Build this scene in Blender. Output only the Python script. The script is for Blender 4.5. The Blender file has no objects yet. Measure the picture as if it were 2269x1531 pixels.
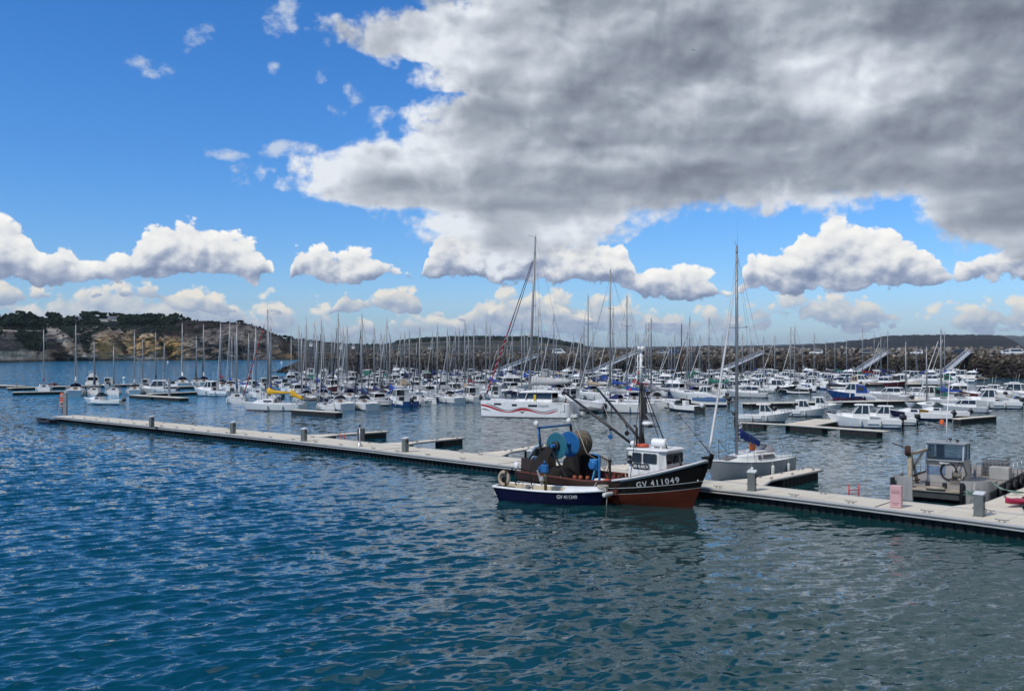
import bpy, bmesh, math, random
import numpy as np
from math import sin, cos, pi, radians, atan2, sqrt, hypot
from mathutils import Vector, Matrix

# ------------------------------------------------------------------ camera
scene = bpy.context.scene
COL = scene.collection
W, H = 2269.0, 1531.0          # size of the photograph the measures were taken from
F = 2080.0                      # focal length in those units
CX, HY = 1134.5, 778.0          # centre column, horizon row
EYE = 8.5                       # eye height over the water

cam_d = bpy.data.cameras.new("camera")
cam_d.sensor_width = 36.0
cam_d.lens = 36.0 * F / W
cam_d.shift_y = (HY - H / 2) / W
cam_d.clip_start = 0.5
cam_d.clip_end = 60000.0
cam = bpy.data.objects.new("camera", cam_d)
COL.objects.link(cam)
cam.location = (0, 0, EYE)
cam.rotation_euler = (radians(90), 0, 0)
scene.camera = cam


def P(px, py, z=0.0):
    """point of the level z that the photograph shows at px, py"""
    d = F * (EYE - z) / (py - HY)
    return Vector(((px - CX) * d / F, d, z))


def PD(px, py, d):
    """point at distance d that the photograph shows at px, py"""
    return Vector(((px - CX) * d / F, d, EYE - (py - HY) * d / F))


# ------------------------------------------------------------------ light
scene.view_settings.view_transform = 'Standard'
scene.view_settings.look = 'None'
scene.view_settings.exposure = 0.0
scene.view_settings.gamma = 1.0
scene.view_settings.use_curve_mapping = False
scene.cycles.use_denoising = True
scene.cycles.max_bounces = 5
scene.cycles.diffuse_bounces = 2
scene.cycles.glossy_bounces = 3
scene.cycles.transmission_bounces = 4
scene.cycles.volume_bounces = 0
scene.cycles.caustics_reflective = False
scene.cycles.caustics_refractive = False
scene.cycles.sample_clamp_indirect = 6.0

SUN_AZ = radians(-128.0)        # from north (+y) clockwise: behind the camera, to the left
SUN_EL = radians(46.0)
sun_d = bpy.data.lights.new("sun", 'SUN')
sun_d.energy = 3.0
sun_d.angle = radians(6.0)
sun_d.color = (1.0, 0.93, 0.82)
sun = bpy.data.objects.new("sun", sun_d)
COL.objects.link(sun)
to_sun = Vector((sin(SUN_AZ) * cos(SUN_EL), cos(SUN_AZ) * cos(SUN_EL), sin(SUN_EL)))
sun.rotation_euler = to_sun.to_track_quat('Z', 'Y').to_euler()
sun.location = (-60, -60, 80)


# ------------------------------------------------------------------ node writing helper
class E:
    """a number in a node tree; arithmetic on it adds Math nodes"""
    def __init__(s, g, v):
        s.g, s.v = g, v

    def _m(s, op, *a, clamp=False):
        return s.g.math(op, s, *a, clamp=clamp)

    def __add__(s, o): return s._m('ADD', o)
    def __radd__(s, o): return s._m('ADD', o)
    def __sub__(s, o): return s._m('SUBTRACT', o)
    def __rsub__(s, o): return s.g.math('SUBTRACT', o, s)
    def __mul__(s, o): return s._m('MULTIPLY', o)
    def __rmul__(s, o): return s._m('MULTIPLY', o)
    def __truediv__(s, o): return s._m('DIVIDE', o)
    def min(s, o): return s._m('MINIMUM', o)
    def max(s, o): return s._m('MAXIMUM', o)
    def smin(s, o, k): return s._m('SMOOTH_MIN', o, k)
    def pow(s, o): return s._m('POWER', o)
    def abs(s): return s._m('ABSOLUTE')
    def clamp(s): return s._m('ADD', 0.0, clamp=True)


class Graph:
    def __init__(s, tree):
        s.t = tree

    def node(s, kind, **kw):
        n = s.t.nodes.new(kind)
        for k, v in kw.items():
            setattr(n, k, v)
        return n

    def put(s, sock, v):
        if isinstance(v, E):
            v = v.v
        if hasattr(v, 'is_output'):
            s.t.links.new(v, sock)
        else:
            sock.default_value = v

    def math(s, op, *a, clamp=False):
        n = s.node('ShaderNodeMath', operation=op, use_clamp=clamp)
        for i, v in enumerate(a):
            s.put(n.inputs[i], v)
        return E(s, n.outputs[0])

    def smooth(s, x, lo, hi):
        n = s.node('ShaderNodeMapRange', interpolation_type='SMOOTHSTEP')
        s.put(n.inputs['Value'], x)
        s.put(n.inputs['From Min'], lo)
        s.put(n.inputs['From Max'], hi)
        return E(s, n.outputs[0])

    def lin(s, x, lo, hi, a=0.0, b=1.0):
        n = s.node('ShaderNodeMapRange')
        for k, v in (('Value', x), ('From Min', lo), ('From Max', hi), ('To Min', a), ('To Max', b)):
            s.put(n.inputs[k], v)
        return E(s, n.outputs[0])

    def comb(s, x, y, z=0.0):
        n = s.node('ShaderNodeCombineXYZ')
        for i, v in enumerate((x, y, z)):
            s.put(n.inputs[i], v)
        return n.outputs[0]

    def sep(s, v):
        n = s.node('ShaderNodeSeparateXYZ')
        s.put(n.inputs[0], v)
        return [E(s, o) for o in n.outputs]

    def noise(s, vec, scale, detail=4.0, rough=0.5, dims='3D', kind='FBM', distortion=0.0, lac=2.0):
        n = s.node('ShaderNodeTexNoise', noise_dimensions=dims, noise_type=kind)
        s.put(n.inputs['Vector'], vec)
        n.inputs['Scale'].default_value = scale
        n.inputs['Detail'].default_value = detail
        n.inputs['Roughness'].default_value = rough
        n.inputs['Lacunarity'].default_value = lac
        n.inputs['Distortion'].default_value = distortion
        return E(s, n.outputs['Fac'])

    def voronoi(s, vec, scale, detail=2.0, rough=0.5, dims='2D', smooth=0.5):
        n = s.node('ShaderNodeTexVoronoi', voronoi_dimensions=dims, feature='SMOOTH_F1' if smooth else 'F1')
        s.put(n.inputs['Vector'], vec)
        n.inputs['Scale'].default_value = scale
        n.inputs['Detail'].default_value = detail
        n.inputs['Roughness'].default_value = rough
        if smooth:
            n.inputs['Smoothness'].default_value = smooth
        return E(s, n.outputs['Distance'])

    def curve(s, x, pts):
        n = s.node('ShaderNodeFloatCurve')
        c = n.mapping.curves[0]
        pts = sorted(pts)
        c.points[0].location = pts[0]
        c.points[1].location = pts[-1]
        for p in pts[1:-1]:
            c.points.new(*p)
        for p in c.points:
            p.handle_type = 'VECTOR'
        n.mapping.update()
        s.put(n.inputs['Value'], x)
        return E(s, n.outputs[0])

    def ramp(s, x, stops, mode='LINEAR'):
        n = s.node('ShaderNodeValToRGB')
        r = n.color_ramp
        r.interpolation = mode
        while len(r.elements) < len(stops):
            r.elements.new(0.5)
        for e, (p, c) in zip(r.elements, stops):
            e.position = p
            e.color = (c[0], c[1], c[2], 1.0)
        s.put(n.inputs[0], x)
        return n.outputs[0]

    def mix(s, fac, a, b, mode='MIX'):
        n = s.node('ShaderNodeMix', data_type='RGBA', blend_type=mode)
        s.put(n.inputs[0], fac)
        s.put(n.inputs[6], a if hasattr(a, 'is_output') else (a[0], a[1], a[2], 1.0))
        s.put(n.inputs[7], b if hasattr(b, 'is_output') else (b[0], b[1], b[2], 1.0))
        return n.outputs[2]


def L(r, g, b):
    """sRGB 0-255 to linear"""
    return tuple(((c / 255) / 12.92 if c / 255 <= 0.04045 else ((c / 255 + 0.055) / 1.055) ** 2.4) for c in (r, g, b))


# ------------------------------------------------------------------ sky: clear air with three decks of cloud
world = bpy.data.worlds.new("World")
scene.world = world
world.use_nodes = True
wt = world.node_tree
wt.nodes.clear()
g = Graph(wt)
SKY_STRENGTH = 0.1


def sky_nodes():
    tex = g.node('ShaderNodeTexCoord')
    x, y, z = g.sep(tex.outputs['Generated'])
    az = g.math('ARCTAN2', x, y) * (180 / pi)
    el = g.math('ARCSINE', z.max(-1).min(1)) * (180 / pi)
    el = el.max(0.0)
    uu = g.lin(az, -60, 60)

    def pa(px):
        return math.degrees(math.atan((px - CX) / F))

    def pe(px, py):
        a = math.atan((px - CX) / F)
        return math.degrees(math.atan((HY - py) / F * cos(a)))

    def prof(pts):
        """polyline of photograph points -> elevation as a function of azimuth"""
        return g.curve(uu, [((pa(px) + 60) / 120, pe(px, py) / 45.0) for px, py in pts]) * 45.0

    # the air
    st = g.node('ShaderNodeTexSky', sky_type='NISHITA')
    st.sun_disc = False
    st.sun_elevation = SUN_EL
    st.sun_rotation = SUN_AZ
    st.altitude = 10
    st.air_density = 1.0
    st.dust_density = 0.6
    st.ozone_density = 2.5
    hs = g.node('ShaderNodeHueSaturation')
    hs.inputs['Saturation'].default_value = 1.25
    hs.inputs['Value'].default_value = SKY_VALUE
    wt.links.new(st.outputs[0], hs.inputs['Color'])
    tint = g.ramp(g.lin(el, 0, 30), [(0.0, (0.78, 1.02, 1.55)), (0.14, (0.74, 1.03, 1.50)), (0.35, (0.66, 1.05, 1.50)), (0.65, (0.60, 1.06, 1.50)), (1.0, (0.48, 0.98, 1.45))])
    air = g.mix(1.0, hs.outputs[0], tint, 'MULTIPLY')

    # noise shared by the layers (degrees as unit, stretched a little sideways)
    p = g.comb(az, el * 1.25)
    warp = g.noise(p, 0.22, 2, 0.5, '2D')
    px_ = az + (warp - 0.5) * 1.2
    q = g.comb(px_, el * 1.25 + (warp - 0.5) * 0.8)
    fb = g.noise(q, 0.26, 8, 0.56, '2D') - 0.5
    puff = 1.0 - g.voronoi(q, 0.55, 2.8, 0.55, smooth=0.3)
    q2 = g.comb(px_ - 0.3, el * 1.25 + 0.5 + (warp - 0.5) * 0.8)
    puff2 = 1.0 - g.voronoi(q2, 0.55, 1.8, 0.5, smooth=0.45)
    fine = g.noise(q, 1.1, 5, 0.6, '2D') - 0.5
    fb2 = g.noise(q2, 0.26, 4, 0.5, '2D') - 0.5
    lit = (puff - puff2) * 0.42 + (fb - fb2) * 1.0

    K = 10.0   # cloud colours are display values; the background strength is 0.1

    def stops(lst):
        return [(p_, tuple(c * K * 0.1 / SKY_STRENGTH for c in L(*rgb))) for p_, rgb in lst]

    cum = stops([(0.0, (128, 143, 172)), (0.2, (156, 168, 192)), (0.4, (196, 203, 215)), (0.6, (230, 232, 234)), (1.0, (253, 252, 248))])
    low = stops([(0.0, (142, 160, 188)), (0.35, (168, 182, 202)), (0.65, (202, 208, 214)), (1.0, (236, 232, 222))])
    deck = stops([(0.0, (104, 112, 127)), (0.25, (130, 138, 152)), (0.5, (157, 165, 178)), (0.75, (193, 200, 211)), (1.0, (231, 236, 243))])

    def layer(col, bottom, top, sb, stp, a_f, a_p, w, stopset, k0, k1, k2, amount=1.0, bias=0.0):
        b = prof(bottom)
        t = prof(top)
        s_ = ((el - b) / sb).min((t - el) / stp)
        d = s_ + fb * a_f + (puff - 0.52) * a_p + fine * 0.8 + bias
        al = g.smooth(d, 0.0, w)
        if amount != 1.0:
            al = al * amount
        vn = ((el - b) / (t - b).max(0.3)).max(0).min(1)
        v = (vn * k1 + lit * k2 + k0).clamp()
        return g.mix(al, col, g.ramp(v, stopset))

    col = air
    # thin milky air low over the land
    veil = g.smooth(el, 4.5, 0.0) * (g.noise(g.comb(az, el * 6.0), 0.10, 6, 0.6, '2D') * 2.6 - 0.95).clamp() * 0.75
    col = g.mix(veil, col, tuple(c * K * 0.1 / SKY_STRENGTH for c in L(190, 208, 228)))
    # far small cumulus near the horizon
    col = layer(col,
                [(-2600, 745), (0, 740), (480, 735), (690, 742), (940, 738), (1080, 745), (1250, 742), (1620, 735), (1700, 720), (2030, 720), (2060, 735), (2269, 730), (5000, 735)],
                [(-2600, 700), (-200, 640), (60, 660), (160, 642), (330, 622), (430, 650), (520, 662), (560, 690), (720, 690), (760, 712), (860, 700), (1010, 715), (1075, 655), (1200, 645), (1330, 650), (1450, 690), (1560, 690), (1700, 660), (1760, 650), (1900, 660), (2010, 690), (2060, 710), (2200, 665), (2290, 670), (5000, 660)],
                1.0, 1.5, 2.2, 1.4, 0.55, low, 0.20, 0.75, 1.0, 0.92, 0.62)
    col = layer(col,
                [(-3000, 660), (-60, 690), (240, 645), (400, 690), (480, 692), (520, 690), (600, 690), (730, 697), (750, 693), (930, 693), (945, 690), (1100, 720), (1290, 715), (1600, 720), (5000, 720)],
                [(-3000, 560), (-60, 600), (80, 640), (200, 670), (330, 625), (500, 665), (530, 700), (700, 710), (738, 690), (760, 640), (800, 652), (850, 650), (885, 640), (930, 655), (942, 700), (1070, 720), (1100, 670), (1200, 650), (1270, 690), (1340, 720), (5000, 735)],
                0.5, 0.75, 1.5, 1.15, 0.34, low, 0.20, 0.9, 1.15, 1.0, 0.45)
    # the row of cumulus across the middle
    col = layer(col,
                [(-3000, 560), (-200, 615), (0, 625), (150, 640), (300, 618), (480, 625), (560, 640), (600, 610), (640, 630), (700, 634), (790, 634), (880, 612), (960, 612), (1060, 630), (1400, 640), (1420, 660), (1560, 672), (1600, 660), (1660, 650), (1760, 655), (2000, 640), (2269, 620), (5000, 600)],
                [(-3000, 430), (-150, 470), (0, 486), (60, 482), (95, 560), (145, 512), (190, 575), (235, 560), (280, 560), (330, 500), (400, 482), (460, 490), (520, 505), (570, 535), (605, 580), (618, 640), (634, 640), (650, 552), (720, 545), (790, 545), (830, 560), (880, 576), (892, 600), (930, 630), (950, 540), (1000, 500), (1100, 490), (1200, 500), (1260, 530), (1330, 535), (1400, 555), (1412, 600), (1460, 582), (1560, 592), (1604, 640), (1640, 650), (1655, 550), (1700, 575), (1765, 518), (1850, 492), (1950, 498), (2030, 530), (2110, 590), (2180, 545), (2269, 540), (2600, 400), (5000, 300)],
                0.55, 0.8, 1.55, 1.25, 0.32, cum, 0.10, 0.95, 1.0, 1.0, 0.3)
    # the great grey deck: left edge as a function of height, flat base
    left = g.curve(g.lin(el, 0, 45), [(pe(900, py) / 45.0, (pa(px) + 60) / 120) for px, py in
                   [(1300, 660), (1050, 636), (975, 600), (960, 560), (880, 520), (800, 500), (840, 470), (650, 448), (548, 425), (540, 385), (640, 338), (720, 325), (790, 300), (790, 240), (850, 195), (950, 205), (880, 170), (860, 140), (700, 115), (660, 85), (700, 50), (850, 5), (830, -60), (1010, -250), (1330, -600), (1750, -1400)]]) * 120.0 - 60.0
    base = prof([(-3000, 660), (900, 640), (1050, 638), (1130, 632), (1250, 600), (1330, 560), (1420, 530), (1500, 505), (1700, 492), (1900, 478), (2010, 480), (2060, 520), (2110, 590), (2269, 604), (3000, 560), (5000, 500)])
    # long flat streaks, as a deck seen from below
    s1 = g.comb(az * 0.22 + el * 0.06, el * 1.1)
    streak = g.noise(s1, 0.5, 4, 0.5, '2D') - 0.5
    up = g.smooth(el, 19.0, 34.0)                             # overhead the bank thins out gradually towards the open sky
    s = ((az - left) / (up * 11.0 + 2.2)).min((el - base) / 0.8)
    d = s + fb * (3.6 - up * 2.9) + (puff - 0.52) * (1.3 - up * 1.0) + fine * (0.9 - up * 0.6)
    al = g.smooth(d, -0.15, 1.25)
    edge = g.smooth(s + fb * 5.0 + (puff - 0.5) * 1.8, 4.2, 0.0)    # thin, lit rim on the open side
    qb = g.comb(az + (warp - 0.5) * 3.0 + 40, el * 1.7 + (warp - 0.5) * 2.0)
    big = g.noise(qb, 0.13, 7, 0.52, '2D') - 0.5
    bil = 1.0 - g.voronoi(qb, 0.20, 2.0, 0.5, smooth=0.6)
    qc = g.comb(az + (warp - 0.5) * 3.0 + 39.2, el * 1.7 + (warp - 0.5) * 2.0 + 1.3)
    bil2 = 1.0 - g.voronoi(qc, 0.20, 2.0, 0.5, smooth=0.6)
    billow = bil - bil2
    low_ = g.smooth(el, 12.5, 7.0)
    dark = g.smooth(az + (el - 12.0) * 0.9, -4.0, 30.0)
    v = edge * 0.28 + lit * (0.30 - low_ * 0.2 + edge * 0.45) + billow * (0.30 - low_ * 0.2) + big * (0.85 - low_ * 0.3) + streak * (0.06 + low_ * 0.6) - dark * 0.12 + 0.57 + g.smooth(el, 21.0, 34.0) * 0.28
    # the broad light and dark fields of this particular bank
    for (cx_, cy_, rx, ry, amt) in [(1080, 120, 210, 100, 0.26), (1900, 175, 170, 75, 0.34), (1430, 345, 260, 22, 0.22), (900, 250, 110, 70, 0.28), (1230, 250, 260, 80, -0.08), (1480, 60, 150, 70, -0.10), (2160, 60, 260, 80, -0.08), (2230, 420, 170, 70, -0.20), (700, 370, 150, 55, 0.25), (900, 350, 110, 40, 0.18), (1120, 400, 300, 30, -0.10), (1700, 400, 420, 30, -0.14), (1900, 445, 260, 16, 0.12), (1130, 510, 160, 40, 0.2), (1080, 590, 120, 40, 0.22)]:
        k = pa(CX + 1)
        da = (az - pa(cx_)) / (rx * k)
        de = (el - pe(cx_, cy_)) / (ry * k)
        r2 = da * da + de * de + fb * 1.6
        v = v + g.smooth(r2, 1.9, 0.0) * amt
    v = v.clamp()
    col = g.mix(al, col, g.ramp(v, deck))
    # right of the frame a second bank in front
    # fibres of thin cloud in the blue
    wn = g.noise(g.comb(az * 0.8 + el * 0.5, el * 1.2 - az * 0.35), 0.5, 7, 0.62, '2D')
    spots = None
    for (cx_, cy_, rx, ry, sl) in [(430, 85, 45, 28, 0.5), (340, 152, 55, 26, -0.1), (712, 166, 36, 20, 0.2), (620, 45, 60, 40, 0.3), (500, 342, 60, 14, -0.1), (605, 148, 18, 22, 0.0), (790, 205, 30, 30, 0.0), (640, 335, 70, 24, 0.1)]:
        a0, e0 = pa(cx_), pe(cx_, cy_)
        k = pa(CX + 1)
        da = (az - a0) / (rx * k)
        de = (el - e0 - (az - a0) * sl) / (ry * k)
        s_ = 1.0 - (da * da + de * de)
        spots = s_ if spots is None else spots.max(s_)
    wa = g.smooth(spots * 0.5 + (wn - 0.5) * 2.4, 0.15, 0.9) * g.smooth(spots, -2.0, 0.2) * 0.72
    col = g.mix(wa, col, tuple(c * K * 0.1 / SKY_STRENGTH for c in L(214, 222, 232)))
    bg = g.node('ShaderNodeBackground')
    wt.links.new(col, bg.inputs['Color'])
    bg.inputs['Strength'].default_value = SKY_STRENGTH
    out = g.node('ShaderNodeOutputWorld')
    wt.links.new(bg.outputs[0], out.inputs['Surface'])


SKY_VALUE = 1.0
SKY_TINT = (1.0, 1.0, 1.0)
sky_nodes()
world.cycles.sampling_method = 'MANUAL'
world.cycles.sample_map_resolution = 512

# ------------------------------------------------------------------ mesh helpers
def vec(a):
    return Vector(a)


class MB:
    """collects shapes; build() links them as ONE mesh object"""
    def __init__(s):
        s.v, s.f, s.m, s.s = [], [], [], []

    def add(s, verts, faces, mat=0, smooth=False):
        o = len(s.v)
        s.v.extend([tuple(p) for p in verts])
        for f in faces:
            s.f.append(tuple(o + i for i in f))
            s.m.append(mat)
            s.s.append(smooth)
        return o

    def loft(s, rings, mat=0, closed=True, cap0=False, cap1=False, smooth=True, mats=None):
        n = len(rings[0])
        o = len(s.v)
        for r in rings:
            s.v.extend([tuple(p) for p in r])
        k = n if closed else n - 1
        for i in range(len(rings) - 1):
            for j in range(k):
                a = o + i * n + j
                b = o + i * n + (j + 1) % n
                s.f.append((a, b, b + n, a + n))
                s.m.append(mats[j] if mats else mat)
                s.s.append(smooth)
        if cap0:
            s.f.append(tuple(o + j for j in reversed(range(n))))
            s.m.append(mat)
            s.s.append(False)
        if cap1:
            q = o + (len(rings) - 1) * n
            s.f.append(tuple(q + j for j in range(n)))
            s.m.append(mat)
            s.s.append(False)

    def box(s, c, size, mat=0, rot=None, bev=0.0, yaw=0.0):
        hx, hy, hz = (d / 2 for d in size)
        b = min(bev, hx * 0.9, hy * 0.9, hz * 0.9)
        c = Vector(c)
        R = rot if rot is not None else (Matrix.Rotation(yaw, 3, 'Z') if yaw else None)

        def T(p):
            p = Vector(p)
            return c + (R @ p if R is not None else p)
        if b <= 0:
            vs = [T((x, y, z)) for x in (-hx, hx) for y in (-hy, hy) for z in (-hz, hz)]
            fs = [(0, 1, 3, 2), (4, 6, 7, 5), (0, 4, 5, 1), (2, 3, 7, 6), (0, 2, 6, 4), (1, 5, 7, 3)]
            s.add(vs, fs, mat)
            return
        vs, idx = [], {}
        for sx in (-1, 1):
            for sy in (-1, 1):
                for sz in (-1, 1):
                    for ax in range(3):
                        q = [sx * (hx - b), sy * (hy - b), sz * (hz - b)]
                        q[ax] = (sx * hx, sy * hy, sz * hz)[ax]
                        idx[(sx, sy, sz, ax)] = len(vs)
                        vs.append(T(q))
        fs = []
        for ax in range(3):
            o1, o2 = [(1, 2), (2, 0), (0, 1)][ax]
            for sg in (-1, 1):
                loop = []
                for a, bb in ((-1, -1), (1, -1), (1, 1), (-1, 1)):
                    k = [0, 0, 0]
                    k[ax], k[o1], k[o2] = sg, a, bb
                    loop.append(idx[(k[0], k[1], k[2], ax)])
                fs.append(tuple(loop if sg > 0 else reversed(loop)))
        for ax in range(3):
            o1, o2 = [(1, 2), (2, 0), (0, 1)][ax]
            for a in (-1, 1):
                for bb in (-1, 1):
                    k0, k1 = [0, 0, 0], [0, 0, 0]
                    k0[ax], k0[o1], k0[o2] = -1, a, bb
                    k1[ax], k1[o1], k1[o2] = 1, a, bb
                    q = (idx[(*k0, o1)], idx[(*k1, o1)], idx[(*k1, o2)], idx[(*k0, o2)])
                    fs.append(q if a * bb > 0 else tuple(reversed(q)))
        for sx in (-1, 1):
            for sy in (-1, 1):
                for sz in (-1, 1):
                    t = (idx[(sx, sy, sz, 0)], idx[(sx, sy, sz, 1)], idx[(sx, sy, sz, 2)])
                    fs.append(t if sx * sy * sz > 0 else tuple(reversed(t)))
        s.add(vs, fs, mat)

    def frame_at(s, p, q):
        d = (Vector(q) - Vector(p))
        d.normalize()
        up = Vector((0, 0, 1)) if abs(d.z) < 0.9 else Vector((1, 0, 0))
        a = d.cross(up).normalized()
        return d, a, a.cross(d)

    def bar(s, p, q, w, h, mat=0, bev=0.0):
        p, q = Vector(p), Vector(q)
        d, a, b = s.frame_at(p, q)
        R = Matrix((d, a, b)).transposed()
        s.box((p + q) / 2, ((q - p).length, w, h), mat, rot=R, bev=bev)

    def tube(s, pts, r, n=6, mat=0, cap=True, smooth=True, closed=False):
        pts = [Vector(p) for p in pts]
        rs = r if isinstance(r, (list, tuple)) else [r] * len(pts)
        rings = []
        prev = None
        for i, p in enumerate(pts):
            if closed:
                d = (pts[(i + 1) % len(pts)] - pts[i - 1]).normalized()
            else:
                d = (pts[min(i + 1, len(pts) - 1)] - pts[max(i - 1, 0)]).normalized()
            if prev is None:
                up = Vector((0, 0, 1)) if abs(d.z) < 0.9 else Vector((1, 0, 0))
                a = d.cross(up).normalized()
            else:
                a = (prev - d * prev.dot(d)).normalized()
            prev = a
            b = d.cross(a)
            rings.append([p + a * (rs[i] * cos(2 * pi * k / n)) + b * (rs[i] * sin(2 * pi * k / n)) for k in range(n)])
        if closed:
            rings.append(rings[0])
        s.loft(rings, mat, True, cap and not closed, cap and not closed, smooth)

    def lathe(s, prof, n=16, origin=(0, 0, 0), axis=(0, 0, 1), mat=0, smooth=True, mats=None, cap=True):
        ax = Vector(axis).normalized()
        up = Vector((0, 0, 1)) if abs(ax.z) < 0.9 else Vector((1, 0, 0))
        a = ax.cross(up).normalized()
        b = ax.cross(a)
        o = Vector(origin)
        rings = [[o + ax * z + a * (r * cos(2 * pi * k / n)) + b * (r * sin(2 * pi * k / n)) for k in range(n)] for r, z in prof]
        for i in range(len(rings) - 1):
            s.loft(rings[i:i + 2], mats[i] if mats else mat, True, cap and i == 0, cap and i == len(rings) - 2, smooth)

    def ball(s, c, r, n=10, mat=0, sc=(1, 1, 1)):
        c = Vector(c)
        m = max(4, n // 2)
        rings = []
        for i in range(m + 1):
            t = pi * i / m
            rr = max(sin(t), 0.001)
            rings.append([c + Vector((r * sc[0] * rr * cos(2 * pi * k / n), r * sc[1] * rr * sin(2 * pi * k / n), -r * sc[2] * cos(t))) for k in range(n)])
        s.loft(rings, mat, True, False, False, True)

    def torus(s, c, axis, R, r, n=20, k=8, mat=0):
        c = Vector(c)
        ax = Vector(axis).normalized()
        up = Vector((0, 0, 1)) if abs(ax.z) < 0.9 else Vector((1, 0, 0))
        a = ax.cross(up).normalized()
        b = ax.cross(a)
        s.tube([c + a * (R * cos(2 * pi * i / n)) + b * (R * sin(2 * pi * i / n)) for i in range(n)], r, k, mat, closed=True)

    def prism(s, poly, z0, z1, mat=0, mat_side=None):
        n = len(poly)
        vs = [(x, y, z0) for x, y in poly] + [(x, y, z1) for x, y in poly]
        s.add(vs, [tuple(reversed(range(n))), tuple(range(n, 2 * n))], mat)
        s.add(vs, [(i, (i + 1) % n, (i + 1) % n + n, i + n) for i in range(n)], mat if mat_side is None else mat_side)

    def plate(s, pts, th, mat=0):
        """flat polygon in space with a thickness"""
        pts = [Vector(p) for p in pts]
        nrm = (pts[1] - pts[0]).cross(pts[2] - pts[0]).normalized() * (th / 2)
        n = len(pts)
        vs = [p - nrm for p in pts] + [p + nrm for p in pts]
        s.add(vs, [tuple(reversed(range(n))), tuple(range(n, 2 * n))] + [(i, (i + 1) % n, (i + 1) % n + n, i + n) for i in range(n)], mat)

    def build(s, name, mats, parent=None, weld=False):
        me = bpy.data.meshes.new(name)
        me.from_pydata(s.v, [], s.f)
        if not isinstance(mats, (list, tuple)):
            mats = [mats]
        for m in mats:
            me.materials.append(m)
        me.polygons.foreach_set('material_index', s.m)
        me.polygons.foreach_set('use_smooth', s.s)
        me.update()
        bm = bmesh.new()
        bm.from_mesh(me)
        if weld:
            bmesh.ops.remove_doubles(bm, verts=bm.verts, dist=1e-4)
        bmesh.ops.recalc_face_normals(bm, faces=bm.faces)
        bm.to_mesh(me)
        bm.free()
        o = bpy.data.objects.new(name, me)
        COL.objects.link(o)
        if parent is not None:
            o.parent = parent
        return o


def np_mesh(name, verts, faces, mats, parent=None, smooth=True, attr=None, mat_index=None):
    me = bpy.data.meshes.new(name)
    verts = np.asarray(verts, np.float32)
    faces = np.asarray(faces, np.int32)
    me.vertices.add(len(verts))
    me.vertices.foreach_set('co', verts.ravel())
    k = faces.shape[1]
    me.loops.add(faces.size)
    me.loops.foreach_set('vertex_index', faces.ravel())
    me.polygons.add(len(faces))
    me.polygons.foreach_set('loop_start', np.arange(0, faces.size, k, dtype=np.int32))
    me.polygons.foreach_set('loop_total', np.full(len(faces), k, np.int32))
    for m in (mats if isinstance(mats, (list, tuple)) else [mats]):
        me.materials.append(m)
    if mat_index is not None:
        me.polygons.foreach_set('material_index', np.asarray(mat_index, np.int32))
    me.polygons.foreach_set('use_smooth', np.full(len(faces), smooth, bool))
    if attr is not None:
        for an, arr in attr.items():
            at = me.attributes.new(an, 'FLOAT_COLOR', 'POINT')
            a4 = np.ones((len(verts), 4), np.float32)
            a4[:, :3] = arr
            at.data.foreach_set('color', a4.ravel())
    me.update()
    me.validate()
    o = bpy.data.objects.new(name, me)
    COL.objects.link(o)
    if parent is not None:
        o.parent = parent
    return o


def grid_faces(nu, nv):
    i = np.arange(nu - 1)[:, None] * nv + np.arange(nv - 1)[None, :]
    i = i.ravel()
    return np.stack([i, i + nv, i + nv + 1, i + 1], 1)


def empty(name, loc=(0, 0, 0), yaw=0.0):
    o = bpy.data.objects.new(name, None)
    COL.objects.link(o)
    o.location = loc
    o.rotation_euler = (0, 0, yaw)
    o.empty_display_size = 0.5
    return o


def tag(o, label, cat, group=None, kind=None):
    o['label'] = label
    if cat:
        o['category'] = cat
    if group:
        o['group'] = group
    if kind:
        o['kind'] = kind
    return o


def copy_tree(o, parent=None):
    c = o.copy()
    COL.objects.link(c)
    if parent is not None:
        c.parent = parent
    for ch in list(o.children):
        copy_tree(ch, c)
    return c


# numpy noise -------------------------------------------------------
def hashn(ix, iy, iz, seed):
    h = (ix * 374761393 + iy * 668265263 + iz * 1440662683 + seed * 1274126177) & 0x7fffffff
    h = ((h ^ (h >> 13)) * 1103515245) & 0x7fffffff
    h = ((h ^ (h >> 16)) * 69069 + 12345) & 0x7fffffff
    return ((h ^ (h >> 11)) & 0xffff) / 65535.0


def vnoise(x, y, z=None, seed=0):
    x = np.asarray(x, float)
    y = np.asarray(y, float)
    z = np.zeros_like(x) if z is None else np.asarray(z, float)
    ix, iy, iz = (np.floor(a).astype(np.int64) for a in (x, y, z))
    fx, fy, fz = x - ix, y - iy, z - iz
    fx, fy, fz = (t * t * t * (t * (t * 6 - 15) + 10) for t in (fx, fy, fz))
    r = 0
    for dx in (0, 1):
        for dy in (0, 1):
            for dz in (0, 1):
                w = (fx if dx else 1 - fx) * (fy if dy else 1 - fy) * (fz if dz else 1 - fz)
                r = r + w * hashn(ix + dx, iy + dy, iz + dz, seed)
    return r


def fbm(x, y, z=None, oct=5, seed=0, gain=0.5):
    a, s, t = 1.0, 0.0, 0.0
    for o in range(oct):
        s = s + a * vnoise(x * 2 ** o, y * 2 ** o, None if z is None else z * 2 ** o, seed + o * 17)
        t += a
        a *= gain
    return s / t


def ico(sub=1):
    bm = bmesh.new()
    bmesh.ops.create_icosphere(bm, subdivisions=sub, radius=1.0)
    v = np.array([p.co[:] for p in bm.verts])
    bm.verts.index_update()
    f = np.array([[q.index for q in p.verts] for p in bm.faces])
    bm.free()
    return v, f


# ------------------------------------------------------------------ materials
MATS = {}


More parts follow.
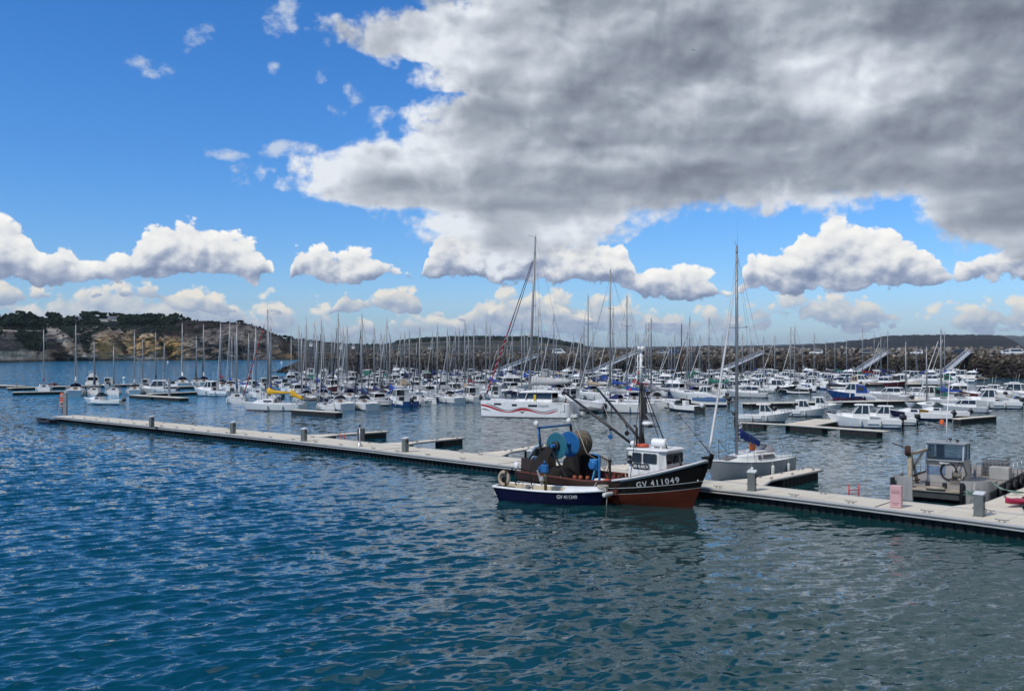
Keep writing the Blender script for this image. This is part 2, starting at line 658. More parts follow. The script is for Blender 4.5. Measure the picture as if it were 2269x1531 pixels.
def mat(name, rgb=(0.5, 0.5, 0.5), rough=0.5, metal=0.0, var=0.12, scale=3.0, bump=0.0, bscale=20.0,
        objcol=False, stain=None, stain_amt=0.0, coat=0.0, alpha=None, spec=0.5, streak=False):
    """painted, moulded, woven or metal surface: colour broken up by noise, uneven gloss, optional stains"""
    if name in MATS:
        return MATS[name]
    m = bpy.data.materials.new(name)
    m.use_nodes = True
    t = m.node_tree
    t.nodes.clear()
    gg = Graph(t)
    tc = gg.node('ShaderNodeTexCoord')
    oi = gg.node('ShaderNodeObjectInfo')
    off = gg.node('ShaderNodeVectorMath', operation='ADD')
    t.links.new(tc.outputs['Object'], off.inputs[0])
    r = E(gg, oi.outputs['Random'])
    t.links.new(gg.comb(r * 31.0, r * 17.0, r * 7.0), off.inputs[1])
    p = off.outputs[0]
    n1 = gg.noise(p, scale, 5, 0.6)
    n2 = gg.noise(p, scale * 7, 3, 0.5)
    col = oi.outputs['Color'] if objcol else None
    base = col if objcol else (rgb[0], rgb[1], rgb[2])
    lo = tuple(max(0, 1 - var) for _ in range(3))
    hi = tuple(1 + var * 0.6 for _ in range(3))
    vcol = gg.mix(((n1 - 0.5) * 1.6 + 0.5 + (n2 - 0.5) * 0.5).clamp(), lo, hi)
    c = gg.mix(1.0, base, vcol, 'MULTIPLY')
    if stain is not None:
        if streak:
            x, y, z = gg.sep(p)
            ns = gg.noise(gg.comb(x * 3.0, y * 3.0, z * 0.35), scale, 5, 0.65)
        else:
            ns = gg.noise(p, scale * 0.6, 6, 0.65)
        c = gg.mix(gg.smooth(ns, 0.52, 0.72) * stain_amt, c, stain)
    b = gg.node('ShaderNodeBsdfPrincipled')
    gg.put(b.inputs['Base Color'], c)
    gg.put(b.inputs['Roughness'], (n1 * 0.3 + (rough - 0.15)).max(0.03).min(1.0))
    b.inputs['Metallic'].default_value = metal
    b.inputs['Specular IOR Level'].default_value = spec
    if coat:
        b.inputs['Coat Weight'].default_value = coat
        b.inputs['Coat Roughness'].default_value = 0.1
    if bump:
        bn = gg.node('ShaderNodeBump')
        bn.inputs['Strength'].default_value = 0.6
        bn.inputs['Distance'].default_value = bump
        gg.put(bn.inputs['Height'], gg.noise(p, bscale, 4, 0.6))
        t.links.new(bn.outputs[0], b.inputs['Normal'])
    o = gg.node('ShaderNodeOutputMaterial')
    t.links.new(b.outputs[0], o.inputs['Surface'])
    MATS[name] = m
    return m


def glass_mat(name, rgb=(0.02, 0.03, 0.035), trans=0.0, rough=0.06):
    if name in MATS:
        return MATS[name]
    m = bpy.data.materials.new(name)
    m.use_nodes = True
    t = m.node_tree
    b = t.nodes['Principled BSDF']
    gg = Graph(t)
    tc = gg.node('ShaderNodeTexCoord')
    n = gg.noise(tc.outputs['Object'], 1.7, 3, 0.5)
    gg.put(b.inputs['Base Color'], gg.mix(n, tuple(c * 0.6 for c in rgb), tuple(c * 1.5 for c in rgb)))
    b.inputs['Roughness'].default_value = rough
    b.inputs['Specular IOR Level'].default_value = 0.6
    if trans:
        mx = gg.node('ShaderNodeMixShader')
        tr = gg.node('ShaderNodeBsdfTransparent')
        tr.inputs[0].default_value = (0.82, 0.9, 0.92, 1)
        mx.inputs[0].default_value = trans
        t.links.new(b.outputs[0], mx.inputs[1])
        t.links.new(tr.outputs[0], mx.inputs[2])
        out = [x for x in t.nodes if x.type == 'OUTPUT_MATERIAL'][0]
        t.links.new(mx.outputs[0], out.inputs['Surface'])
    MATS[name] = m
    return m


def attr_mat(name, attr, rough=0.9, fine=0.05, amt=0.5, scale2=0.5, bump=0.0, voro=0.0):
    """natural ground: the colour of each place comes with the mesh, broken up by noise"""
    m = bpy.data.materials.new(name)
    m.use_nodes = True
    t = m.node_tree
    b = t.nodes['Principled BSDF']
    gg = Graph(t)
    a = gg.node('ShaderNodeAttribute', attribute_name=attr)
    tc = gg.node('ShaderNodeTexCoord')
    n = gg.noise(tc.outputs['Object'], fine, 6, 0.65)
    n2 = gg.noise(tc.outputs['Object'], scale2, 4, 0.6)
    f = ((n - 0.5) * 2.2 + (n2 - 0.5) * 1.2 + 0.5).clamp()
    c = gg.mix(1.0, a.outputs['Color'], gg.mix(f, (1 - amt,) * 3, (1 + amt,) * 3), 'MULTIPLY')
    gg.put(b.inputs['Base Color'], c)
    b.inputs['Roughness'].default_value = rough
    b.inputs['Specular IOR Level'].default_value = 0.2
    if bump:
        bn = gg.node('ShaderNodeBump')
        bn.inputs['Distance'].default_value = bump
        bn.inputs['Strength'].default_value = 0.8
        gg.put(bn.inputs['Height'], n2)
        t.links.new(bn.outputs[0], b.inputs['Normal'])
    return m


def text_mesh(s, size, bold=False, spacing=1.0, shear=0.0):
    """flat letters as (verts, faces), baseline at 0, in the xy plane"""
    cu = bpy.data.curves.new('lettering', 'FONT')
    cu.body = s
    cu.size = size
    cu.space_character = spacing
    cu.shear = shear
    cu.resolution_u = 3
    if bold:
        cu.offset = size * 0.018
    ob = bpy.data.objects.new('lettering', cu)
    COL.objects.link(ob)
    dg = bpy.context.evaluated_depsgraph_get()
    ev = ob.evaluated_get(dg)
    me = bpy.data.meshes.new_from_object(ev)
    vs = [tuple(v.co) for v in me.vertices]
    fs = [tuple(p.vertices) for p in me.polygons]
    bpy.data.objects.remove(ob)
    bpy.data.meshes.remove(me)
    bpy.data.curves.remove(cu)
    return vs, fs

# ------------------------------------------------------------------ sea
def water_mat():
    m = bpy.data.materials.new('sea_water')
    m.use_nodes = True
    t = m.node_tree
    b = t.nodes['Principled BSDF']
    gg = Graph(t)
    tc = gg.node('ShaderNodeTexCoord')
    p = tc.outputs['Object']
    n = gg.noise(p, 0.035, 4, 0.5)
    # cloud shade painted dark on the harbour side, sunlight painted into the shallower bay
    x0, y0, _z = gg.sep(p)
    cloud_shade = gg.smooth(x0 + y0 * 0.10 + (n - 0.5) * 16.0, -8.0, 14.0)
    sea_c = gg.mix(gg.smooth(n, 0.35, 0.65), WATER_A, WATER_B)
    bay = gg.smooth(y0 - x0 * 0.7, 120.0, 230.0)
    gg.put(b.inputs['Base Color'], gg.mix(bay, gg.mix(cloud_shade, sea_c, WATER_H), WATER_BAY))
    b.inputs['Roughness'].default_value = 0.05
    b.inputs['IOR'].default_value = 1.34
    gg.put(b.inputs['Specular IOR Level'], gg.lin(bay, 0.0, 1.0, 0.80, 0.30))     # open water: unresolved steep wavelets mirror less
    # ripples that the mesh is too coarse to carry: they tilt the surface by random slopes,
    # as much as the mesh has lost there ('ripple'), more where the wind touches
    x, y, z = gg.sep(p)
    q = gg.comb(x * 0.75 + y * 0.5, y * 1.1 - x * 0.5, 0.0)
    at = gg.node('ShaderNodeAttribute', attribute_name='ripple')
    lost, mid, _ = gg.sep(at.outputs['Color'])
    gust = gg.noise(gg.comb(x * 0.5, y), 0.05, 4, 0.6)
    nz = gg.node('ShaderNodeTexNoise', noise_dimensions='3D')
    nz.inputs['Scale'].default_value = 1.1
    nz.inputs['Detail'].default_value = 5
    nz.inputs['Roughness'].default_value = 0.62
    gg.put(nz.inputs['Vector'], q)
    r_, g_, b_ = gg.sep(nz.outputs['Color'])
    amp = lost * (gg.smooth(gust, 0.3, 0.7) * 0.7 + 0.65)
    ge = gg.node('ShaderNodeNewGeometry')
    va = gg.node('ShaderNodeVectorMath', operation='ADD')
    t.links.new(ge.outputs['Normal'], va.inputs[0])
    t.links.new(gg.comb((r_ - 0.5) * amp, (g_ - 0.5) * amp * 1.15, 0.0), va.inputs[1])
    vn = gg.node('ShaderNodeVectorMath', operation='NORMALIZE')
    t.links.new(va.outputs[0], vn.inputs[0])
    t.links.new(vn.outputs[0], b.inputs['Normal'])
    return m


WATER_BAY = (0.006, 0.165, 0.29)  # shallower open bay, lightened in the colour as if sunlit
WATER_H = (0.007, 0.042, 0.044)  # harbour side, darkened in the colour in place of cloud shadow
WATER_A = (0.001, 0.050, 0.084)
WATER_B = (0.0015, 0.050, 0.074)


def build_water():
    rng = np.random.default_rng(5)
    k = np.concatenate([np.linspace(860, 90, 640), np.linspace(89, 26, 120), np.linspace(25, 3, 40), [1.2, 0.5]])
    d = F * EYE / k
    d = np.concatenate([[-60, -20, 4, 12, 18], d, [14000]])
    t = np.linspace(-1.0, 1.0, 760)
    half = 0.74 * np.maximum(d, 6) + 6
    half[:5] = 80
    D, T = np.meshgrid(d, t, indexing='ij')
    X = half[:, None] * T
    Y = D.copy()
    sy = np.gradient(d)[:, None]
    sx = (half * 2 / 760)[:, None]
    Z = np.zeros_like(X)
    dX = np.zeros_like(X)
    dY = np.zeros_like(X)
    # calm inside the floating breakwater, livelier outside it
    side = (X - (-57)) * 0.667 + (Y - 100) * 0.745      # distance behind the pontoon line
    calm = 1 / (1 + np.exp(-(side) / 3.0))
    leftish = 1 / (1 + np.exp((X + 2) / 14.0))
    lively = (1.0 - 0.58 * calm) * (0.66 + 0.58 * leftish)
    gust = 0.35 + 1.3 * fbm(X * 0.045, Y * 0.045, oct=4, seed=3)
    nW = 64
    full = np.zeros_like(X)
    got = np.zeros_like(X)
    nW = 84
    for i in range(nW):
        cross = i >= 50                    # confused ripple that fills the lee of the boats
        j = (i - 50) / 34 if cross else i / 50
        lam = (0.24 * (1.25 / 0.24) ** (j + rng.random() / 34)) if cross else (0.23 * (1.8 / 0.23) ** (j + rng.random() / 50))
        th = rng.uniform(0, 2 * pi) if cross else radians(-55) + rng.normal(0, 0.20 if lam > 0.9 else 0.38)
        kx, ky = cos(th) * 2 * pi / lam, sin(th) * 2 * pi / lam
        slope = (0.032 if cross else 0.062) * (1.0 if lam < 1.2 else 0.75)
        a = slope * lam / (2 * pi) * (0.6 + 0.8 * rng.random())
        ph = rng.random() * 2 * pi
        s = np.abs(sin(th)) * sy + np.abs(cos(th)) * sx
        damp = np.exp(-(s / lam * 2.0) ** 2)
        amp = a * damp * gust * ((1.0 - 0.55 * calm) * (1.15 - 0.55 * leftish) if cross else (1.0 - 0.6 * calm) * (0.42 + 0.75 * leftish))
        full += (a * 2 * pi / lam) ** 2
        got += (a * damp * 2 * pi / lam) ** 2
        c = kx * X + ky * Y + ph
        Z += amp * np.cos(c)
        q = 0.75
        dX -= q * amp * cos(th) * np.sin(c)
        dY -= q * amp * sin(th) * np.sin(c)
    V = np.stack([X + dX, Y + dY, Z], 2).reshape(-1, 3)
    nu, nv = D.shape
    lost = np.sqrt(np.maximum(full - got, 0) / full)
    ripple = (0.16 + 1.9 * lost) * (1.0 - 0.70 * calm) * (1 + 1.3 * np.clip((Y - X * 0.6 - 130) / 110, 0, 1))
    at = np.stack([ripple, calm, calm * 0], 2).reshape(-1, 3)
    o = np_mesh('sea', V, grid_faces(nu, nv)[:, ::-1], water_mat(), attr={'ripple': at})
    tag(o, 'blue green harbour sea with small wind ripples', None, kind='structure')
    return o


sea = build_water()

# ------------------------------------------------------------------ headland with cliffs, far hills
def interp(px, pts):
    a = np.array(pts, float)
    return np.interp(px, a[:, 0], a[:, 1])


SHORE = [(-900, 806), (-300, 805), (0, 803), (130, 800), (300, 798.5), (600, 797), (690, 796.5), (760, 796)]
CREST = [(-900, 700), (-200, 709), (0, 711), (100, 711), (175, 708), (260, 706), (330, 707), (400, 709), (450, 712), (540, 715), (575, 727), (620, 747), (650, 766), (672, 786), (690, 793), (760, 795.5)]
ROCKTOP = [(-900, 735), (0, 738), (30, 742), (60, 768), (88, 782), (104, 774), (98, 742), (104, 722), (118, 726), (150, 748), (172, 770), (196, 786), (204, 752), (222, 742), (240, 740), (262, 737), (300, 737), (340, 739), (352, 742), (372, 746), (398, 748), (410, 735), (440, 734), (480, 736), (520, 722), (560, 726), (600, 742), (640, 762), (680, 790), (760, 795)]


def headland():
    nu, nv = 900, 150
    px = np.linspace(-420, 740, nu)[:, None] * np.ones((1, nv))
    v = np.linspace(0, 1, nv)[None, :] * np.ones((nu, 1))
    k0 = interp(px, SHORE) - HY
    d0 = F * EYE / k0
    ctop = interp(px, CREST)
    # distance grows from the foot of the cliff to the crest
    cliff = np.clip(v / 0.72, 0, 1)
    back = np.clip((v - 0.72) / 0.28, 0, 1)
    scale_end = np.clip((700 - px) / 200, 0.12, 1)
    depth = (28 * cliff ** 1.5 + 70 * np.clip((v - 0.4) / 0.32, 0, 1) ** 1.6) * scale_end
    dtop = d0 + 98 * scale_end
    ztop = EYE + (HY - ctop) * dtop / F
    # height: steep lower face, easier slope above
    hz = ztop * (0.78 * cliff ** 0.95 + 0.22 * cliff ** 2)
    D = d0 + depth + back * 500
    Z = hz + back * 4.0 - back ** 2 * 6
    X = (px - CX) * D / F
    Y = D
    # gullies, buttresses and ledges
    n1 = fbm(X / 38, Z / 60 + 5, oct=5, seed=11) - 0.5
    n2 = fbm((X - Z * 0.7) / 11, (Z + X * 0.35) / 7, Y / 60, oct=4, seed=12) - 0.5
    n3 = np.abs(fbm((X + Z * 0.9) / 6, (Z - X * 0.4) / 5, Y / 40, oct=4, seed=13) - 0.5) * 2
    amp = np.clip(v * 16, 0, 1) * np.clip((0.97 - v) * 2.2, 0, 1) * np.clip((720 - px) / 60, 0, 1)
    Y = Y + amp * (n1 * 34 + n2 * 22 + n3 * 7) * scale_end
    X = X + amp * n2 * 5
    Z = Z + amp * n2 * 2.6 * np.minimum(v * 5, 1) + np.where(v < 0.03, -1.0, 0)
    Z[:, 0] = -2.0
    pxx = CX + F * X / Y
    pyy = HY + F * (EYE - Z) / Y
    # what grows and what is bare
    rt = interp(pxx, ROCKTOP) + (fbm(X / 9, Z / 9, oct=5, seed=21) - 0.5) * 40
    veg = 1 / (1 + np.exp((pyy - rt) / 2.2))
    nn = fbm(X / 16, Z / 12, oct=5, seed=22)
    nf = fbm(X / 3.2, Z / 2.2, Y / 9, oct=3, seed=24)
    grey = np.array([0.135, 0.118, 0.102])
    pale = np.array([0.33, 0.30, 0.265])
    tan = np.array([0.26, 0.18, 0.10])
    och = np.array([0.34, 0.205, 0.06])
    col = grey + (pale - grey) * np.clip((nf - 0.42) * 4, 0, 1)[..., None]
    tn = np.clip((fbm(X / 30, Z / 14, oct=4, seed=25) - 0.40) * 4, 0, 1) * np.clip((pyy - 758) / 22, 0, 1)
    col = col * (1 - tn[..., None] * 0.8) + tan * tn[..., None] * 0.8
    for cx_, cy_, rx, ry, amt in [(228, 770, 22, 30, 0.75), (298, 766, 48, 32, 0.75), (382, 772, 26, 30, 1.0), (340, 770, 30, 30, 0.5), (90, 790, 50, 14, 0.4), (655, 792, 30, 8, 0.7)]:
        w = np.exp(-((pxx - cx_) / rx) ** 2 - ((pyy - cy_) / ry) ** 2) * amt * np.clip(0.35 + nn * 1.3, 0, 1)
        col = col * (1 - w[..., None]) + och * w[..., None]
    lw = np.exp(-((pxx - 40) / 62) ** 4) * np.clip(0.2 + nn * 1.5, 0, 1) * 0.75
    col = col * (1 - lw[..., None]) + np.array([0.40, 0.365, 0.315]) * lw[..., None] * (0.65 + 0.7 * nf[..., None])
    # dark fissures and the black slanting strata
    fis = np.clip((fbm((X + Z * 0.8) / 6, (Z - X * 0.5) / 16, oct=5, seed=26) - 0.545) * 8, 0, 1)
    col = col * (1 - 0.78 * fis[..., None])
    st = np.exp(-((pxx - 128 - (pyy - 790) * 0.8) / 14) ** 2 - ((pyy - 789) / 11) ** 2)
    col = col * (1 - 0.85 * np.clip(st * 1.5, 0, 1)[..., None])
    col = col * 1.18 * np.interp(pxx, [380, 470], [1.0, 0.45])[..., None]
    dark = np.array([0.007, 0.013, 0.008])
    bush = np.array([0.026, 0.036, 0.010])
    heath = np.array([0.026, 0.014, 0.012])
    vc = dark + (bush - dark) * np.clip((fbm(X / 10, Z / 8, oct=4, seed=23) - 0.40) * 4, 0, 1)[..., None] * np.exp(-((pxx - 80) / 55) ** 2)[..., None]
    hw = np.clip(1 / (1 + np.exp(-(pxx - 380 + (pyy - 720) * 2) / 15)) + np.exp(-((pxx - 20) / 32) ** 2 - ((pyy - 728) / 13) ** 2) * 1.4, 0, 1) * np.clip(0.55 + nn * 0.8, 0, 1)
    vc = vc * (1 - hw[..., None]) + heath * hw[..., None]
    crag = np.clip((fbm(X / 6, Z / 6, oct=4, seed=29) - 0.64) * 12, 0, 1) * np.clip((pyy - 716) / 6, 0, 1)
    vg = veg * (1 - 0.75 * crag)
    col = col * (1 - vg[..., None]) + vc * vg[..., None]
    # beach and the dark wet foot
    bc = np.exp(-((pxx - 310) / 46) ** 4) * (pyy > 789.5)
    col = col * (1 - bc[..., None] * 0.85) + np.array([0.36, 0.35, 0.34]) * bc[..., None] * 0.85
    wet = 1 / (1 + np.exp((Z - 1.5 - 2 * (nn - 0.5)) / 0.35))
    col = col * (1 - wet[..., None] * 0.86)
    m = attr_mat('cliff_rock_and_scrub', 'tone', fine=0.13, amt=0.55, scale2=0.6, bump=1.2)
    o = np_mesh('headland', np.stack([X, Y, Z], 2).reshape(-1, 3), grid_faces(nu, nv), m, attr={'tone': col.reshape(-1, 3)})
    tag(o, 'rocky headland with ochre cliffs and dark scrub above the sea', None, kind='structure')
    return X, Y, Z, pxx, pyy, v, veg * (1 - crag)


def hill(name, label, crest, d, base_py, tones, seed, px0, px1, deep=500, nu=500, nv=60, relief=0.08, pale=0.0, foot=None):
    px = np.linspace(px0, px1, nu)[:, None] * np.ones((1, nv))
    v = np.linspace(0, 1, nv)[None, :] * np.ones((nu, 1))
    cp = interp(px, crest)
    dtop = d + deep
    zt = EYE + (HY - cp) * dtop / F
    zt = zt + (fbm(px / 7, px * 0 + seed, oct=4, seed=seed) - 0.4) * dtop / F * 3.0
    zt = np.maximum(zt, -3)
    D = d + deep * v ** 1.1
    Z = zt * np.sin(v * pi / 2) ** 1.15 - 2 * (1 - v)
    X = (px - CX) * D / F
    n = fbm(X / (deep * 0.35), D / (deep * 0.35), oct=5, seed=seed + 1) - 0.5
    Z = Z + n * zt * relief * np.sin(v * pi)
    a, b, c = (np.array(t) for t in tones)
    w1 = np.clip((fbm(X / (deep * 0.12), D / (deep * 0.06), oct=5, seed=seed + 2) - 0.42) * 4, 0, 1)[..., None]
    w2 = np.clip((fbm(X / (deep * 0.22), D / (deep * 0.10), oct=3, seed=seed + 3) - 0.56) * 9, 0, 1)[..., None]
    col = a + (b - a) * w1
    col = col * (1 - w2) + c * w2
    # falls away behind the crest
    X2 = np.concatenate([X, X[:, -1:] * (1 + 0.3 * deep / dtop)], 1)
    D2 = np.concatenate([D, D[:, -1:] + deep * 0.3], 1)
    Z2 = np.concatenate([Z, Z[:, -1:] * 0.4 - 5], 1)
    col = np.concatenate([col, col[:, -1:]], 1)
    o = np_mesh(name, np.stack([X2, D2, Z2], 2).reshape(-1, 3), grid_faces(nu, nv + 1), attr_mat(name + '_cover', 'tone', fine=9.0 / deep, amt=0.45, scale2=50.0 / deep), attr={'tone': col.reshape(-1, 3)})
    tag(o, label, None, kind='structure')
    return o


LAND = headland()
hill('wooded_hill', 'low dark wooded hill behind the marina',
     [(560, 760), (600, 752), (660, 752), (700, 757), (740, 762), (800, 765), (850, 765), (868, 763), (880, 757), (930, 751), (1000, 748), (1060, 747), (1130, 748), (1180, 747), (1215, 752), (1260, 760), (1300, 767), (1340, 771), (1420, 775), (1500, 779)],
     1500, 790, [(0.012, 0.020, 0.017), (0.026, 0.030, 0.020), (0.075, 0.068, 0.042)], 41, 540, 1520, deep=600)
hill('heath_ridge', 'long dark ridge of fields and heath on the horizon',
     [(1200, 777), (1420, 774), (1530, 768), (1560, 766), (1640, 767), (1700, 768), (1760, 766), (1830, 762), (1880, 756), (1930, 751), (1960, 745), (2000, 743.5), (2080, 742), (2150, 742), (2200, 743), (2225, 747), (2245, 754), (2262, 766), (2275, 775), (2290, 779)],
     2600, 785, [(0.008, 0.011, 0.009), (0.015, 0.014, 0.012), (0.038, 0.034, 0.026)], 42, 1180, 2300, deep=900)
hill('distant_shore', 'pale blue distant shore across the bay',
     [(900, 778), (1150, 772), (1300, 770), (1400, 769), (1480, 768), (1560, 769), (1800, 762), (2000, 752), (2160, 743), (2200, 743), (2269, 745), (2400, 750), (2700, 765), (3000, 779)],
     7000, 785, [(0.03, 0.036, 0.026), (0.05, 0.048, 0.036), (0.10, 0.095, 0.07)], 43, 880, 3000, deep=2000)



def on_land(px, py):
    """the spot of the headland that the photograph shows at px, py"""
    X, Y, Z, PX, PY, VV, VG = LAND
    e = (PX - px) ** 2 + ((PY - py) * 1.5) ** 2 + np.where((VV > 0.95) | (VV < 0.2), 1e6, 0)
    i = np.unravel_index(np.argmin(e), e.shape)
    return float(X[i]), float(Y[i]), float(Z[i])


HOUSES = [(175, 709, 17), (104, 713, 13), (228, 711, 26), (252, 710, 22), (402, 713, 13), (5, 713, 8)]


# ---- trees on the headland
BARK = mat('pine_bark', (0.055, 0.045, 0.038), 0.95)
LEAF = mat('pine_needles', (0.022, 0.038, 0.022), 0.9, var=0.5, scale=0.6, spec=0.1)
ICO1 = ico(1)


def blob_cloud(centers, radii, seed, squash=0.75):
    """many small ragged leaf clumps as one array mesh"""
    rng = np.random.default_rng(seed)
    v0, f0 = ICO1
    N = len(centers)
    n = len(v0)
    V = np.repeat(v0[None], N, 0) * (0.65 + 0.7 * rng.random((N, n, 1)))
    V = V * np.asarray(radii)[:, None, None]
    V[..., 2] *= squash
    V += np.asarray(centers)[:, None, :]
    Fc = (f0[None] + (np.arange(N) * n)[:, None, None]).reshape(-1, 3)
    return V.reshape(-1, 3), Fc


def pine(px, top, base, d, wide, label, rng, umbrella=True):
    x0, d, zb = on_land(px, base)
    zt = EYE + (HY - top) * d / F
    h = max(zt - zb, 4.0)
    r = empty('pine_tree', (x0, d, zb - 1.0))
    tag(r, label, 'tree', 'pine trees along the headland skyline')
    w = wide * d / F
    m = MB()
    lean = rng.uniform(-0.08, 0.08) * h
    m.tube([(0, 0, 0), (lean * 0.4, 0, h * 0.5 + 1), (lean, 0, h * 0.9 + 1)], [0.30, 0.22, 0.08], 6)
    for q in range(4):
        a = rng.uniform(0, 6.28)
        m.tube([(lean * 0.5, 0, h * (0.45 + 0.1 * q) + 1), (lean + cos(a) * w * 0.3, sin(a) * w * 0.3, h * (0.62 + 0.1 * q) + 1)], [0.12, 0.04], 5)
    m.build('trunk', BARK, r)
    cs, rs = [], []
    for q in range(90):
        a = rng.uniform(0, 6.28)
        if umbrella:
            zz = rng.choice([0.62, 0.78, 0.93], p=[0.25, 0.4, 0.35]) + rng.uniform(-0.06, 0.07)
            rad = w * 0.5 * sqrt(rng.random()) * (1.0 if zz < 0.9 else 0.75)
        else:
            zz = rng.uniform(0.25, 1.0)
            rad = w * 0.5 * sqrt(rng.random()) * (1.15 - zz)
        cs.append((lean + cos(a) * rad, sin(a) * rad, h * zz + 1))
        rs.append(rng.uniform(0.045, 0.10) * w + 0.25)
    V, Fc = blob_cloud(cs, rs, int(px), 0.6)
    np_mesh('crown', V, Fc, LEAF, r, smooth=False)


prng = np.random.default_rng(77)
TREES = [
    (45, 689, 708, 22, 1, 'round crowned pine standing above the wood, first from the open end of the ridge'), (27, 694, 708, 14, 1, 'small pine just beside the round crowned one on the headland'),
    (117, 692, 710, 18, 1, 'dark pine over the small white house with chimneys'), (188, 690, 706, 20, 1, 'broad pine behind the gabled house on the cliff top'),
    (212, 690, 706, 26, 1, 'widest pine crown, between the gabled house and the flat white villa'), (228, 693, 706, 16, 1, 'flat topped pine over the white villa'),
    (243, 692, 707, 8, 0, 'narrow pointed conifer beside the grey roofed house'), (259, 694, 708, 18, 1, 'bushy pine past the grey roofed house'),
    (271, 695, 708, 14, 1, 'slim pine beside the bushy one on the headland'), (290, 699, 709, 12, 1, 'low pine halfway between the houses and the two lone pines'),
    (302, 696, 710, 12, 0, 'pointed dark conifer among low pines of the ridge'), (314, 697, 710, 18, 1, 'spreading pine short of the two lone pines'),
    (356, 695, 711, 18, 1, 'lone umbrella pine on the bare skyline, slimmer of two'), (371, 702, 711, 16, 1, 'low bushy pine between the two lone umbrella pines'),
    (385, 696, 711, 22, 1, 'lone umbrella pine on the bare skyline, wider of two'), (533, 712, 718, 16, 1, 'low windswept pine where the ridge begins to drop'),
    (631, 743, 753, 10, 1, 'small lone pine on the falling end of the headland'), (647, 745, 754, 13, 1, 'two tiered pine at the very end of the headland')]
for px, top, base, wide, um, lab in TREES:
    d = float(F * EYE / (interp(px, SHORE) - HY)) + 60
    pine(px, top, base, d, wide, lab, prng, bool(um))


def woodland():
    rng = np.random.default_rng(9)
    X, Y, Z, PX, PY, VV, VG = LAND
    ct = interp(PX, CREST)
    patch = fbm(PX / 26, PY / 9, oct=3, seed=61)
    top = np.clip((ct + 15 - PY) / 6, 0, 1) * (VV < 0.86) * (VV > 0.3) * np.clip((425 - PX) / 70, 0, 1) + 0.25 * np.clip((ct + 6 - PY) / 4, 0, 1) * (VV < 0.86) * (VV > 0.3) * (PX > 400) * (PX < 640)
    scrub = VG * 0.5 * (patch > 0.42) * (VV < 0.8) * (PX < 480)
    w = np.clip(top * (0.5 + patch), 0, 1) + scrub
    for hx, hy, hw in HOUSES:                       # the gardens in front of the houses are open
        w = np.where((np.abs(PX - hx) < hw / 2 + 2) & (PY > hy - 3) & (PY < hy + 9), 0, w)
    w = w.ravel() / w.sum()
    pick = rng.choice(w.size, 8200, p=w)
    tp = top.ravel()[pick]
    cs = np.stack([X.ravel()[pick], Y.ravel()[pick], Z.ravel()[pick]], 1) + rng.normal(0, 1, (8200, 3)) * np.array([2.0, 1.0, 0.3])
    hgt = np.where(tp > 0.3, rng.random(8200) * 4.6 * (0.3 + 1.4 * vnoise(PX.ravel()[pick] / 11.0, PY.ravel()[pick] * 0 + 3.0)), 0.2)
    cs[:, 2] += hgt
    rs = np.where(tp > 0.3, rng.uniform(0.9, 2.2, 8200), rng.uniform(0.5, 1.4, 8200))
    V, Fc = blob_cloud(cs, rs, 4, 0.85)
    o = np_mesh('woodland', V, Fc, mat('woodland_leaves', (0.016, 0.027, 0.015), 0.9, var=0.6, scale=0.12, spec=0.1), smooth=False)
    tag(o, 'dense dark wood covering the top of the headland', 'woodland', kind='stuff')
    cs, rs = [], []
    for i in range(2600):
        px = rng.uniform(600, 1290)
        ct = float(interp(px, [(600, 752), (660, 752), (700, 757), (740, 762), (800, 765), (850, 765), (868, 763), (880, 757), (930, 751), (1000, 748), (1060, 747), (1130, 748), (1180, 747), (1215, 752), (1260, 760), (1290, 765)]))
        t = rng.random() ** 1.3
        py = ct + t * (12 if px < 880 else 5) - 2.0 * rng.random()
        d = 2080 - 300 * t
        cs.append(((px - CX) * d / F, d, EYE + (HY - py) * d / F))
        rs.append(rng.uniform(1.5, 3.4))
    V, Fc = blob_cloud(cs, rs, 5, 0.85)
    o = np_mesh('treeline', V, Fc, mat('treeline_leaves', (0.016, 0.027, 0.020), 0.9, var=0.5, scale=0.08, spec=0.1), smooth=False)
    tag(o, 'dark line of trees along the hill behind the breakwater', 'woodland', kind='stuff')


woodland()

WALLW = mat('white_render', (0.72, 0.70, 0.66), 0.8)
SLATE = mat('slate_roof', (0.10, 0.105, 0.12), 0.7)
PANE = glass_mat('window_pane', (0.03, 0.035, 0.04))


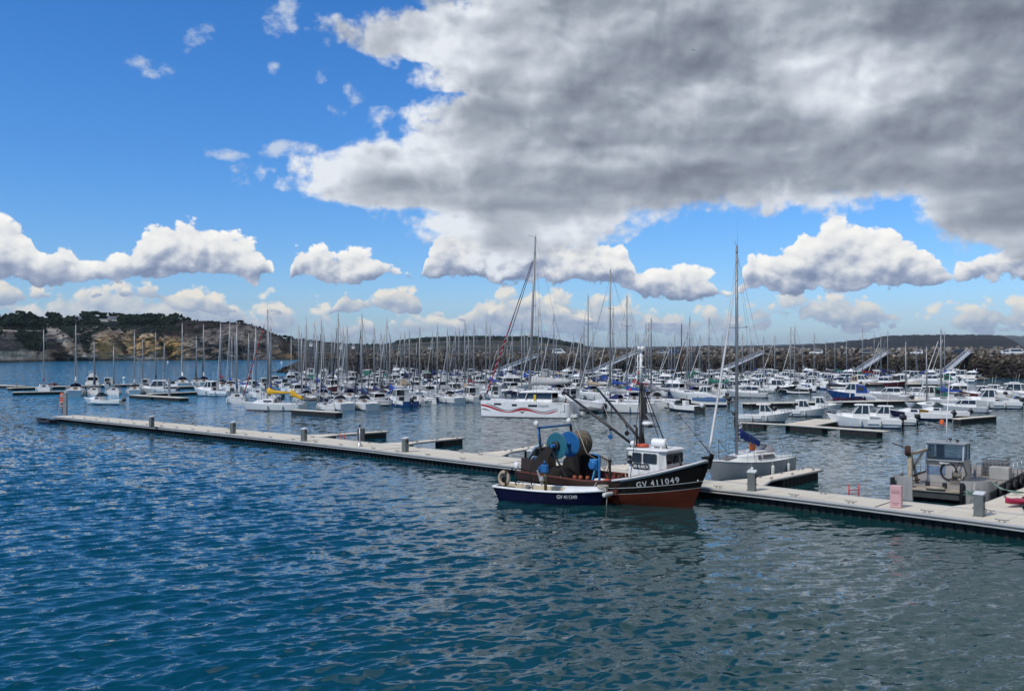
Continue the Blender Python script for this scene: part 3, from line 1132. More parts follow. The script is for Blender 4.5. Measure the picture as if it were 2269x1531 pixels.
def house(px, base, d0, w, h, roof_h, dep, label, yaw=0.0, flat=False, storeys=1, nwin=4, chimney=True):
    d, x0, z0 = d0, (px - CX) * d0 / F, EYE + (HY - base) * d0 / F
    if d0 < 1000:
        x0, d, z0 = on_land(px, base)
    s = d / F
    w, h, roof_h = w * s, h * s, roof_h * s
    r = empty('house', (x0, d, z0), yaw)
    tag(r, label, 'house', 'houses on the far shore')
    m = MB()
    m.box((0, 0, h / 2 - 1.5), (w, dep, h + 3.0))
    m.build('wall', WALLW, r)
    m = MB()
    if flat:
        m.box((0, 0, h + roof_h / 2), (w * 1.06, dep * 1.1, roof_h))
        m.build('roof', WALLW, r)
    else:
        e = 0.3
        pts = [(-w / 2 - e, -dep / 2 - e, h), (w / 2 + e, -dep / 2 - e, h), (w / 2 + e, dep / 2 + e, h), (-w / 2 - e, dep / 2 + e, h), (-w / 2 - e, 0, h + roof_h), (w / 2 + e, 0, h + roof_h)]
        m.add(pts, [(0, 1, 5, 4), (2, 3, 4, 5), (1, 2, 5), (3, 0, 4), (3, 2, 1, 0)])
        ro = m.build('roof', SLATE, r)
        if chimney:
            for sx in (-1, 1):
                c = MB()
                c.box((sx * (w / 2 - 0.6), 0, h + roof_h * 0.9), (0.9, 0.7, roof_h * 0.9))
                c.build('chimney', WALLW, ro)
    for q in range(nwin):
        m = MB()
        m.box((-w / 2 + w * (q + 0.5) / nwin, -dep / 2 - 0.03, h * 0.5), (w / nwin * 0.42, 0.1, h * 0.42))
        m.build('window', PANE, r)


house(175, 709, 920, 17, 4.0, 5.0, 7, 'gabled white house at the cliff edge with twin chimneys')
house(104, 713, 900, 13, 3.0, 2.5, 6, 'small low white house half hidden in the wood')
house(228, 711, 940, 26, 3.0, 1.0, 7, 'long flat roofed white villa on the cliff top', flat=True, nwin=6)
house(252, 710, 945, 22, 4.0, 5.5, 8, 'large grey roofed house beside the flat white villa', yaw=0.3)
house(402, 713, 960, 13, 2.0, 2.2, 7, 'low dark roofed house beside the lone pines')
house(5, 713, 890, 8, 2.5, 2.0, 6, 'pale cottage at the edge of the brown heath')
house(690, 764, 1560, 7, 4.0, 3.5, 8, 'white house low on the hill behind the breakwater end', nwin=2)
house(757, 770, 1560, 8, 4.5, 3.0, 8, 'white house among trees beyond the breakwater tip', nwin=2)
house(783, 769, 1580, 6, 3.0, 2.5, 7, 'smaller white house past the breakwater tip', nwin=2)
house(953, 775, 1540, 9, 4.0, 2.5, 8, 'pair fronted white house below the pale fields', nwin=3)
house(1172, 748, 2000, 7, 6.0, 2.0, 6, 'tall flat topped lookout block on the hill crest', flat=True, nwin=3)
gh = empty('greenhouse', PD(1075, 754, 1990))
tag(gh, 'long pale greenhouse roofs just under the hill crest', 'greenhouse')
for q in range(2):
    m = MB()
    w_ = (60 - 12 * q) * 1990 / F
    m.add([(-w_ / 2, -8 - 25 * q, -3 * q), (w_ / 2, -8 - 25 * q, -3 * q), (w_ / 2, 8 - 25 * q, -3 * q), (-w_ / 2, 8 - 25 * q, -3 * q), (-w_ / 2, -25 * q, 3 - 3 * q), (w_ / 2, -25 * q, 3 - 3 * q)],
          [(0, 1, 5, 4), (2, 3, 4, 5), (1, 2, 5), (3, 0, 4), (3, 2, 1, 0)])
    m.build('roof', mat('greenhouse_sheet', (0.42, 0.46, 0.50), 0.4), gh)

# ------------------------------------------------------------------ rubble breakwater with its road
BW_A = P(640, 826)                 # tip of the mole at the water
BW_B = P(2269, 839)
BW_DIR = (BW_B - BW_A)
BW_DIR.z = 0
BW_LEN = BW_DIR.length
BW_DIR.normalize()
BW_NRM = Vector((-BW_DIR.y, BW_DIR.x, 0))      # away from the camera
ROAD_Z = 7.3
TOE, ROAD0, ROAD1, BACK0, BACK1 = 0.0, 9.5, 17.5, 19.0, 24.0


def bw(s, n, z):
    p = BW_A + BW_DIR * s + BW_NRM * n
    return Vector((p.x, p.y, z))


def breakwater():
    root = empty('breakwater', bw(0, 0, 0))
    tag(root, 'long breakwater of dark rubble rock with a road and pale boulders on top', 'breakwater')
    o0 = Vector(root.location)
    ext = 260.0
    prof = [(-1.5, -1.5), (8.3, 6.3), (8.8, 6.9), (19.2, 6.9), (20.5, 9.0), (24, 9.2), (38, -2)]
    m = MB()
    rings = []
    for s in np.linspace(6, BW_LEN + ext, 40):
        rings.append([bw(s, n, z) - o0 for n, z in prof])
    # rounded head of the mole
    head = []
    for q in range(9):
        a = pi / 2 * (1 - q / 8.0)
        k = cos(a)
        head.append([bw(6 - 16 * sin(a) * max(0.0, (9.4 - z) / 9.4) - 4 * sin(a), 12 + (n - 12) * max(k, 0.02), z * (0.25 + 0.75 * k) if z > 0 else z) - o0 for n, z in prof])
    m.loft(head + rings, 0, closed=False, smooth=False)
    m.build('core', mat('rubble_core', (0.032, 0.029, 0.026), 0.95, var=0.5, scale=0.8, bump=0.2, bscale=1.5), root)
    # road slab
    m = MB()
    m.loft([[bw(s, n, z) - o0 for n, z in ((ROAD0, 6.8), (ROAD0, ROAD_Z), (ROAD1, ROAD_Z), (ROAD1, 6.8))] for s in (14, BW_LEN + ext)], 0, closed=False, cap0=False, smooth=False)
    m.build('roadway', mat('old_tarmac', (0.07, 0.068, 0.065), 0.95, scale=0.7), root)
    # armour stones
    rng = np.random.default_rng(31)
    v0, f0 = ICO1
    C, R, T = [], [], []

    def put(s, n, z, r, tone):
        C.append((bw(s, n, z) - o0)[:])
        R.append(r)
        T.append(tone)

    def tone_of(z, s):
        b = rng.normal(0, 1)
        wet = 1 / (1 + math.exp((z - 4.7 - 0.5 * sin(s * 0.09)) / 0.5))
        dry = np.array([0.055, 0.043, 0.031]) * (1 + 0.35 * b)
        if rng.random() < 0.16:
            dry = np.array([0.125, 0.108, 0.088]) * (1 + 0.2 * b)
        w = np.array([0.016, 0.0135, 0.010]) * (1 + 0.45 * b)
        if z > 5.3:
            dry = dry * 1.45
        return np.clip(dry * (1 - wet) + w * wet, 0.008, 0.55)

    for s in np.arange(-8, BW_LEN + 40, 0.98):
        for j in range(14):
            t = (j + rng.uniform(-0.4, 0.4)) / 13.0
            n = -1.2 + 10.0 * t
            z = -0.8 + 7.6 * t
            ss = s + rng.uniform(-0.6, 0.6)
            if ss < 12:                       # the head slopes down to the water
                e = max(0.0, (12 - ss) / 22.0)
                zmax = 7.0 * (1 - e) ** 0.9
                if z > zmax:
                    continue
                n += 8 * e * rng.random()
            put(ss, n - 0.1 + rng.uniform(-0.3, 0.3), z + rng.uniform(-0.2, 0.2), 0.36 + 0.62 * rng.random() ** 1.7, tone_of(z, ss))
    # big pale boulders of the seaward crest, and loose ones along the road edge
    for s in np.arange(22, BW_LEN + 60, 1.3):
        for n, z, r0, r1, pr in ((19.3, 7.9, 0.6, 1.2, 1.0), (20.6, 8.6, 0.6, 1.3, 1.0), (22.4, 8.9, 0.6, 1.2, 0.8), (21.5, 9.4, 0.4, 0.9, 0.35)):
            lo = 0.62 if s < 150 else 1.0
            if rng.random() < pr:
                b = rng.normal(0, 1)
                put(s + rng.uniform(-0.7, 0.7), n + rng.uniform(-0.4, 0.4), z + rng.uniform(-0.3, 0.35) * lo - (0.3 if s < 150 else 0), rng.uniform(r0, r1) * (0.8 if s < 150 else 1), np.clip(np.array([0.15, 0.135, 0.115]) * (1 + 0.32 * b), 0.05, 0.6))
        if rng.random() < 0.8:
            b = rng.normal(0, 1)
            put(s + rng.uniform(-0.6, 0.6), 8.9 + rng.uniform(-0.4, 0.4), 6.9 + rng.uniform(-0.1, 0.25), rng.uniform(0.45, 0.85), np.clip(np.array([0.14, 0.125, 0.105]) * (1 + 0.3 * b), 0.05, 0.5))
    N, n = len(C), len(v0)
    V = np.repeat(v0[None], N, 0) * (0.72 + 0.5 * rng.random((N, n, 1)))
    sc = 0.75 + 0.5 * rng.random((N, 1, 3))
    sc[..., 2] *= 0.85
    V = V * sc * np.array(R)[:, None, None]
    V = V + np.array(C)[:, None, :]
    Fc = (f0[None] + (np.arange(N) * n)[:, None, None]).reshape(-1, 3)
    tn = np.repeat(np.array(T)[:, None, :], n, 1).reshape(-1, 3)
    st = np_mesh('armour_rock', V.reshape(-1, 3), Fc, attr_mat('armour_stone', 'tone', fine=0.7, amt=0.4, scale2=4.0, bump=0.06), root, smooth=False, attr={'tone': tn})
    st['kind'] = 'stuff'


breakwater()

# ------------------------------------------------------------------ floating pontoons of the outer basin
DECK_Z = 0.65
CONC = mat('pale_concrete', (0.68, 0.60, 0.475), 0.9, var=0.22, scale=0.5, bump=0.004, bscale=14, stain=(0.47, 0.41, 0.32), stain_amt=0.5)
FLOATM = mat('algae_dark_float', (0.010, 0.012, 0.013), 0.85, var=0.5, scale=1.5, stain=(0.022, 0.026, 0.020), stain_amt=0.6, bump=0.02, bscale=6)
FENDER = mat('grey_rub_rail', (0.36, 0.36, 0.35), 0.6, var=0.2, scale=1.2, stain=(0.18, 0.17, 0.15), stain_amt=0.5)
ALU = mat('brushed_aluminium', (0.42, 0.43, 0.44), 0.42, metal=0.6, var=0.15)
GALV = mat('galvanised_steel', (0.20, 0.205, 0.21), 0.55, metal=0.4, var=0.25)
DARKM = mat('dark_metal', (0.03, 0.03, 0.032), 0.5, metal=0.5)
RED = mat('red_paint', (0.50, 0.030, 0.030), 0.5)
ORANGE = mat('orange_plastic', (0.75, 0.12, 0.03), 0.5)
WHITEP = mat('white_paint', (0.76, 0.76, 0.74), 0.4, var=0.1, stain=(0.55, 0.52, 0.46), stain_amt=0.35)
BLACKR = mat('black_rubber', (0.012, 0.012, 0.013), 0.7)
ROPE = mat('pale_rope', (0.42, 0.39, 0.33), 0.9, bump=0.01, bscale=60)



def walkway_mat():
    m = bpy.data.materials.new('brushed_walkway_concrete')
    m.use_nodes = True
    t = m.node_tree
    b = t.nodes['Principled BSDF']
    gg = Graph(t)
    tc = gg.node('ShaderNodeTexCoord')
    x, y, z = gg.sep(tc.outputs['Object'])
    a = x * 0.745 - y * 0.667
    c = x * 0.667 + y * 0.745
    brush = gg.noise(gg.comb(a * 0.05, c * 4.0, z), 1.0, 5, 0.65)
    blot = gg.noise(gg.comb(a * 0.6, c * 1.0, z), 0.7, 6, 0.65)
    wet = gg.noise(gg.comb(a * 0.25, c * 0.8, z), 0.5, 5, 0.6)
    base = gg.mix(brush, (0.48, 0.435, 0.345), (0.73, 0.675, 0.555))
    base = gg.mix(gg.smooth(blot, 0.50, 0.70) * 0.45, base, (0.40, 0.35, 0.27))
    base = gg.mix(gg.smooth(wet, 0.60, 0.72) * 0.4, base, (0.36, 0.32, 0.26))
    speck = gg.noise(tc.outputs['Object'], 9.0, 2, 0.5)
    base = gg.mix(gg.smooth(speck, 0.70, 0.76) * 0.5, base, (0.80, 0.79, 0.76))
    # transverse joints between the poured bays
    bay = gg.math('FRACT', a / 3.0)
    base = gg.mix(gg.smooth((bay - 0.5).abs(), 0.485, 0.496) * 0.35, base, (0.20, 0.18, 0.15))
    gg.put(b.inputs['Base Color'], base)
    b.inputs['Roughness'].default_value = 0.9
    b.inputs['Specular IOR Level'].default_value = 0.2
    bn = gg.node('ShaderNodeBump')
    bn.inputs['Distance'].default_value = 0.004
    gg.put(bn.inputs['Height'], brush)
    t.links.new(bn.outputs[0], b.inputs['Normal'])
    return m


WALKM = walkway_mat()
NEAR = [(60, 916.0), (104, 920.5), (118, 922.2), (367, 947.2), (640, 975.5), (803, 993.5), (1086, 1027.0), (1300, 1051), (1548, 1078.5), (1700, 1095), (1840, 1112), (1920, 1122), (2140, 1149.0), (2269, 1166), (2600, 1212)]
FAR = [(60, 909), (104, 914.0), (128, 916.6), (367, 936.2), (640, 962.3), (800, 978.6), (930, 992), (1084, 1008.4), (1168, 1018), (1320, 1035.5), (1553, 1062.0), (1655, 1073), (1752, 1084), (1840, 1094), (1920, 1103), (2092, 1121), (2269, 1141), (2600, 1182)]


def edge(pts, x):
    q = np.array([P(a, b, DECK_Z)[:2] for a, b in pts])
    return np.interp(x, q[:, 0], q[:, 1])


def main_pontoon():
    p0 = P(118, 922, DECK_Z)
    root = empty('floating_pontoon', (p0.x, p0.y, 0))
    tag(root, 'long pale concrete walkway pontoon with dark floats, running beside the dark fishing boat', 'pontoon')
    o = Vector(root.location)
    xs = np.linspace(P(118, 922, DECK_Z).x, P(2590, 1210, DECK_Z).x, 120)
    yn, yf = edge(NEAR, xs), edge(FAR, xs)
    m = MB()
    secs = []
    for x, a, b in zip(xs, yn, yf):
        d = Vector((0.667, 0.745, 0)).normalized()
        n = Vector((x, a, 0)) - o
        w = (b - a) * 0.9
        secs.append((n, n + d * max(w * 0.745, 1.0)))
    # measured width along the normal
    secs = []
    for i, (x, a) in enumerate(zip(xs, yn)):
        n = Vector((x, a, 0))
        best = None
        nd = Vector((0.667, 0.745, 0))
        for t in np.linspace(1.5, 7, 111):
            q = n + nd * t
            if q.y >= edge(FAR, q.x):
                best = t
                break
        secs.append((n - o, n - o + nd * (best or 3.5)))
    rings = []
    for n, f in secs:
        rings.append([n + Vector((0, 0, 0.42)), n + Vector((0, 0, DECK_Z)), f + Vector((0, 0, DECK_Z)), f + Vector((0, 0, 0.42))])
    m.loft(rings, 0, closed=True, cap0=True, cap1=True, smooth=False)
    m.build('deck', WALKM, root)
    # joints between the concrete units, as thin dark strips let into the deck
    for i in range(9, 118, 14):
        n, f = secs[i]
        m = MB()
        m.bar(n + Vector((0, 0, DECK_Z + 0.004)), f + Vector((0, 0, DECK_Z + 0.004)), 0.08, 0.012)
        m.build('joint_strip', BLACKR, root)
    m = MB()
    for side in (0, 1):
        nd = Vector((0.667, 0.745, 0)) * (0.35 if side == 0 else -0.35)
        m = MB()
        m.loft([[q + nd + Vector((0, 0, -0.55)), q + nd + Vector((0, 0, 0.46)), q + nd * 3 + Vector((0, 0, 0.46)), q + nd * 3 + Vector((0, 0, -0.55))] for q in [s_[side] for s_ in secs]], 0, closed=True, cap0=True, cap1=True, smooth=False)
        # ribs of the float walls
        for i in range(0, 119):
            for k in (0.15, 0.65):
                q = secs[i][side] * (1 - k) + secs[i + 1][side] * k
                m.box(q + nd * 0.93 + Vector((0, 0, -0.05)), (0.34 if (i // 4) % 2 else 0.16, 0.12, 0.96), yaw=-0.73)
        m.build('float', FLOATM, root)
        m = MB()
        off = Vector((-0.667, -0.745, 0)) * (0.05 if side == 0 else -0.05)
        m.tube([s_[side] + off + Vector((0, 0, DECK_Z - 0.05)) for s_ in secs], 0.085, 8)
        m.tube([s_[side] + off * 0.3 + Vector((0, 0, DECK_Z - 0.22)) for s_ in secs], 0.055, 6)
        m.build('rub_rail', FENDER, root)
    # cleats
    cl = MB()
    for sx in (-0.12, 0.12):
        cl.tube([(sx, 0, 0), (sx * 0.8, 0, 0.09)], 0.022, 6)
        cl.box((sx, 0, 0.008), (0.1, 0.09, 0.016))
    cl.tube([(-0.30, 0, 0.125), (-0.2, 0, 0.10), (0.2, 0, 0.10), (0.30, 0, 0.125)], 0.024, 6)
    c0 = cl.build('cleat', GALV, root)
    first = True
    near_px = [155, 180, 206, 233, 259, 289, 318, 350, 384, 419, 454, 495, 537, 591, 641, 692, 747, 819, 872, 940, 1017, 1149, 1584, 1752, 1879, 2048, 2215]
    far_px = [230, 300, 370, 440, 515, 590, 700, 826, 935, 1031, 1072, 1831, 2000, 2195]
    for row, lst, pts in ((0, near_px, NEAR), (1, far_px, FAR)):
        for px in lst:
            py = interp(px, pts)
            q = P(px, py, DECK_Z) + Vector((0.667, 0.745, 0)) * (0.38 if row == 0 else -0.38)
            c = c0 if first else c0.copy()
            if not first:
                COL.objects.link(c)
                c.parent = root
            first = False
            c.location = q - o
            c.location.z = DECK_Z
            c.rotation_euler = (0, 0, -0.73)
    return root


main_pontoon()


def finger(b_px, t_px, label, w=0.95, floats=((0.62, 0.97),), fillet=2.6, extend=0.0):
    b, t = P(*b_px, 0.62), P(*t_px, 0.62)
    d = (t - b)
    Ln = d.length + extend
    yaw = atan2(d.y, d.x)
    r = empty('finger_pontoon', (b.x, b.y, 0), yaw)
    tag(r, label, 'pontoon', 'finger pontoons behind the long walkway')
    m = MB()
    hw = w / 2
    m.prism([(-0.5, -hw - 1.0), (fillet, -hw), (Ln - 0.2, -hw), (Ln, -hw + 0.2), (Ln, hw - 0.2), (Ln - 0.2, hw), (fillet, hw), (-0.5, hw + 1.0)], 0.47, 0.625)
    m.build('deck', CONC, r)
    for s in (-1, 1):
        m = MB()
        m.tube([(-0.2, s * (hw + 0.95), 0.56), (fillet, s * (hw + 0.04), 0.56), (Ln - 0.1, s * (hw + 0.04), 0.56)], 0.07, 6)
        m.build('rub_rail', FENDER, r)
    for a, e in floats:
        m = MB()
        m.box(((a + e) / 2 * Ln, 0, 0.02), ((e - a) * Ln, w * 0.98, 0.92), bev=0.03)
        n = max(2, int((e - a) * Ln / 0.45))
        for q in range(n):
            for s in (-1, 1):
                m.box((a * Ln + (q + 0.5) * (e - a) * Ln / n, s * (w * 0.49 + 0.012), 0.02), ((e - a) * Ln / n * 0.8, 0.05, 0.86))
        m.build('float', FLOATM, r)
    m = MB()
    m.box((fillet * 0.55, 0, 0.2), (fillet * 0.5, w * 1.2, 0.5), bev=0.03)
    m.build('root_float', FLOATM, r)
    for q in (0.32, 0.6, 0.9):
        for s in (-1, 1):
            m = MB()
            m.box((q * Ln, s * (hw - 0.2), 0.64), (0.3, 0.06, 0.03))
            m.tube([(q * Ln - 0.18, s * (hw - 0.2), 0.72), (q * Ln + 0.18, s * (hw - 0.2), 0.72)], 0.02, 5)
            m.tube([(q * Ln - 0.06, s * (hw - 0.2), 0.64), (q * Ln - 0.06, s * (hw - 0.2), 0.72)], 0.015, 5)
            m.tube([(q * Ln + 0.06, s * (hw - 0.2), 0.64), (q * Ln + 0.06, s * (hw - 0.2), 0.72)], 0.015, 5)
            m.build('cleat', GALV, r)
    return r


F1 = finger((694, 965.5), (857, 954.8), 'narrow finger pontoon with two red ladder posts beside it', floats=((0.66, 0.96),))
finger((866, 984.5), (1023, 968.6), 'narrow empty finger pontoon just past the dark square pile', floats=((0.66, 0.96),))
finger((1080, 1006.5), (1216, 984.5), 'finger pontoon reaching behind the blue net drums', floats=((0.66, 0.96),))
finger((1346, 1039), (1482, 1012), 'finger pontoon half hidden behind the white wheelhouse', floats=((0.66, 0.96),))
finger((1640, 1071), (1805, 1038.5), 'finger pontoon with the silver yacht tied along it', w=1.15, floats=((0.42, 0.93),))
finger((2190, 1129), (2330, 1072), 'broad finger pontoon with the magenta kayak tucked beside it', w=1.5, floats=((0.5, 0.97),), extend=3)


# ---- service pedestals
PED_G = mat('pedestal_grey_green', (0.125, 0.140, 0.135), 0.5, var=0.15, stain=(0.09, 0.10, 0.095), stain_amt=0.4)
PED_TOP = mat('pedestal_lid', (0.58, 0.60, 0.60), 0.4)
PINK = mat('faded_pink_paint', (0.55, 0.33, 0.33), 0.6, var=0.08, stain=(0.50, 0.36, 0.34), stain_amt=0.4)


def pedestal_proto():
    r = empty('service_pedestal')
    m = MB()
    m.box((0, 0, 0.50), (0.36, 0.34, 0.98), bev=0.02)
    m.box((0, 0, 0.02), (0.42, 0.40, 0.04))
    m.build('cabinet', PED_G, r)
    m = MB()
    m.add([(-0.2, -0.19, 0.99), (0.2, -0.19, 0.99), (0.2, 0.19, 0.99), (-0.2, 0.19, 0.99), (-0.2, -0.19, 1.03), (0.2, -0.19, 1.03), (0.2, 0.19, 1.12), (-0.2, 0.19, 1.12)],
          [(3, 2, 1, 0), (4, 5, 6, 7), (0, 1, 5, 4), (1, 2, 6, 5), (2, 3, 7, 6), (3, 0, 4, 7)])
    m.build('lid', PED_TOP, r)
    for z in (0.84, 0.72):
        m = MB()
        m.box((0.19, 0.02, z), (0.05, 0.14, 0.09), bev=0.01)
        m.build('socket', DARKM, r)
    for s in (-1, 1):
        m = MB()
        m.tube([(s * 0.18, 0, 0.36), (s * 0.25, 0, 0.36), (s * 0.25, 0, 0.32)], 0.02, 6)
        m.build('tap', DARKM, r)
    return r


ped = pedestal_proto()
PEDS = [(336, 946, 'grey service pedestal next along from the tall pile with the orange lifebuoy box'), (516, 960.5, 'grey service pedestal between two others on the bare far half of the walkway'),
        (673.5, 977, 'grey service pedestal opposite the root of the finger with red ladder posts'), (898, 1001, 'grey service pedestal opposite the finger past the dark square pile'),
        (1176, 1033, 'grey service pedestal beside the stern of the dark fishing boat'), (1666, 1087, 'grey green service pedestal in front of the silver yacht'),
        (2170, 1143, 'grey green service pedestal in front of the aluminium workboat')]
for i, (px, py, lab) in enumerate(PEDS):
    o = ped if i == 0 else copy_tree(ped)
    o.location = P(px, py, DECK_Z)
    o.rotation_euler = (0, 0, -0.73 + 0.12 * (i % 3))
    s = 1.0
    o.scale = (1.18, 1.18, 1.04)
    tag(o, lab, 'service pedestal', 'service pedestals along the walkway')

r = empty('pink_cabinet', P(1986, 1124, DECK_Z), -0.62)
tag(r, 'plain pink cabinet standing on the walkway by the workboat bow', 'cabinet')
m = MB()
m.box((0, 0, 0.56), (0.54, 0.34, 1.10), bev=0.025)
m.build('body', PINK, r)
for z, w_, h_ in ((0.86, 0.36, 0.03), (0.76, 0.40, 0.07), (0.26, 0.36, 0.03), (0.17, 0.26, 0.04)):
    m = MB()
    m.box((0, -0.175, z), (w_, 0.02, h_))
    m.build('slot', mat('pink_shadow_line', (0.38, 0.20, 0.20), 0.7), r)

# ---- piles, lamp post, ladders, lifebuoy box at the end of the walkway
def pile(px, py, top, label, dark=False, z=0.0, w=0.36):
    b = P(px, py, z)
    zt = EYE + (HY - top) * b.y / F
    r = empty('mooring_pile', (b.x, b.y, -1.0))
    tag(r, label, 'pile', 'steel mooring piles')
    m = MB()
    hh = zt + 1.0
    m.box((0, w / 2 - 0.02, hh / 2), (w, 0.04, hh))
    m.box((0, -w / 2 + 0.02, hh / 2), (w, 0.04, hh))
    m.box((0, 0, hh / 2), (0.04, w - 0.09, hh))
    m.box((w / 2 - 0.015, 0, hh / 2), (0.03, w - 0.1, hh - 0.02))
    m.build('shaft', mat('pile_steel', (0.24, 0.25, 0.26), 0.6, stain=(0.16, 0.14, 0.12), stain_amt=0.5) if not dark else mat('pile_dark_steel', (0.075, 0.08, 0.085), 0.6, var=0.3, stain=(0.03, 0.028, 0.026), stain_amt=0.7), r)
    m = MB()
    m.box((0, 0, hh + 0.03), (w * 1.12, w * 1.12, 0.06), bev=0.01)
    m.build('cap', GALV, r)
    return r


pile(144.5, 921.5, 872, 'tall pale steel pile at the seaward end of the walkway', z=0.4, w=0.42)
pile(800.5, 977.5, 950, 'dark square pile in the water beside the first finger pontoons', dark=True, w=0.62)

r = empty('lamp_post', P(797, 989, DECK_Z))
tag(r, 'thin grey lamp post with flared foot in front of the dark pile', 'lamp post')
m = MB()
m.lathe([(0.26, 0), (0.24, 0.06), (0.08, 0.34), (0.055, 0.5), (0.05, 1.6)], 10)
m.build('post', ALU, r)
m = MB()
m.lathe([(0.05, 1.6), (0.09, 1.62), (0.09, 1.74), (0.03, 1.78)], 10)
m.build('lamp_head', DARKM, r)

r = empty('lifebuoy_stand', P(138, 917, DECK_Z), 0.15)
tag(r, 'orange lifebuoy box on a post at the far end of the walkway', 'lifebuoy stand')
m = MB(); m.tube([(0, 0, 0), (0, 0, 1.3)], 0.06, 8); m.build('post', GALV, r)
m = MB(); m.box((-0.02, 0, 2.0), (0.42, 0.2, 1.25), bev=0.05); m.build('box', ORANGE, r)
m = MB(); m.torus((0.02, -0.13, 2.25), (0, 1, 0), 0.14, 0.045, 14, 6); m.build('emblem', WHITEP, r)
m = MB(); m.torus((0, -0.16, 1.2), (0, 1, 0), 0.27, 0.08, 18, 8); m.build('lifebuoy', mat('pale_orange_ring', (0.72, 0.36, 0.26), 0.6), r)


def ladder(px0, px1, py0, py1, d, label):
    a, b = PD(px0, py1, d), PD(px1, py1, d + 0.15)
    top = (py1 - py0) * d / F
    r = empty('boarding_ladder', a)
    tag(r, label, 'ladder', 'red boarding ladders')
    v = b - a
    v.z = 0
    for q in (Vector((0, 0, 0)), v):
        m = MB()
        m.tube([q + Vector((0, 0, -0.5)), q + Vector((0, 0, top))], 0.035, 6)
        m.build('rail', RED, r)
    for z in (-0.3, 0.0, top * 0.4):
        m = MB()
        m.tube([Vector((0, 0, z)), v + Vector((0, 0, z))], 0.02, 6)
        m.build('rung', RED, r)


ladder(755, 763.5, 961.5, 974, 87.5, 'small red ladder beside the first finger pontoon')
ladder(1881, 1903, 1073, 1094, 52.8, 'red ladder on the inner edge of the walkway near the workboat')

# ------------------------------------------------------------------ boats
HULLP = mat('hull_gelcoat', objcol=True, rough=0.28, var=0.06, scale=1.2, stain=(0.40, 0.38, 0.33), stain_amt=0.22, streak=True, coat=0.3)
DECKP = mat('deck_gelcoat', (0.72, 0.72, 0.70), 0.5, var=0.10, scale=1.5, stain=(0.50, 0.48, 0.44), stain_amt=0.4)
ANTIF = mat('antifouling', (0.035, 0.04, 0.055), 0.7, var=0.3)
STRIPE = mat('boot_stripe', (0.03, 0.05, 0.13), 0.4)
WINB = glass_mat('dark_acrylic', (0.018, 0.022, 0.026))
WINC = glass_mat('clear_windscreen', (0.025, 0.035, 0.04), trans=0.28)
MASTM = mat('mast_alloy', (0.30, 0.305, 0.31), 0.45, metal=0.35, var=0.1)
WIRE = mat('stay_wire', (0.24, 0.245, 0.25), 0.4, metal=0.6)
COVER = mat('canvas_cover', objcol=True, rough=0.9, var=0.25, scale=2.5, bump=0.03, bscale=3.0)
TEAK = mat('teak', (0.22, 0.12, 0.06), 0.7, var=0.3, scale=4)
OUTB = mat('outboard_cowl', (0.016, 0.017, 0.019), 0.35)
TUBEG = mat('grey_inflatable', (0.17, 0.175, 0.18), 0.6)
STEEL = mat('stainless_rail', (0.45, 0.46, 0.47), 0.25, metal=0.8)
FEND = mat('fender_vinyl', (0.60, 0.60, 0.56), 0.5, stain=(0.42, 0.38, 0.30), stain_amt=0.4)


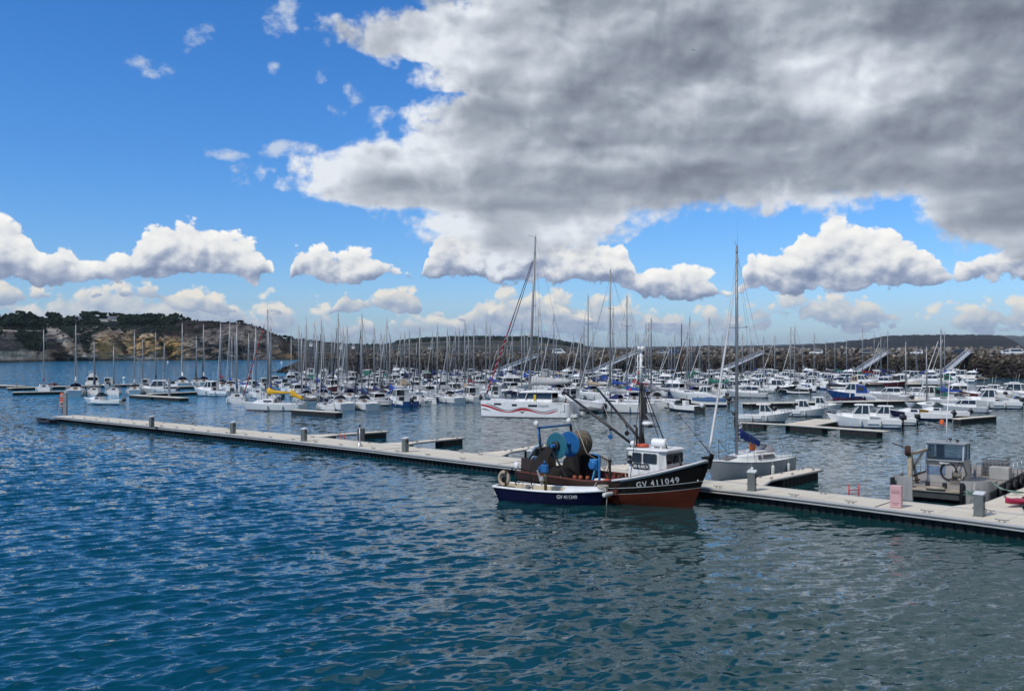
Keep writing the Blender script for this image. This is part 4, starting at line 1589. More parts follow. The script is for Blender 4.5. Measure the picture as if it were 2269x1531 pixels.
class Hull:
    """lofted hull, bow to +x, waterline at z = 0"""
    def __init__(s, Lh, B, fb_stern, fb_mid, fb_bow, tr=0.75, rake=0.09, trake=0.0, deep=0.35, flare=0.12, full=2.2, n=18, boot=0.10, round_=0.0):
        s.L, s.B, s.n = Lh, B, n
        s.fs, s.fm, s.fbw = fb_stern, fb_mid, fb_bow
        s.tr, s.rake, s.trake, s.deep, s.flare, s.full, s.boot = tr, rake, trake, deep, flare, full, boot

    def sheer(s, u):
        if u < 0.45:
            t = (0.45 - u) / 0.45
            return s.fm + (s.fs - s.fm) * t ** 1.6
        t = (u - 0.45) / 0.55
        return s.fm + (s.fbw - s.fm) * t ** 1.8

    def half(s, u):
        if u < 0.42:
            return s.B / 2 * (s.tr + (1 - s.tr) * sin(pi / 2 * u / 0.42))
        t = (u - 0.42) / 0.58
        return s.B / 2 * max(0.0, 1 - t ** s.full) ** 0.85

    def xpos(s, u, z):
        k = z / s.sheer(u)
        x = -s.L / 2 + u * s.L * (1 - s.rake)
        x += s.rake * s.L * (u ** 3) * k
        x -= s.trake * s.L * ((1 - u) ** 4) * k
        return x

    def side(s, u, t):
        """t 0 at the waterline, 1 at the sheer; right-hand side seen from the bow is -y"""
        z = s.sheer(u) * t
        b = s.half(u)
        bw_ = b * (1 - s.flare - 0.25 * u ** 3 * (1 if u < 1 else 1))
        y = bw_ + (b - bw_) * t ** 0.8
        return s.xpos(u, z), y, z

    def mesh(s, transom_mat=None):
        m = MB()
        us = [i / (s.n - 1) for i in range(s.n)]
        us = [u ** 0.92 for u in us]
        rings = []
        for u in us:
            pts = []
            zs = s.sheer(u)
            right = []
            for t in (1.0, 0.66, 0.33, s.boot / max(zs, 0.2), 0.0):
                x, y, z = s.side(u, t)
                right.append((x, y, z))
            x, y, z = s.side(u, 0.0)
            right.append((s.xpos(u, 0) - 0.0, y * 0.72, -s.deep * 0.6))
            right.append((s.xpos(u, 0), 0.0, -s.deep))
            left = [(a, -b, c) for a, b, c in reversed(right[:-1])]
            rings.append(right + left)
        mats = [0, 0, 0, 1, 2, 2, 2, 2, 1, 0, 0, 0]
        o = len(m.v)
        m.loft(rings, 0, closed=False, smooth=True, mats=mats + [0])
        # transom
        m.f.append(tuple(o + j for j in range(13)))
        m.m.append(3 if transom_mat else 0)
        m.s.append(False)
        return m

    def build(s, parent, name='hull', color=(0.74, 0.74, 0.72), mats=None, transom=False):
        o = s.mesh(transom).build(name, mats or [HULLP, STRIPE, ANTIF, HULLP], parent)
        o.color = (*color, 1)
        return o

    def lid(s, m, drop=0.03, u0=0.0, u1=1.0, mat_=0, k=20, camber=0.03, inset=0.01):
        """deck surface inside the sheer"""
        rings = []
        for i in range(k):
            u = u0 + (u1 - u0) * i / (k - 1)
            z = s.sheer(u) - drop
            b = max(s.half(u) - inset, 0.002)
            x = s.xpos(u, z)
            rings.append([(x, b * q, z + camber * s.B * (1 - q * q)) for q in (-1, -0.6, 0, 0.6, 1)])
        m.loft(rings, mat_, closed=False, smooth=True)

    def rail_pts(s, u0, u1, k, inset=0.06, dz=0.0):
        return [(s.xpos(u, s.sheer(u)), max(s.half(u) - inset, 0.0), s.sheer(u) + dz) for u in [u0 + (u1 - u0) * i / (k - 1) for i in range(k)]]


def house_mesh(m, stations, mat_=0, side_in=0.12, smooth=False, cap=True):
    """cabin trunk: stations of (x, half width at foot, z foot, z top, inset at top)"""
    rings = []
    for x, b, z0, z1, ins in stations:
        rings.append([(x, b, z0), (x, b - ins, z1 - 0.06), (x, b - ins - 0.08, z1), (x, 0, z1 + 0.03), (x, -b + ins + 0.08, z1), (x, -b + ins, z1 - 0.06), (x, -b, z0)])
    m.loft(rings, mat_, closed=False, cap0=cap, cap1=cap, smooth=smooth)


def side_pane(m, x0, x1, y, z0, z1, tilt0, tilt1, th=0.025, mat_=0, slant0=0.0, slant1=0.0):
    """window on both flanks of a cabin; y at foot and top"""
    for s in (-1, 1):
        m.plate([(x0, s * y, z0), (x1, s * y, z0), (x1 + slant1, s * tilt1, z1), (x0 + slant0, s * tilt0, z1)], th, mat_)


def lifelines(h, m, u0, u1, n=6, hgt=0.55, r=0.014):
    for s in (-1, 1):
        tops = []
        for x, y, z in h.rail_pts(u0, u1, n, 0.05):
            m.tube([(x, s * y, z - 0.03), (x, s * y, z + hgt)], r, 4, cap=False)
            tops.append((x, s * y, z + hgt))
        m.tube(tops, r * 0.6, 4, cap=False)
        m.tube([(a, b, c - hgt * 0.45) for a, b, c in tops], r * 0.5, 4, cap=False)


def pulpit(h, m, bow=True, hgt=0.6, r=0.016):
    if bow:
        a = h.rail_pts(0.84, 0.985, 4, 0.04)
        pts = [(x, y, z + hgt) for x, y, z in a] + [(h.xpos(1.0, h.fbw) + 0.05, 0, h.fbw + hgt)] + [(x, -y, z + hgt) for x, y, z in reversed(a)]
    else:
        a = h.rail_pts(0.0, 0.14, 3, 0.04)
        pts = [(x, y, z + hgt) for x, y, z in reversed(a)] + [(x, -y, z + hgt) for x, y, z in a]
    m.tube(pts, r, 5, cap=False)
    m.tube([(x, y, z - hgt * 0.45) for x, y, z in pts], r * 0.8, 4, cap=False)
    for x, y, z in a[::1]:
        for s in (-1, 1):
            m.tube([(x, s * y, z - 0.02), (x, s * y, z + hgt)], r, 4, cap=False)


def outboard(parent, x, y, z, big=1.0, color=None, tilt=0.0):
    """outboard engine: cowl and leg"""
    m = MB()
    R = Matrix.Rotation(tilt, 3, 'Y')
    k = big
    prof = [(-0.18, -0.14, 0.0), (-0.2, -0.15, 0.18), (-0.17, -0.13, 0.36), (-0.05, -0.08, 0.44)]
    rings = []
    for ex, ey, ez in prof:
        rings.append([R @ Vector((dx * k, dy * k, ez * k)) + Vector((x, y, z + 0.1)) for dx, dy in ((ex - 0.12, ey), (ex - 0.2, 0), (ex - 0.12, -ey), (0.16 + ex * 0.2, -ey), (0.22 + ex * 0.2, 0), (0.16 + ex * 0.2, ey))])
    m.loft(rings, 0, closed=True, cap0=True, cap1=True)
    c = m.build('outboard', [color or OUTB], parent)
    m = MB()
    p0 = Vector((x, y, z + 0.1))
    m.tube([p0 + R @ Vector((-0.08, 0, 0.02)) * k, p0 + R @ Vector((-0.1, 0, -0.75)) * k], [0.11 * k, 0.07 * k], 8)
    m.box(p0 + R @ Vector((-0.14, 0, -0.62)) * k, (0.34 * k, 0.22 * k, 0.03), rot=R)
    m.build('engine_leg', OUTB, c)
    return c


def rig(parent, h, xm, zdeck, H, boom_len, boom_z, cover_rgb, jib_rgb=(0.72, 0.72, 0.70), spreaders=1, jib=True, mast_r=0.075, cover=True, boom_rise=0.04, backstay=True, flag=False, mizzen=False, furl_end=0.86, cover_fat=0.2):
    """mast, boom with sail cover, furled headsail and stays; H is the height of the truck over the water"""
    m = MB()
    m.tube([(0, 0, 0), (0, 0, (H - zdeck) * 0.6), (0, 0, H - zdeck)], [mast_r, mast_r, mast_r * 0.7], 8)
    for q in range(spreaders):
        z = (H - zdeck) * ((q + 1) / (spreaders + 1) + (0.05 if spreaders == 1 else 0.03))
        w = h.B * (0.34 - 0.06 * q)
        m.tube([(-0.12, -w, z + 0.05), (0, 0, z), (-0.12, w, z + 0.05)], 0.028, 5)
    m.tube([(0, 0, H - zdeck), (-0.18, 0.06, H - zdeck + 0.22), (-0.42, 0.06, H - zdeck + 0.25)], 0.014, 4)
    m.tube([(0.03, 0, H - zdeck), (0.03, 0, H - zdeck + 0.75)], 0.009, 4)
    mo = m.build('mast', MASTM, parent)
    mo.location = (xm, 0, zdeck)
    bm_ = MB()
    e = (xm - boom_len, 0, boom_z + boom_rise * boom_len)
    bm_.tube([(xm - 0.08, 0, boom_z), e], 0.055, 7)
    bo = bm_.build('boom', MASTM, parent)
    if cover:
        c = MB()
        rings = []
        for i in range(9):
            t = i / 8.0
            x = xm + 0.06 - (boom_len - 0.1) * t
            z = boom_z + boom_rise * boom_len * t
            hgt = (0.62 * (1 - t) ** 3.0 + 0.30 - 0.14 * t) * (1 + 0.10 * sin(i * 2.3)) * (cover_fat / 0.2)
            wd = (0.16 - 0.06 * t) * (1 + 0.15 * sin(i * 1.7))
            rings.append([(x, wd * 0.7, z - 0.08), (x, wd, z + hgt * 0.3), (x, wd * 0.3, z + hgt), (x, -wd * 0.3, z + hgt), (x, -wd, z + hgt * 0.3), (x, -wd * 0.7, z - 0.08)])
        c.loft(rings, 0, closed=True, cap0=True, cap1=True)
        co = c.build('sail_cover', COVER, bo)
        co.color = (*cover_rgb, 1)
    bow = Vector((h.xpos(0.985, h.fbw), 0, h.fbw + 0.05))
    top = Vector((xm + 0.05, 0, zdeck + (H - zdeck) * 0.93))
    if jib:
        j = MB()
        pts, rr = [], []
        for i in range(10):
            t = i / 9.0 * furl_end + 0.03
            pts.append(bow.lerp(top, t))
            rr.append((0.085 if i else 0.03) * (1 - 0.55 * t))
        j.tube(pts, rr, 7)
        jo = j.build('furled_sail', COVER, parent)
        jo.color = (*jib_rgb, 1)
    w = MB()
    rw = 0.013
    w.tube([bow, top], rw, 4, cap=False)
    if backstay:
        w.tube([(h.xpos(0.02, h.fs), 0, h.fs), (xm - 0.05, 0, H - 0.05)], rw, 4, cap=False)
    um = (xm + h.L / 2) / h.L
    for s in (-1, 1):
        y = h.half(um) - 0.08
        for q in range(spreaders):
            z = (H - zdeck) * ((q + 1) / (spreaders + 1) + (0.05 if spreaders == 1 else 0.03)) + zdeck + 0.05
            wq = h.B * (0.34 - 0.06 * q)
            w.tube([(xm - 0.15, s * y, h.sheer(um)), (xm - 0.12, s * wq, z), (xm, 0, H - 0.4 if q == spreaders - 1 else z + (H - zdeck) * 0.3)], rw, 4, cap=False)
        w.tube([(xm - 0.35, s * y, h.sheer(um)), (xm, 0, zdeck + (H - zdeck) * 0.5)], rw, 4, cap=False)
    w.tube([(e[0], 0, e[2]), (xm - 0.05, 0, H - 0.1)], rw * 0.8, 4, cap=False)
    w.build('stays', WIRE, parent)
    return mo


def sail_yacht(name='sailing_yacht', Lh=8.2, B=2.75, H=11.5, color=(0.74, 0.74, 0.72), cover=(0.02, 0.035, 0.12), jib_rgb=(0.70, 0.70, 0.68), spreaders=1, jib=True, hood=None, reverse=False, tall_cabin=False, cover_on=True, stripe=None, lines=True, fenders=True):
    r = empty(name)
    h = Hull(Lh, B, 0.85 * Lh / 8.2, 0.82 * Lh / 8.2, 1.08 * Lh / 8.2, tr=0.72, rake=0.10, trake=-0.05 if reverse else 0.03, deep=0.35, flare=0.10)
    h.build(r, color=color, mats=[HULLP, stripe or STRIPE, ANTIF, HULLP])
    k = Lh / 8.2
    zc = h.fm
    m = MB()
    h.lid(m)
    # coachroof
    top = 0.42 * k + (0.22 if tall_cabin else 0)
    house_mesh(m, [(-0.55 * k, 0.95 * k, zc - 0.05, zc + top, 0.12), (0.6 * k, 0.95 * k, zc - 0.05, zc + top + 0.02, 0.14), (1.7 * k, 0.72 * k, zc - 0.02, zc + top * 0.75, 0.16), (2.5 * k, 0.42 * k, zc + 0.02, zc + 0.16, 0.1)])
    # cockpit coamings
    for s in (-1, 1):
        m.box((-2.1 * k, s * 0.86 * k, zc + 0.06), (3.0 * k, 0.22, 0.26), bev=0.03)
    m.box((-3.5 * k, 0, zc + 0.02), (0.35, 1.6 * k, 0.2), bev=0.03)
    m.build('deck', DECKP, r)
    m = MB()
    m.box((-2.1 * k, 0, zc - 0.005), (2.7 * k, 1.4 * k, 0.05))
    m.build('cockpit_sole', TEAK, r)
    m = MB()
    m.plate([(-0.57 * k, -0.3, zc), (-0.57 * k, 0.3, zc), (-0.57 * k, 0.26, zc + top), (-0.57 * k, -0.26, zc + top)], 0.03)
    m.build('companionway', WINB if not hood else TEAK, r)
    for s in (-1, 1):
        m = MB()
        m.plate([(-0.4 * k, s * (0.95 * k - 0.035), zc + top * 0.42), (0.7 * k, s * (0.95 * k - 0.04), zc + top * 0.42), (0.75 * k, s * (0.95 * k - 0.095), zc + top * 0.74), (-0.3 * k, s * (0.95 * k - 0.085), zc + top * 0.74)], 0.03)
        m.build('cabin_window', WINB, r)
    if hood:
        m = MB()
        rings = []
        for x, w_, z0, z1 in ((-0.5 * k, 0.85 * k, zc + 0.2, zc + top + 0.55), (-0.05 * k, 0.85 * k, zc + top * 0.6, zc + top + 0.62), (0.55 * k, 0.78 * k, zc + top, zc + top + 0.08)):
            rings.append([(x, w_ * cos(a), z0 + (z1 - z0) * sin(a) ** 0.7 if a > 0 and a < pi else z0) for a in [pi * i / 8 for i in range(9)]])
        m.loft(rings, 0, closed=False, smooth=True)
        ho = m.build('sprayhood', COVER, r)
        ho.color = (*hood, 1)
    rig(r, h, 0.55 * k, zc + top, H, 3.3 * k, zc + top + 0.75, cover, jib_rgb, spreaders, jib, mast_r=0.095 + 0.01 * k, cover=cover_on)
    m = MB()
    pulpit(h, m, True)
    m.build('pulpit', STEEL, r)
    m = MB()
    pulpit(h, m, False)
    m.build('pushpit', STEEL, r)
    if lines:
        m = MB()
        lifelines(h, m, 0.16, 0.82, 6)
        m.build('lifelines', STEEL, r)
    if fenders:
        for u in (0.3, 0.55):
            x, y, z = h.side(u, 0.75)
            for s in (-1, 1):
                m = MB()
                m.lathe([(0.03, -0.34), (0.10, -0.28), (0.11, 0), (0.10, 0.24), (0.03, 0.3)], 8, (x, s * (y + 0.10), z - 0.2))
                m.build('fender', FEND, r)
    return r


def pilot_boat(name='motor_boat', Lh=6.6, B=2.5, color=(0.74, 0.74, 0.72), cabin_fwd=0.25, tall=1.0, clear=True, engine=True, roof_rgb=None, stripe=None, aft_open=True, long_cabin=False, inboard=False, eng_tilt=0.0, rack=True, tent=None):
    """fishing motor boat with a wheelhouse"""
    r = empty(name)
    k = Lh / 6.6
    h = Hull(Lh, B, 0.78 * k, 0.82 * k, 1.28 * k, tr=0.88, rake=0.13, trake=0.0, deep=0.3, flare=0.16, full=2.6)
    h.build(r, color=color, mats=[HULLP, stripe or STRIPE, ANTIF, HULLP])
    m = MB()
    zc = h.fm
    h.lid(m, 0.04, 0.46, 1.0)
    h.lid(m, 0.42 * k, 0.0, 0.46, k=8, camber=0.0, inset=0.12)
    # gunwale and cockpit lining
    for s in (-1, 1):
        a = [Vector((x, s * y, z)) for x, y, z in h.rail_pts(0.0, 0.5, 8, 0.0)]
        rings = [[p, p + Vector((0, -s * 0.14, 0.01)), p + Vector((0, -s * 0.15, -0.42 * k)), p + Vector((0, -s * 0.01, -0.42 * k))] for p in a]
        m.loft(rings, 0, closed=True, cap0=True, cap1=True, smooth=False)
    m.box((-Lh / 2 + 0.1, 0, h.fs - 0.12), (0.16, h.half(0) * 1.85, 0.3), bev=0.02)
    # foredeck trunk
    house_mesh(m, [(0.75 * k, 0.9 * k, zc, zc + 0.42 * k, 0.15), (1.6 * k, 0.72 * k, zc + 0.02, zc + 0.48 * k, 0.15), (2.4 * k, 0.4 * k, zc + 0.12, zc + 0.42 * k, 0.12)])
    m.build('deck', DECKP, r)
    # wheelhouse
    x1 = 0.95 * k
    x0 = (-0.55 if not long_cabin else -1.3) * k
    w = 0.92 * k
    zt = zc + 1.25 * tall * k
    zl = zc + 0.5 * k
    m = MB()
    house_mesh(m, [(x0, w, zc - 0.3, zl, 0.03), (x1, w * 0.96, zc - 0.2, zl, 0.03)])
    # pillars
    fr = 0.55 * k
    for s in (-1, 1):
        m.bar((x1 - 0.03, s * (w * 0.90), zl), (x1 - fr, s * w * 0.84, zt), 0.07, 0.07)
        m.bar((x0 + 0.05, s * (w * 0.95), zl), (x0 + 0.1, s * w * 0.88, zt), 0.10, 0.09)
        m.bar(((x0 + x1) / 2 - 0.05, s * (w * 0.95), zl), ((x0 + x1) / 2 - 0.1, s * w * 0.87, zt), 0.07, 0.07)
    m.bar((x1 - 0.03, 0, zl), (x1 - fr, 0, zt), 0.06, 0.06)
    m.plate([(x0, -w * 0.96, zl - 0.4), (x0, -w * 0.25, zl - 0.4), (x0 + 0.05, -w * 0.25, zt), (x0 + 0.05, -w * 0.88, zt)], 0.04)
    m.build('wheelhouse', DECKP, r)
    gm = WINC if clear else WINB
    m = MB()
    m.plate([(x1 - 0.02, -w * 0.88, zl), (x1 - 0.02, w * 0.88, zl), (x1 - fr, w * 0.82, zt - 0.02), (x1 - fr, -w * 0.82, zt - 0.02)], 0.02)
    m.build('windscreen', gm, r)
    for s in (-1, 1):
        m = MB()
        m.plate([(x0 + 0.08, s * w * 0.945, zl), (x1 - 0.06, s * w * 0.91, zl), (x1 - fr, s * w * 0.85, zt - 0.02), (x0 + 0.12, s * w * 0.875, zt - 0.02)], 0.02)
        m.build('side_window', gm, r)
    m = MB()
    m.plate([(x0 - 0.01, -w * 0.2, zc - 0.25), (x0 - 0.01, w * 0.55, zc - 0.25), (x0 + 0.04, w * 0.55, zt - 0.05), (x0 + 0.04, -w * 0.2, zt - 0.05)], 0.025)
    m.build('door', WINB, r)
    m = MB()
    rings = []
    for x, ww, zz in ((x0 - 0.35 * k, w * 0.90, zt), (x0, w * 0.98, zt + 0.02), (x1 - fr + 0.1, w * 0.96, zt + 0.03), (x1 - fr + 0.35 * k, w * 0.7, zt - 0.02)):
        rings.append([(x, ww, zz), (x, ww * 0.97, zz + 0.07), (x, 0, zz + 0.13), (x, -ww * 0.97, zz + 0.07), (x, -ww, zz), (x, 0, zz - 0.01)])
    m.loft(rings, 0, closed=True, cap0=True, cap1=True, smooth=False)
    m.build('roof', DECKP if roof_rgb is None else mat('roof_' + '_'.join('%02d' % int(c * 99) for c in roof_rgb), roof_rgb, 0.5), r)
    m = MB()
    pulpit(h, m, True, 0.45)
    m.build('pulpit', STEEL, r)
    if tent:
        m = MB()
        rings = []
        for x, zz, sag in ((x0 + 0.02, zt - 0.05, 0.0), (x0 - 0.55 * k, zt - 0.14, 0.06), (x0 - 1.1 * k, zt - 0.20, 0.0), (x0 - 1.65 * k, h.fm + 0.25, 0.0)):
            ww = w * 1.02
            rings.append([(x, ww, h.fm - 0.02), (x, ww * 0.97, zz - 0.12), (x, ww * 0.8, zz - sag), (x, 0, zz + 0.05 - sag), (x, -ww * 0.8, zz - sag), (x, -ww * 0.97, zz - 0.12), (x, -ww, h.fm - 0.02)])
        m.loft(rings, 0, closed=False, cap1=True, smooth=False)
        to = m.build('cockpit_tent', COVER, r)
        to.color = (*tent, 1)
        m = MB()
        for s in (-1, 1):
            m.plate([(x0 - 0.12 * k, s * w * 1.035, h.fm + 0.35), (x0 - 0.9 * k, s * w * 1.035, h.fm + 0.35), (x0 - 0.9 * k, s * w * 1.005, zt - 0.36), (x0 - 0.12 * k, s * w * 1.005, zt - 0.32)], 0.02)
        m.build('tent_window', WINB, to)
    if rack:
        m = MB()
        m.tube([(x0 + 0.3, 0.2, zt + 0.1), (x0 + 0.1, 0.2, zt + 1.5)], 0.012, 4)
        m.build('aerial', WHITEP, r)
    if engine:
        outboard(r, -Lh / 2 - 0.12, 0.0, h.fs - 0.12, 1.15 * k, tilt=eng_tilt)
    for u in (0.32, 0.6):
        x, y, z = h.side(u, 0.7)
        for s in (-1, 1):
            m = MB()
            m.lathe([(0.03, -0.3), (0.09, -0.25), (0.10, 0), (0.09, 0.22), (0.03, 0.27)], 8, (x, s * (y + 0.1), z - 0.1))
            m.build('fender', FEND, r)
    return r


def cruiser(name='motor_cruiser', Lh=9.5, B=3.2, color=(0.76, 0.76, 0.74), fly=True, stripe=None):
    """cabin cruiser with a raked windscreen and a flying bridge"""
    r = empty(name)
    k = Lh / 9.5
    h = Hull(Lh, B, 1.0 * k, 1.1 * k, 1.6 * k, tr=0.9, rake=0.14, deep=0.35, flare=0.18, full=2.5)
    h.build(r, color=color, mats=[HULLP, stripe or STRIPE, ANTIF, HULLP])
    zc = h.fm
    m = MB()
    h.lid(m, 0.04)
    house_mesh(m, [(-2.6 * k, 1.3 * k, zc - 0.05, zc + 0.55 * k, 0.05), (1.0 * k, 1.25 * k, zc - 0.05, zc + 0.6 * k, 0.08), (2.6 * k, 0.9 * k, zc + 0.05, zc + 0.55 * k, 0.2), (3.6 * k, 0.45 * k, zc + 0.25, zc + 0.45 * k, 0.1)])
    m.build('deck', DECKP, r)
    z1 = zc + 0.6 * k
    z2 = z1 + 0.72 * k
    m = MB()
    for s in (-1, 1):
        m.plate([(-2.5 * k, s * 1.2 * k, z1), (1.2 * k, s * 1.12 * k, z1), (0.1 * k, s * 1.0 * k, z2), (-2.5 * k, s * 1.05 * k, z2)], 0.04)
    m.plate([(1.25 * k, -1.1 * k, z1), (1.25 * k, 1.1 * k, z1), (0.15 * k, 0.98 * k, z2), (0.15 * k, -0.98 * k, z2)], 0.04)
    m.build('cabin_glass', WINB, r)
    m = MB()
    for x, f in ((-2.5, 0), (-1.2, 0), (0.35, -0.35)):
        for s in (-1, 1):
            m.bar((x * k, s * 1.235 * k, z1 - 0.03), ((x + f) * k, s * 1.075 * k, z2), 0.16, 0.05)
    m.bar((1.27 * k, 0, z1), (0.17 * k, 0, z2 + 0.02), 0.08, 0.06)
    rings = []
    for x, w_ in ((-3.1 * k, 1.0 * k), (-2.4 * k, 1.12 * k), (-0.2 * k, 1.1 * k), (0.4 * k, 0.9 * k)):
        rings.append([(x, w_, z2), (x, w_ * 0.97, z2 + 0.1), (x, 0, z2 + 0.16), (x, -w_ * 0.97, z2 + 0.1), (x, -w_, z2), (x, 0, z2 - 0.02)])
    m.loft(rings, 0, closed=True, cap0=True, cap1=True)
    m.build('coachroof', DECKP, r)
    if fly:
        m = MB()
        house_mesh(m, [(-2.6 * k, 0.85 * k, z2 + 0.1, z2 + 0.5 * k, 0.05), (-0.8 * k, 0.85 * k, z2 + 0.1, z2 + 0.6 * k, 0.1), (0.05 * k, 0.6 * k, z2 + 0.1, z2 + 0.25 * k, 0.1)])
        m.box((-1.9 * k, 0, z2 + 0.66 * k), (0.5, 1.2 * k, 0.5), bev=0.06)
        m.build('flying_bridge', DECKP, r)
        m = MB()
        m.plate([(-0.75 * k, -0.7 * k, z2 + 0.58 * k), (-0.75 * k, 0.7 * k, z2 + 0.58 * k), (-1.0 * k, 0.62 * k, z2 + 0.9 * k), (-1.0 * k, -0.62 * k, z2 + 0.9 * k)], 0.02)
        m.build('windshield', WINC, r)
        m = MB()
        m.tube([(-2.5 * k, 0.8 * k, z2 + 0.3), (-2.7 * k, 0.75 * k, z2 + 1.35 * k), (-2.7 * k, -0.75 * k, z2 + 1.35 * k), (-2.5 * k, -0.8 * k, z2 + 0.3)], 0.05, 6)
        m.build('radar_arch', WHITEP, r)
    m = MB()
    pulpit(h, m, True, 0.6)
    lifelines(h, m, 0.5, 0.84, 5, 0.55)
    m.build('pulpit', STEEL, r)
    m = MB()
    m.box((-Lh / 2 - 0.25, 0, 0.3), (0.6, B * 0.75, 0.08), bev=0.02)
    m.build('bathing_platform', DECKP, r)
    return r


def open_boat(name='open_boat', Lh=5.2, B=2.0, color=(0.74, 0.74, 0.72), cover=None, screen=False, cuddy=False, engine=True, eng=1.0, stripe=None, tilt=0.0, eng_mat=None):
    """small open boat, with a canvas cover, a windscreen or a cuddy"""
    r = empty(name)
    k = Lh / 5.2
    h = Hull(Lh, B, 0.6 * k, 0.6 * k, 0.9 * k, tr=0.85, rake=0.12, deep=0.25, flare=0.15, full=2.4)
    h.build(r, color=color, mats=[HULLP, stripe or STRIPE, ANTIF, HULLP])
    m = MB()
    h.lid(m, 0.02, 0.58 if cuddy or screen else 0.72, 1.0, k=10)
    h.lid(m, 0.4 * k, 0.0, 0.74, k=10, camber=0.0, inset=0.12)
    for s in (-1, 1):
        a = [Vector((x, s * y, z)) for x, y, z in h.rail_pts(0.0, 0.78, 10, 0.0)]
        rings = [[p, p + Vector((0, -s * 0.12, 0.01)), p + Vector((0, -s * 0.13, -0.4 * k)), p + Vector((0, -s * 0.01, -0.4 * k))] for p in a]
        m.loft(rings, 0, closed=True, cap0=True, cap1=True, smooth=False)
    m.box((-Lh / 2 + 0.08, 0, h.fs - 0.1), (0.14, h.half(0) * 1.85, 0.26), bev=0.02)
    m.box((-0.9 * k, 0, h.fm - 0.15), (0.35, h.B * 0.8, 0.06), bev=0.01)
    if cuddy:
        house_mesh(m, [(0.1 * k, 0.75 * k, h.fm - 0.05, h.fm + 0.42 * k, 0.1), (0.9 * k, 0.66 * k, h.fm, h.fm + 0.42 * k, 0.12), (1.7 * k, 0.35 * k, h.fm + 0.1, h.fm + 0.24 * k, 0.1)])
    m.build('deck', DECKP, r)
    if cuddy:
        for s in (-1, 1):
            w_ = MB()
            w_.plate([(0.2 * k, s * 0.735 * k, h.fm + 0.14 * k), (0.8 * k, s * 0.675 * k, h.fm + 0.15 * k), (0.75 * k, s * 0.60 * k, h.fm + 0.33 * k), (0.25 * k, s * 0.66 * k, h.fm + 0.33 * k)], 0.03)
            w_.build('cabin_window', WINB, r)
    if screen:
        z0 = h.fm + (0.42 * k if cuddy else 0.0)
        w_ = MB()
        w_.plate([(0.75 * k, -0.55 * k, z0), (0.75 * k, 0.55 * k, z0), (0.3 * k, 0.6 * k, z0 + 0.5 * k), (0.3 * k, -0.6 * k, z0 + 0.5 * k)], 0.02)
        for s in (-1, 1):
            w_.plate([(0.75 * k, s * 0.56 * k, z0), (-0.15 * k, s * 0.72 * k, z0), (-0.15 * k, s * 0.7 * k, z0 + 0.25 * k), (0.3 * k, s * 0.61 * k, z0 + 0.5 * k)], 0.02)
        w_.build('windscreen', WINC, r)
        if not cuddy:
            w_ = MB()
            w_.box((-0.5 * k, 0.0, h.fm + 0.1), (0.5, 0.6, 0.8), bev=0.05)
            w_.build('console', DECKP, r)
    if cover:
        c = MB()
        rings = []
        for i in range(8):
            u = 0.02 + 0.74 * i / 7
            z = h.sheer(u) + 0.02
            b = h.half(u) + 0.02
            pk = 0.34 * k * sin(pi * (0.15 + 0.7 * i / 7)) * (1 + 0.15 * sin(i * 2.1))
            x = h.xpos(u, z)
            rings.append([(x, b, z - 0.12), (x, b, z), (x, b * 0.5, z + pk * 0.8), (x, 0, z + pk), (x, -b * 0.5, z + pk * 0.8), (x, -b, z), (x, -b, z - 0.12)])
        c.loft(rings, 0, closed=False, cap0=True, cap1=True)
        co = c.build('canvas_cover', COVER, r)
        co.color = (*cover, 1)
    if engine:
        outboard(r, -Lh / 2 - 0.1, 0.0, h.fs - 0.1, 0.95 * eng, tilt=tilt, color=eng_mat)
    return r


def rib_boat(name='inflatable_boat', Lh=4.2, color=(0.17, 0.175, 0.18)):
    r = empty(name)
    m = MB()
    pts = [(-Lh / 2, 0.75, 0.32), (-Lh * 0.2, 0.8, 0.32), (Lh * 0.2, 0.72, 0.36), (Lh * 0.42, 0.36, 0.48), (Lh * 0.5, 0, 0.54), (Lh * 0.42, -0.36, 0.48), (Lh * 0.2, -0.72, 0.36), (-Lh * 0.2, -0.8, 0.32), (-Lh / 2, -0.75, 0.32)]
    m.tube(pts, [0.12, 0.24, 0.24, 0.23, 0.22, 0.23, 0.24, 0.24, 0.12], 10)
    t = m.build('tubes', COVER, r)
    t.color = (*color, 1)
    m = MB()
    m.prism([(-Lh * 0.45, -0.7), (Lh * 0.2, -0.66), (Lh * 0.44, 0), (Lh * 0.2, 0.66), (-Lh * 0.45, 0.7)], 0.08, 0.16)
    m.box((-Lh * 0.44, 0, 0.35), (0.06, 1.3, 0.45))
    m.box((-0.2, 0, 0.36), (0.4, 0.5, 0.42), bev=0.04)
    m.build('floor', DECKP, r)
    outboard(r, -Lh * 0.47, 0, 0.42, 0.95)
    return r

# ------------------------------------------------------------------ the dark fishing boat
BLACKH = mat('black_hull_paint', (0.006, 0.0055, 0.005), 0.7, spec=0.12, var=0.4, scale=1.0, stain=(0.045, 0.038, 0.032), stain_amt=0.5, streak=True)
BROWNH = mat('brown_varnished_planks', (0.034, 0.016, 0.010), 0.5, var=0.5, scale=2.0, stain=(0.07, 0.035, 0.02), stain_amt=0.5, streak=True)
REDB = mat('orange_red_antifouling', (0.085, 0.0165, 0.006), 0.8, spec=0.2, var=0.3, scale=1.2, stain=(0.035, 0.012, 0.008), stain_amt=0.6, streak=True)
GREYL = mat('grey_white_line', (0.55, 0.55, 0.54), 0.5, stain=(0.30, 0.28, 0.26), stain_amt=0.5)
REDBR = mat('red_brown_deck_paint', (0.13, 0.034, 0.022), 0.65, var=0.35, scale=2, stain=(0.05, 0.02, 0.015), stain_amt=0.5)
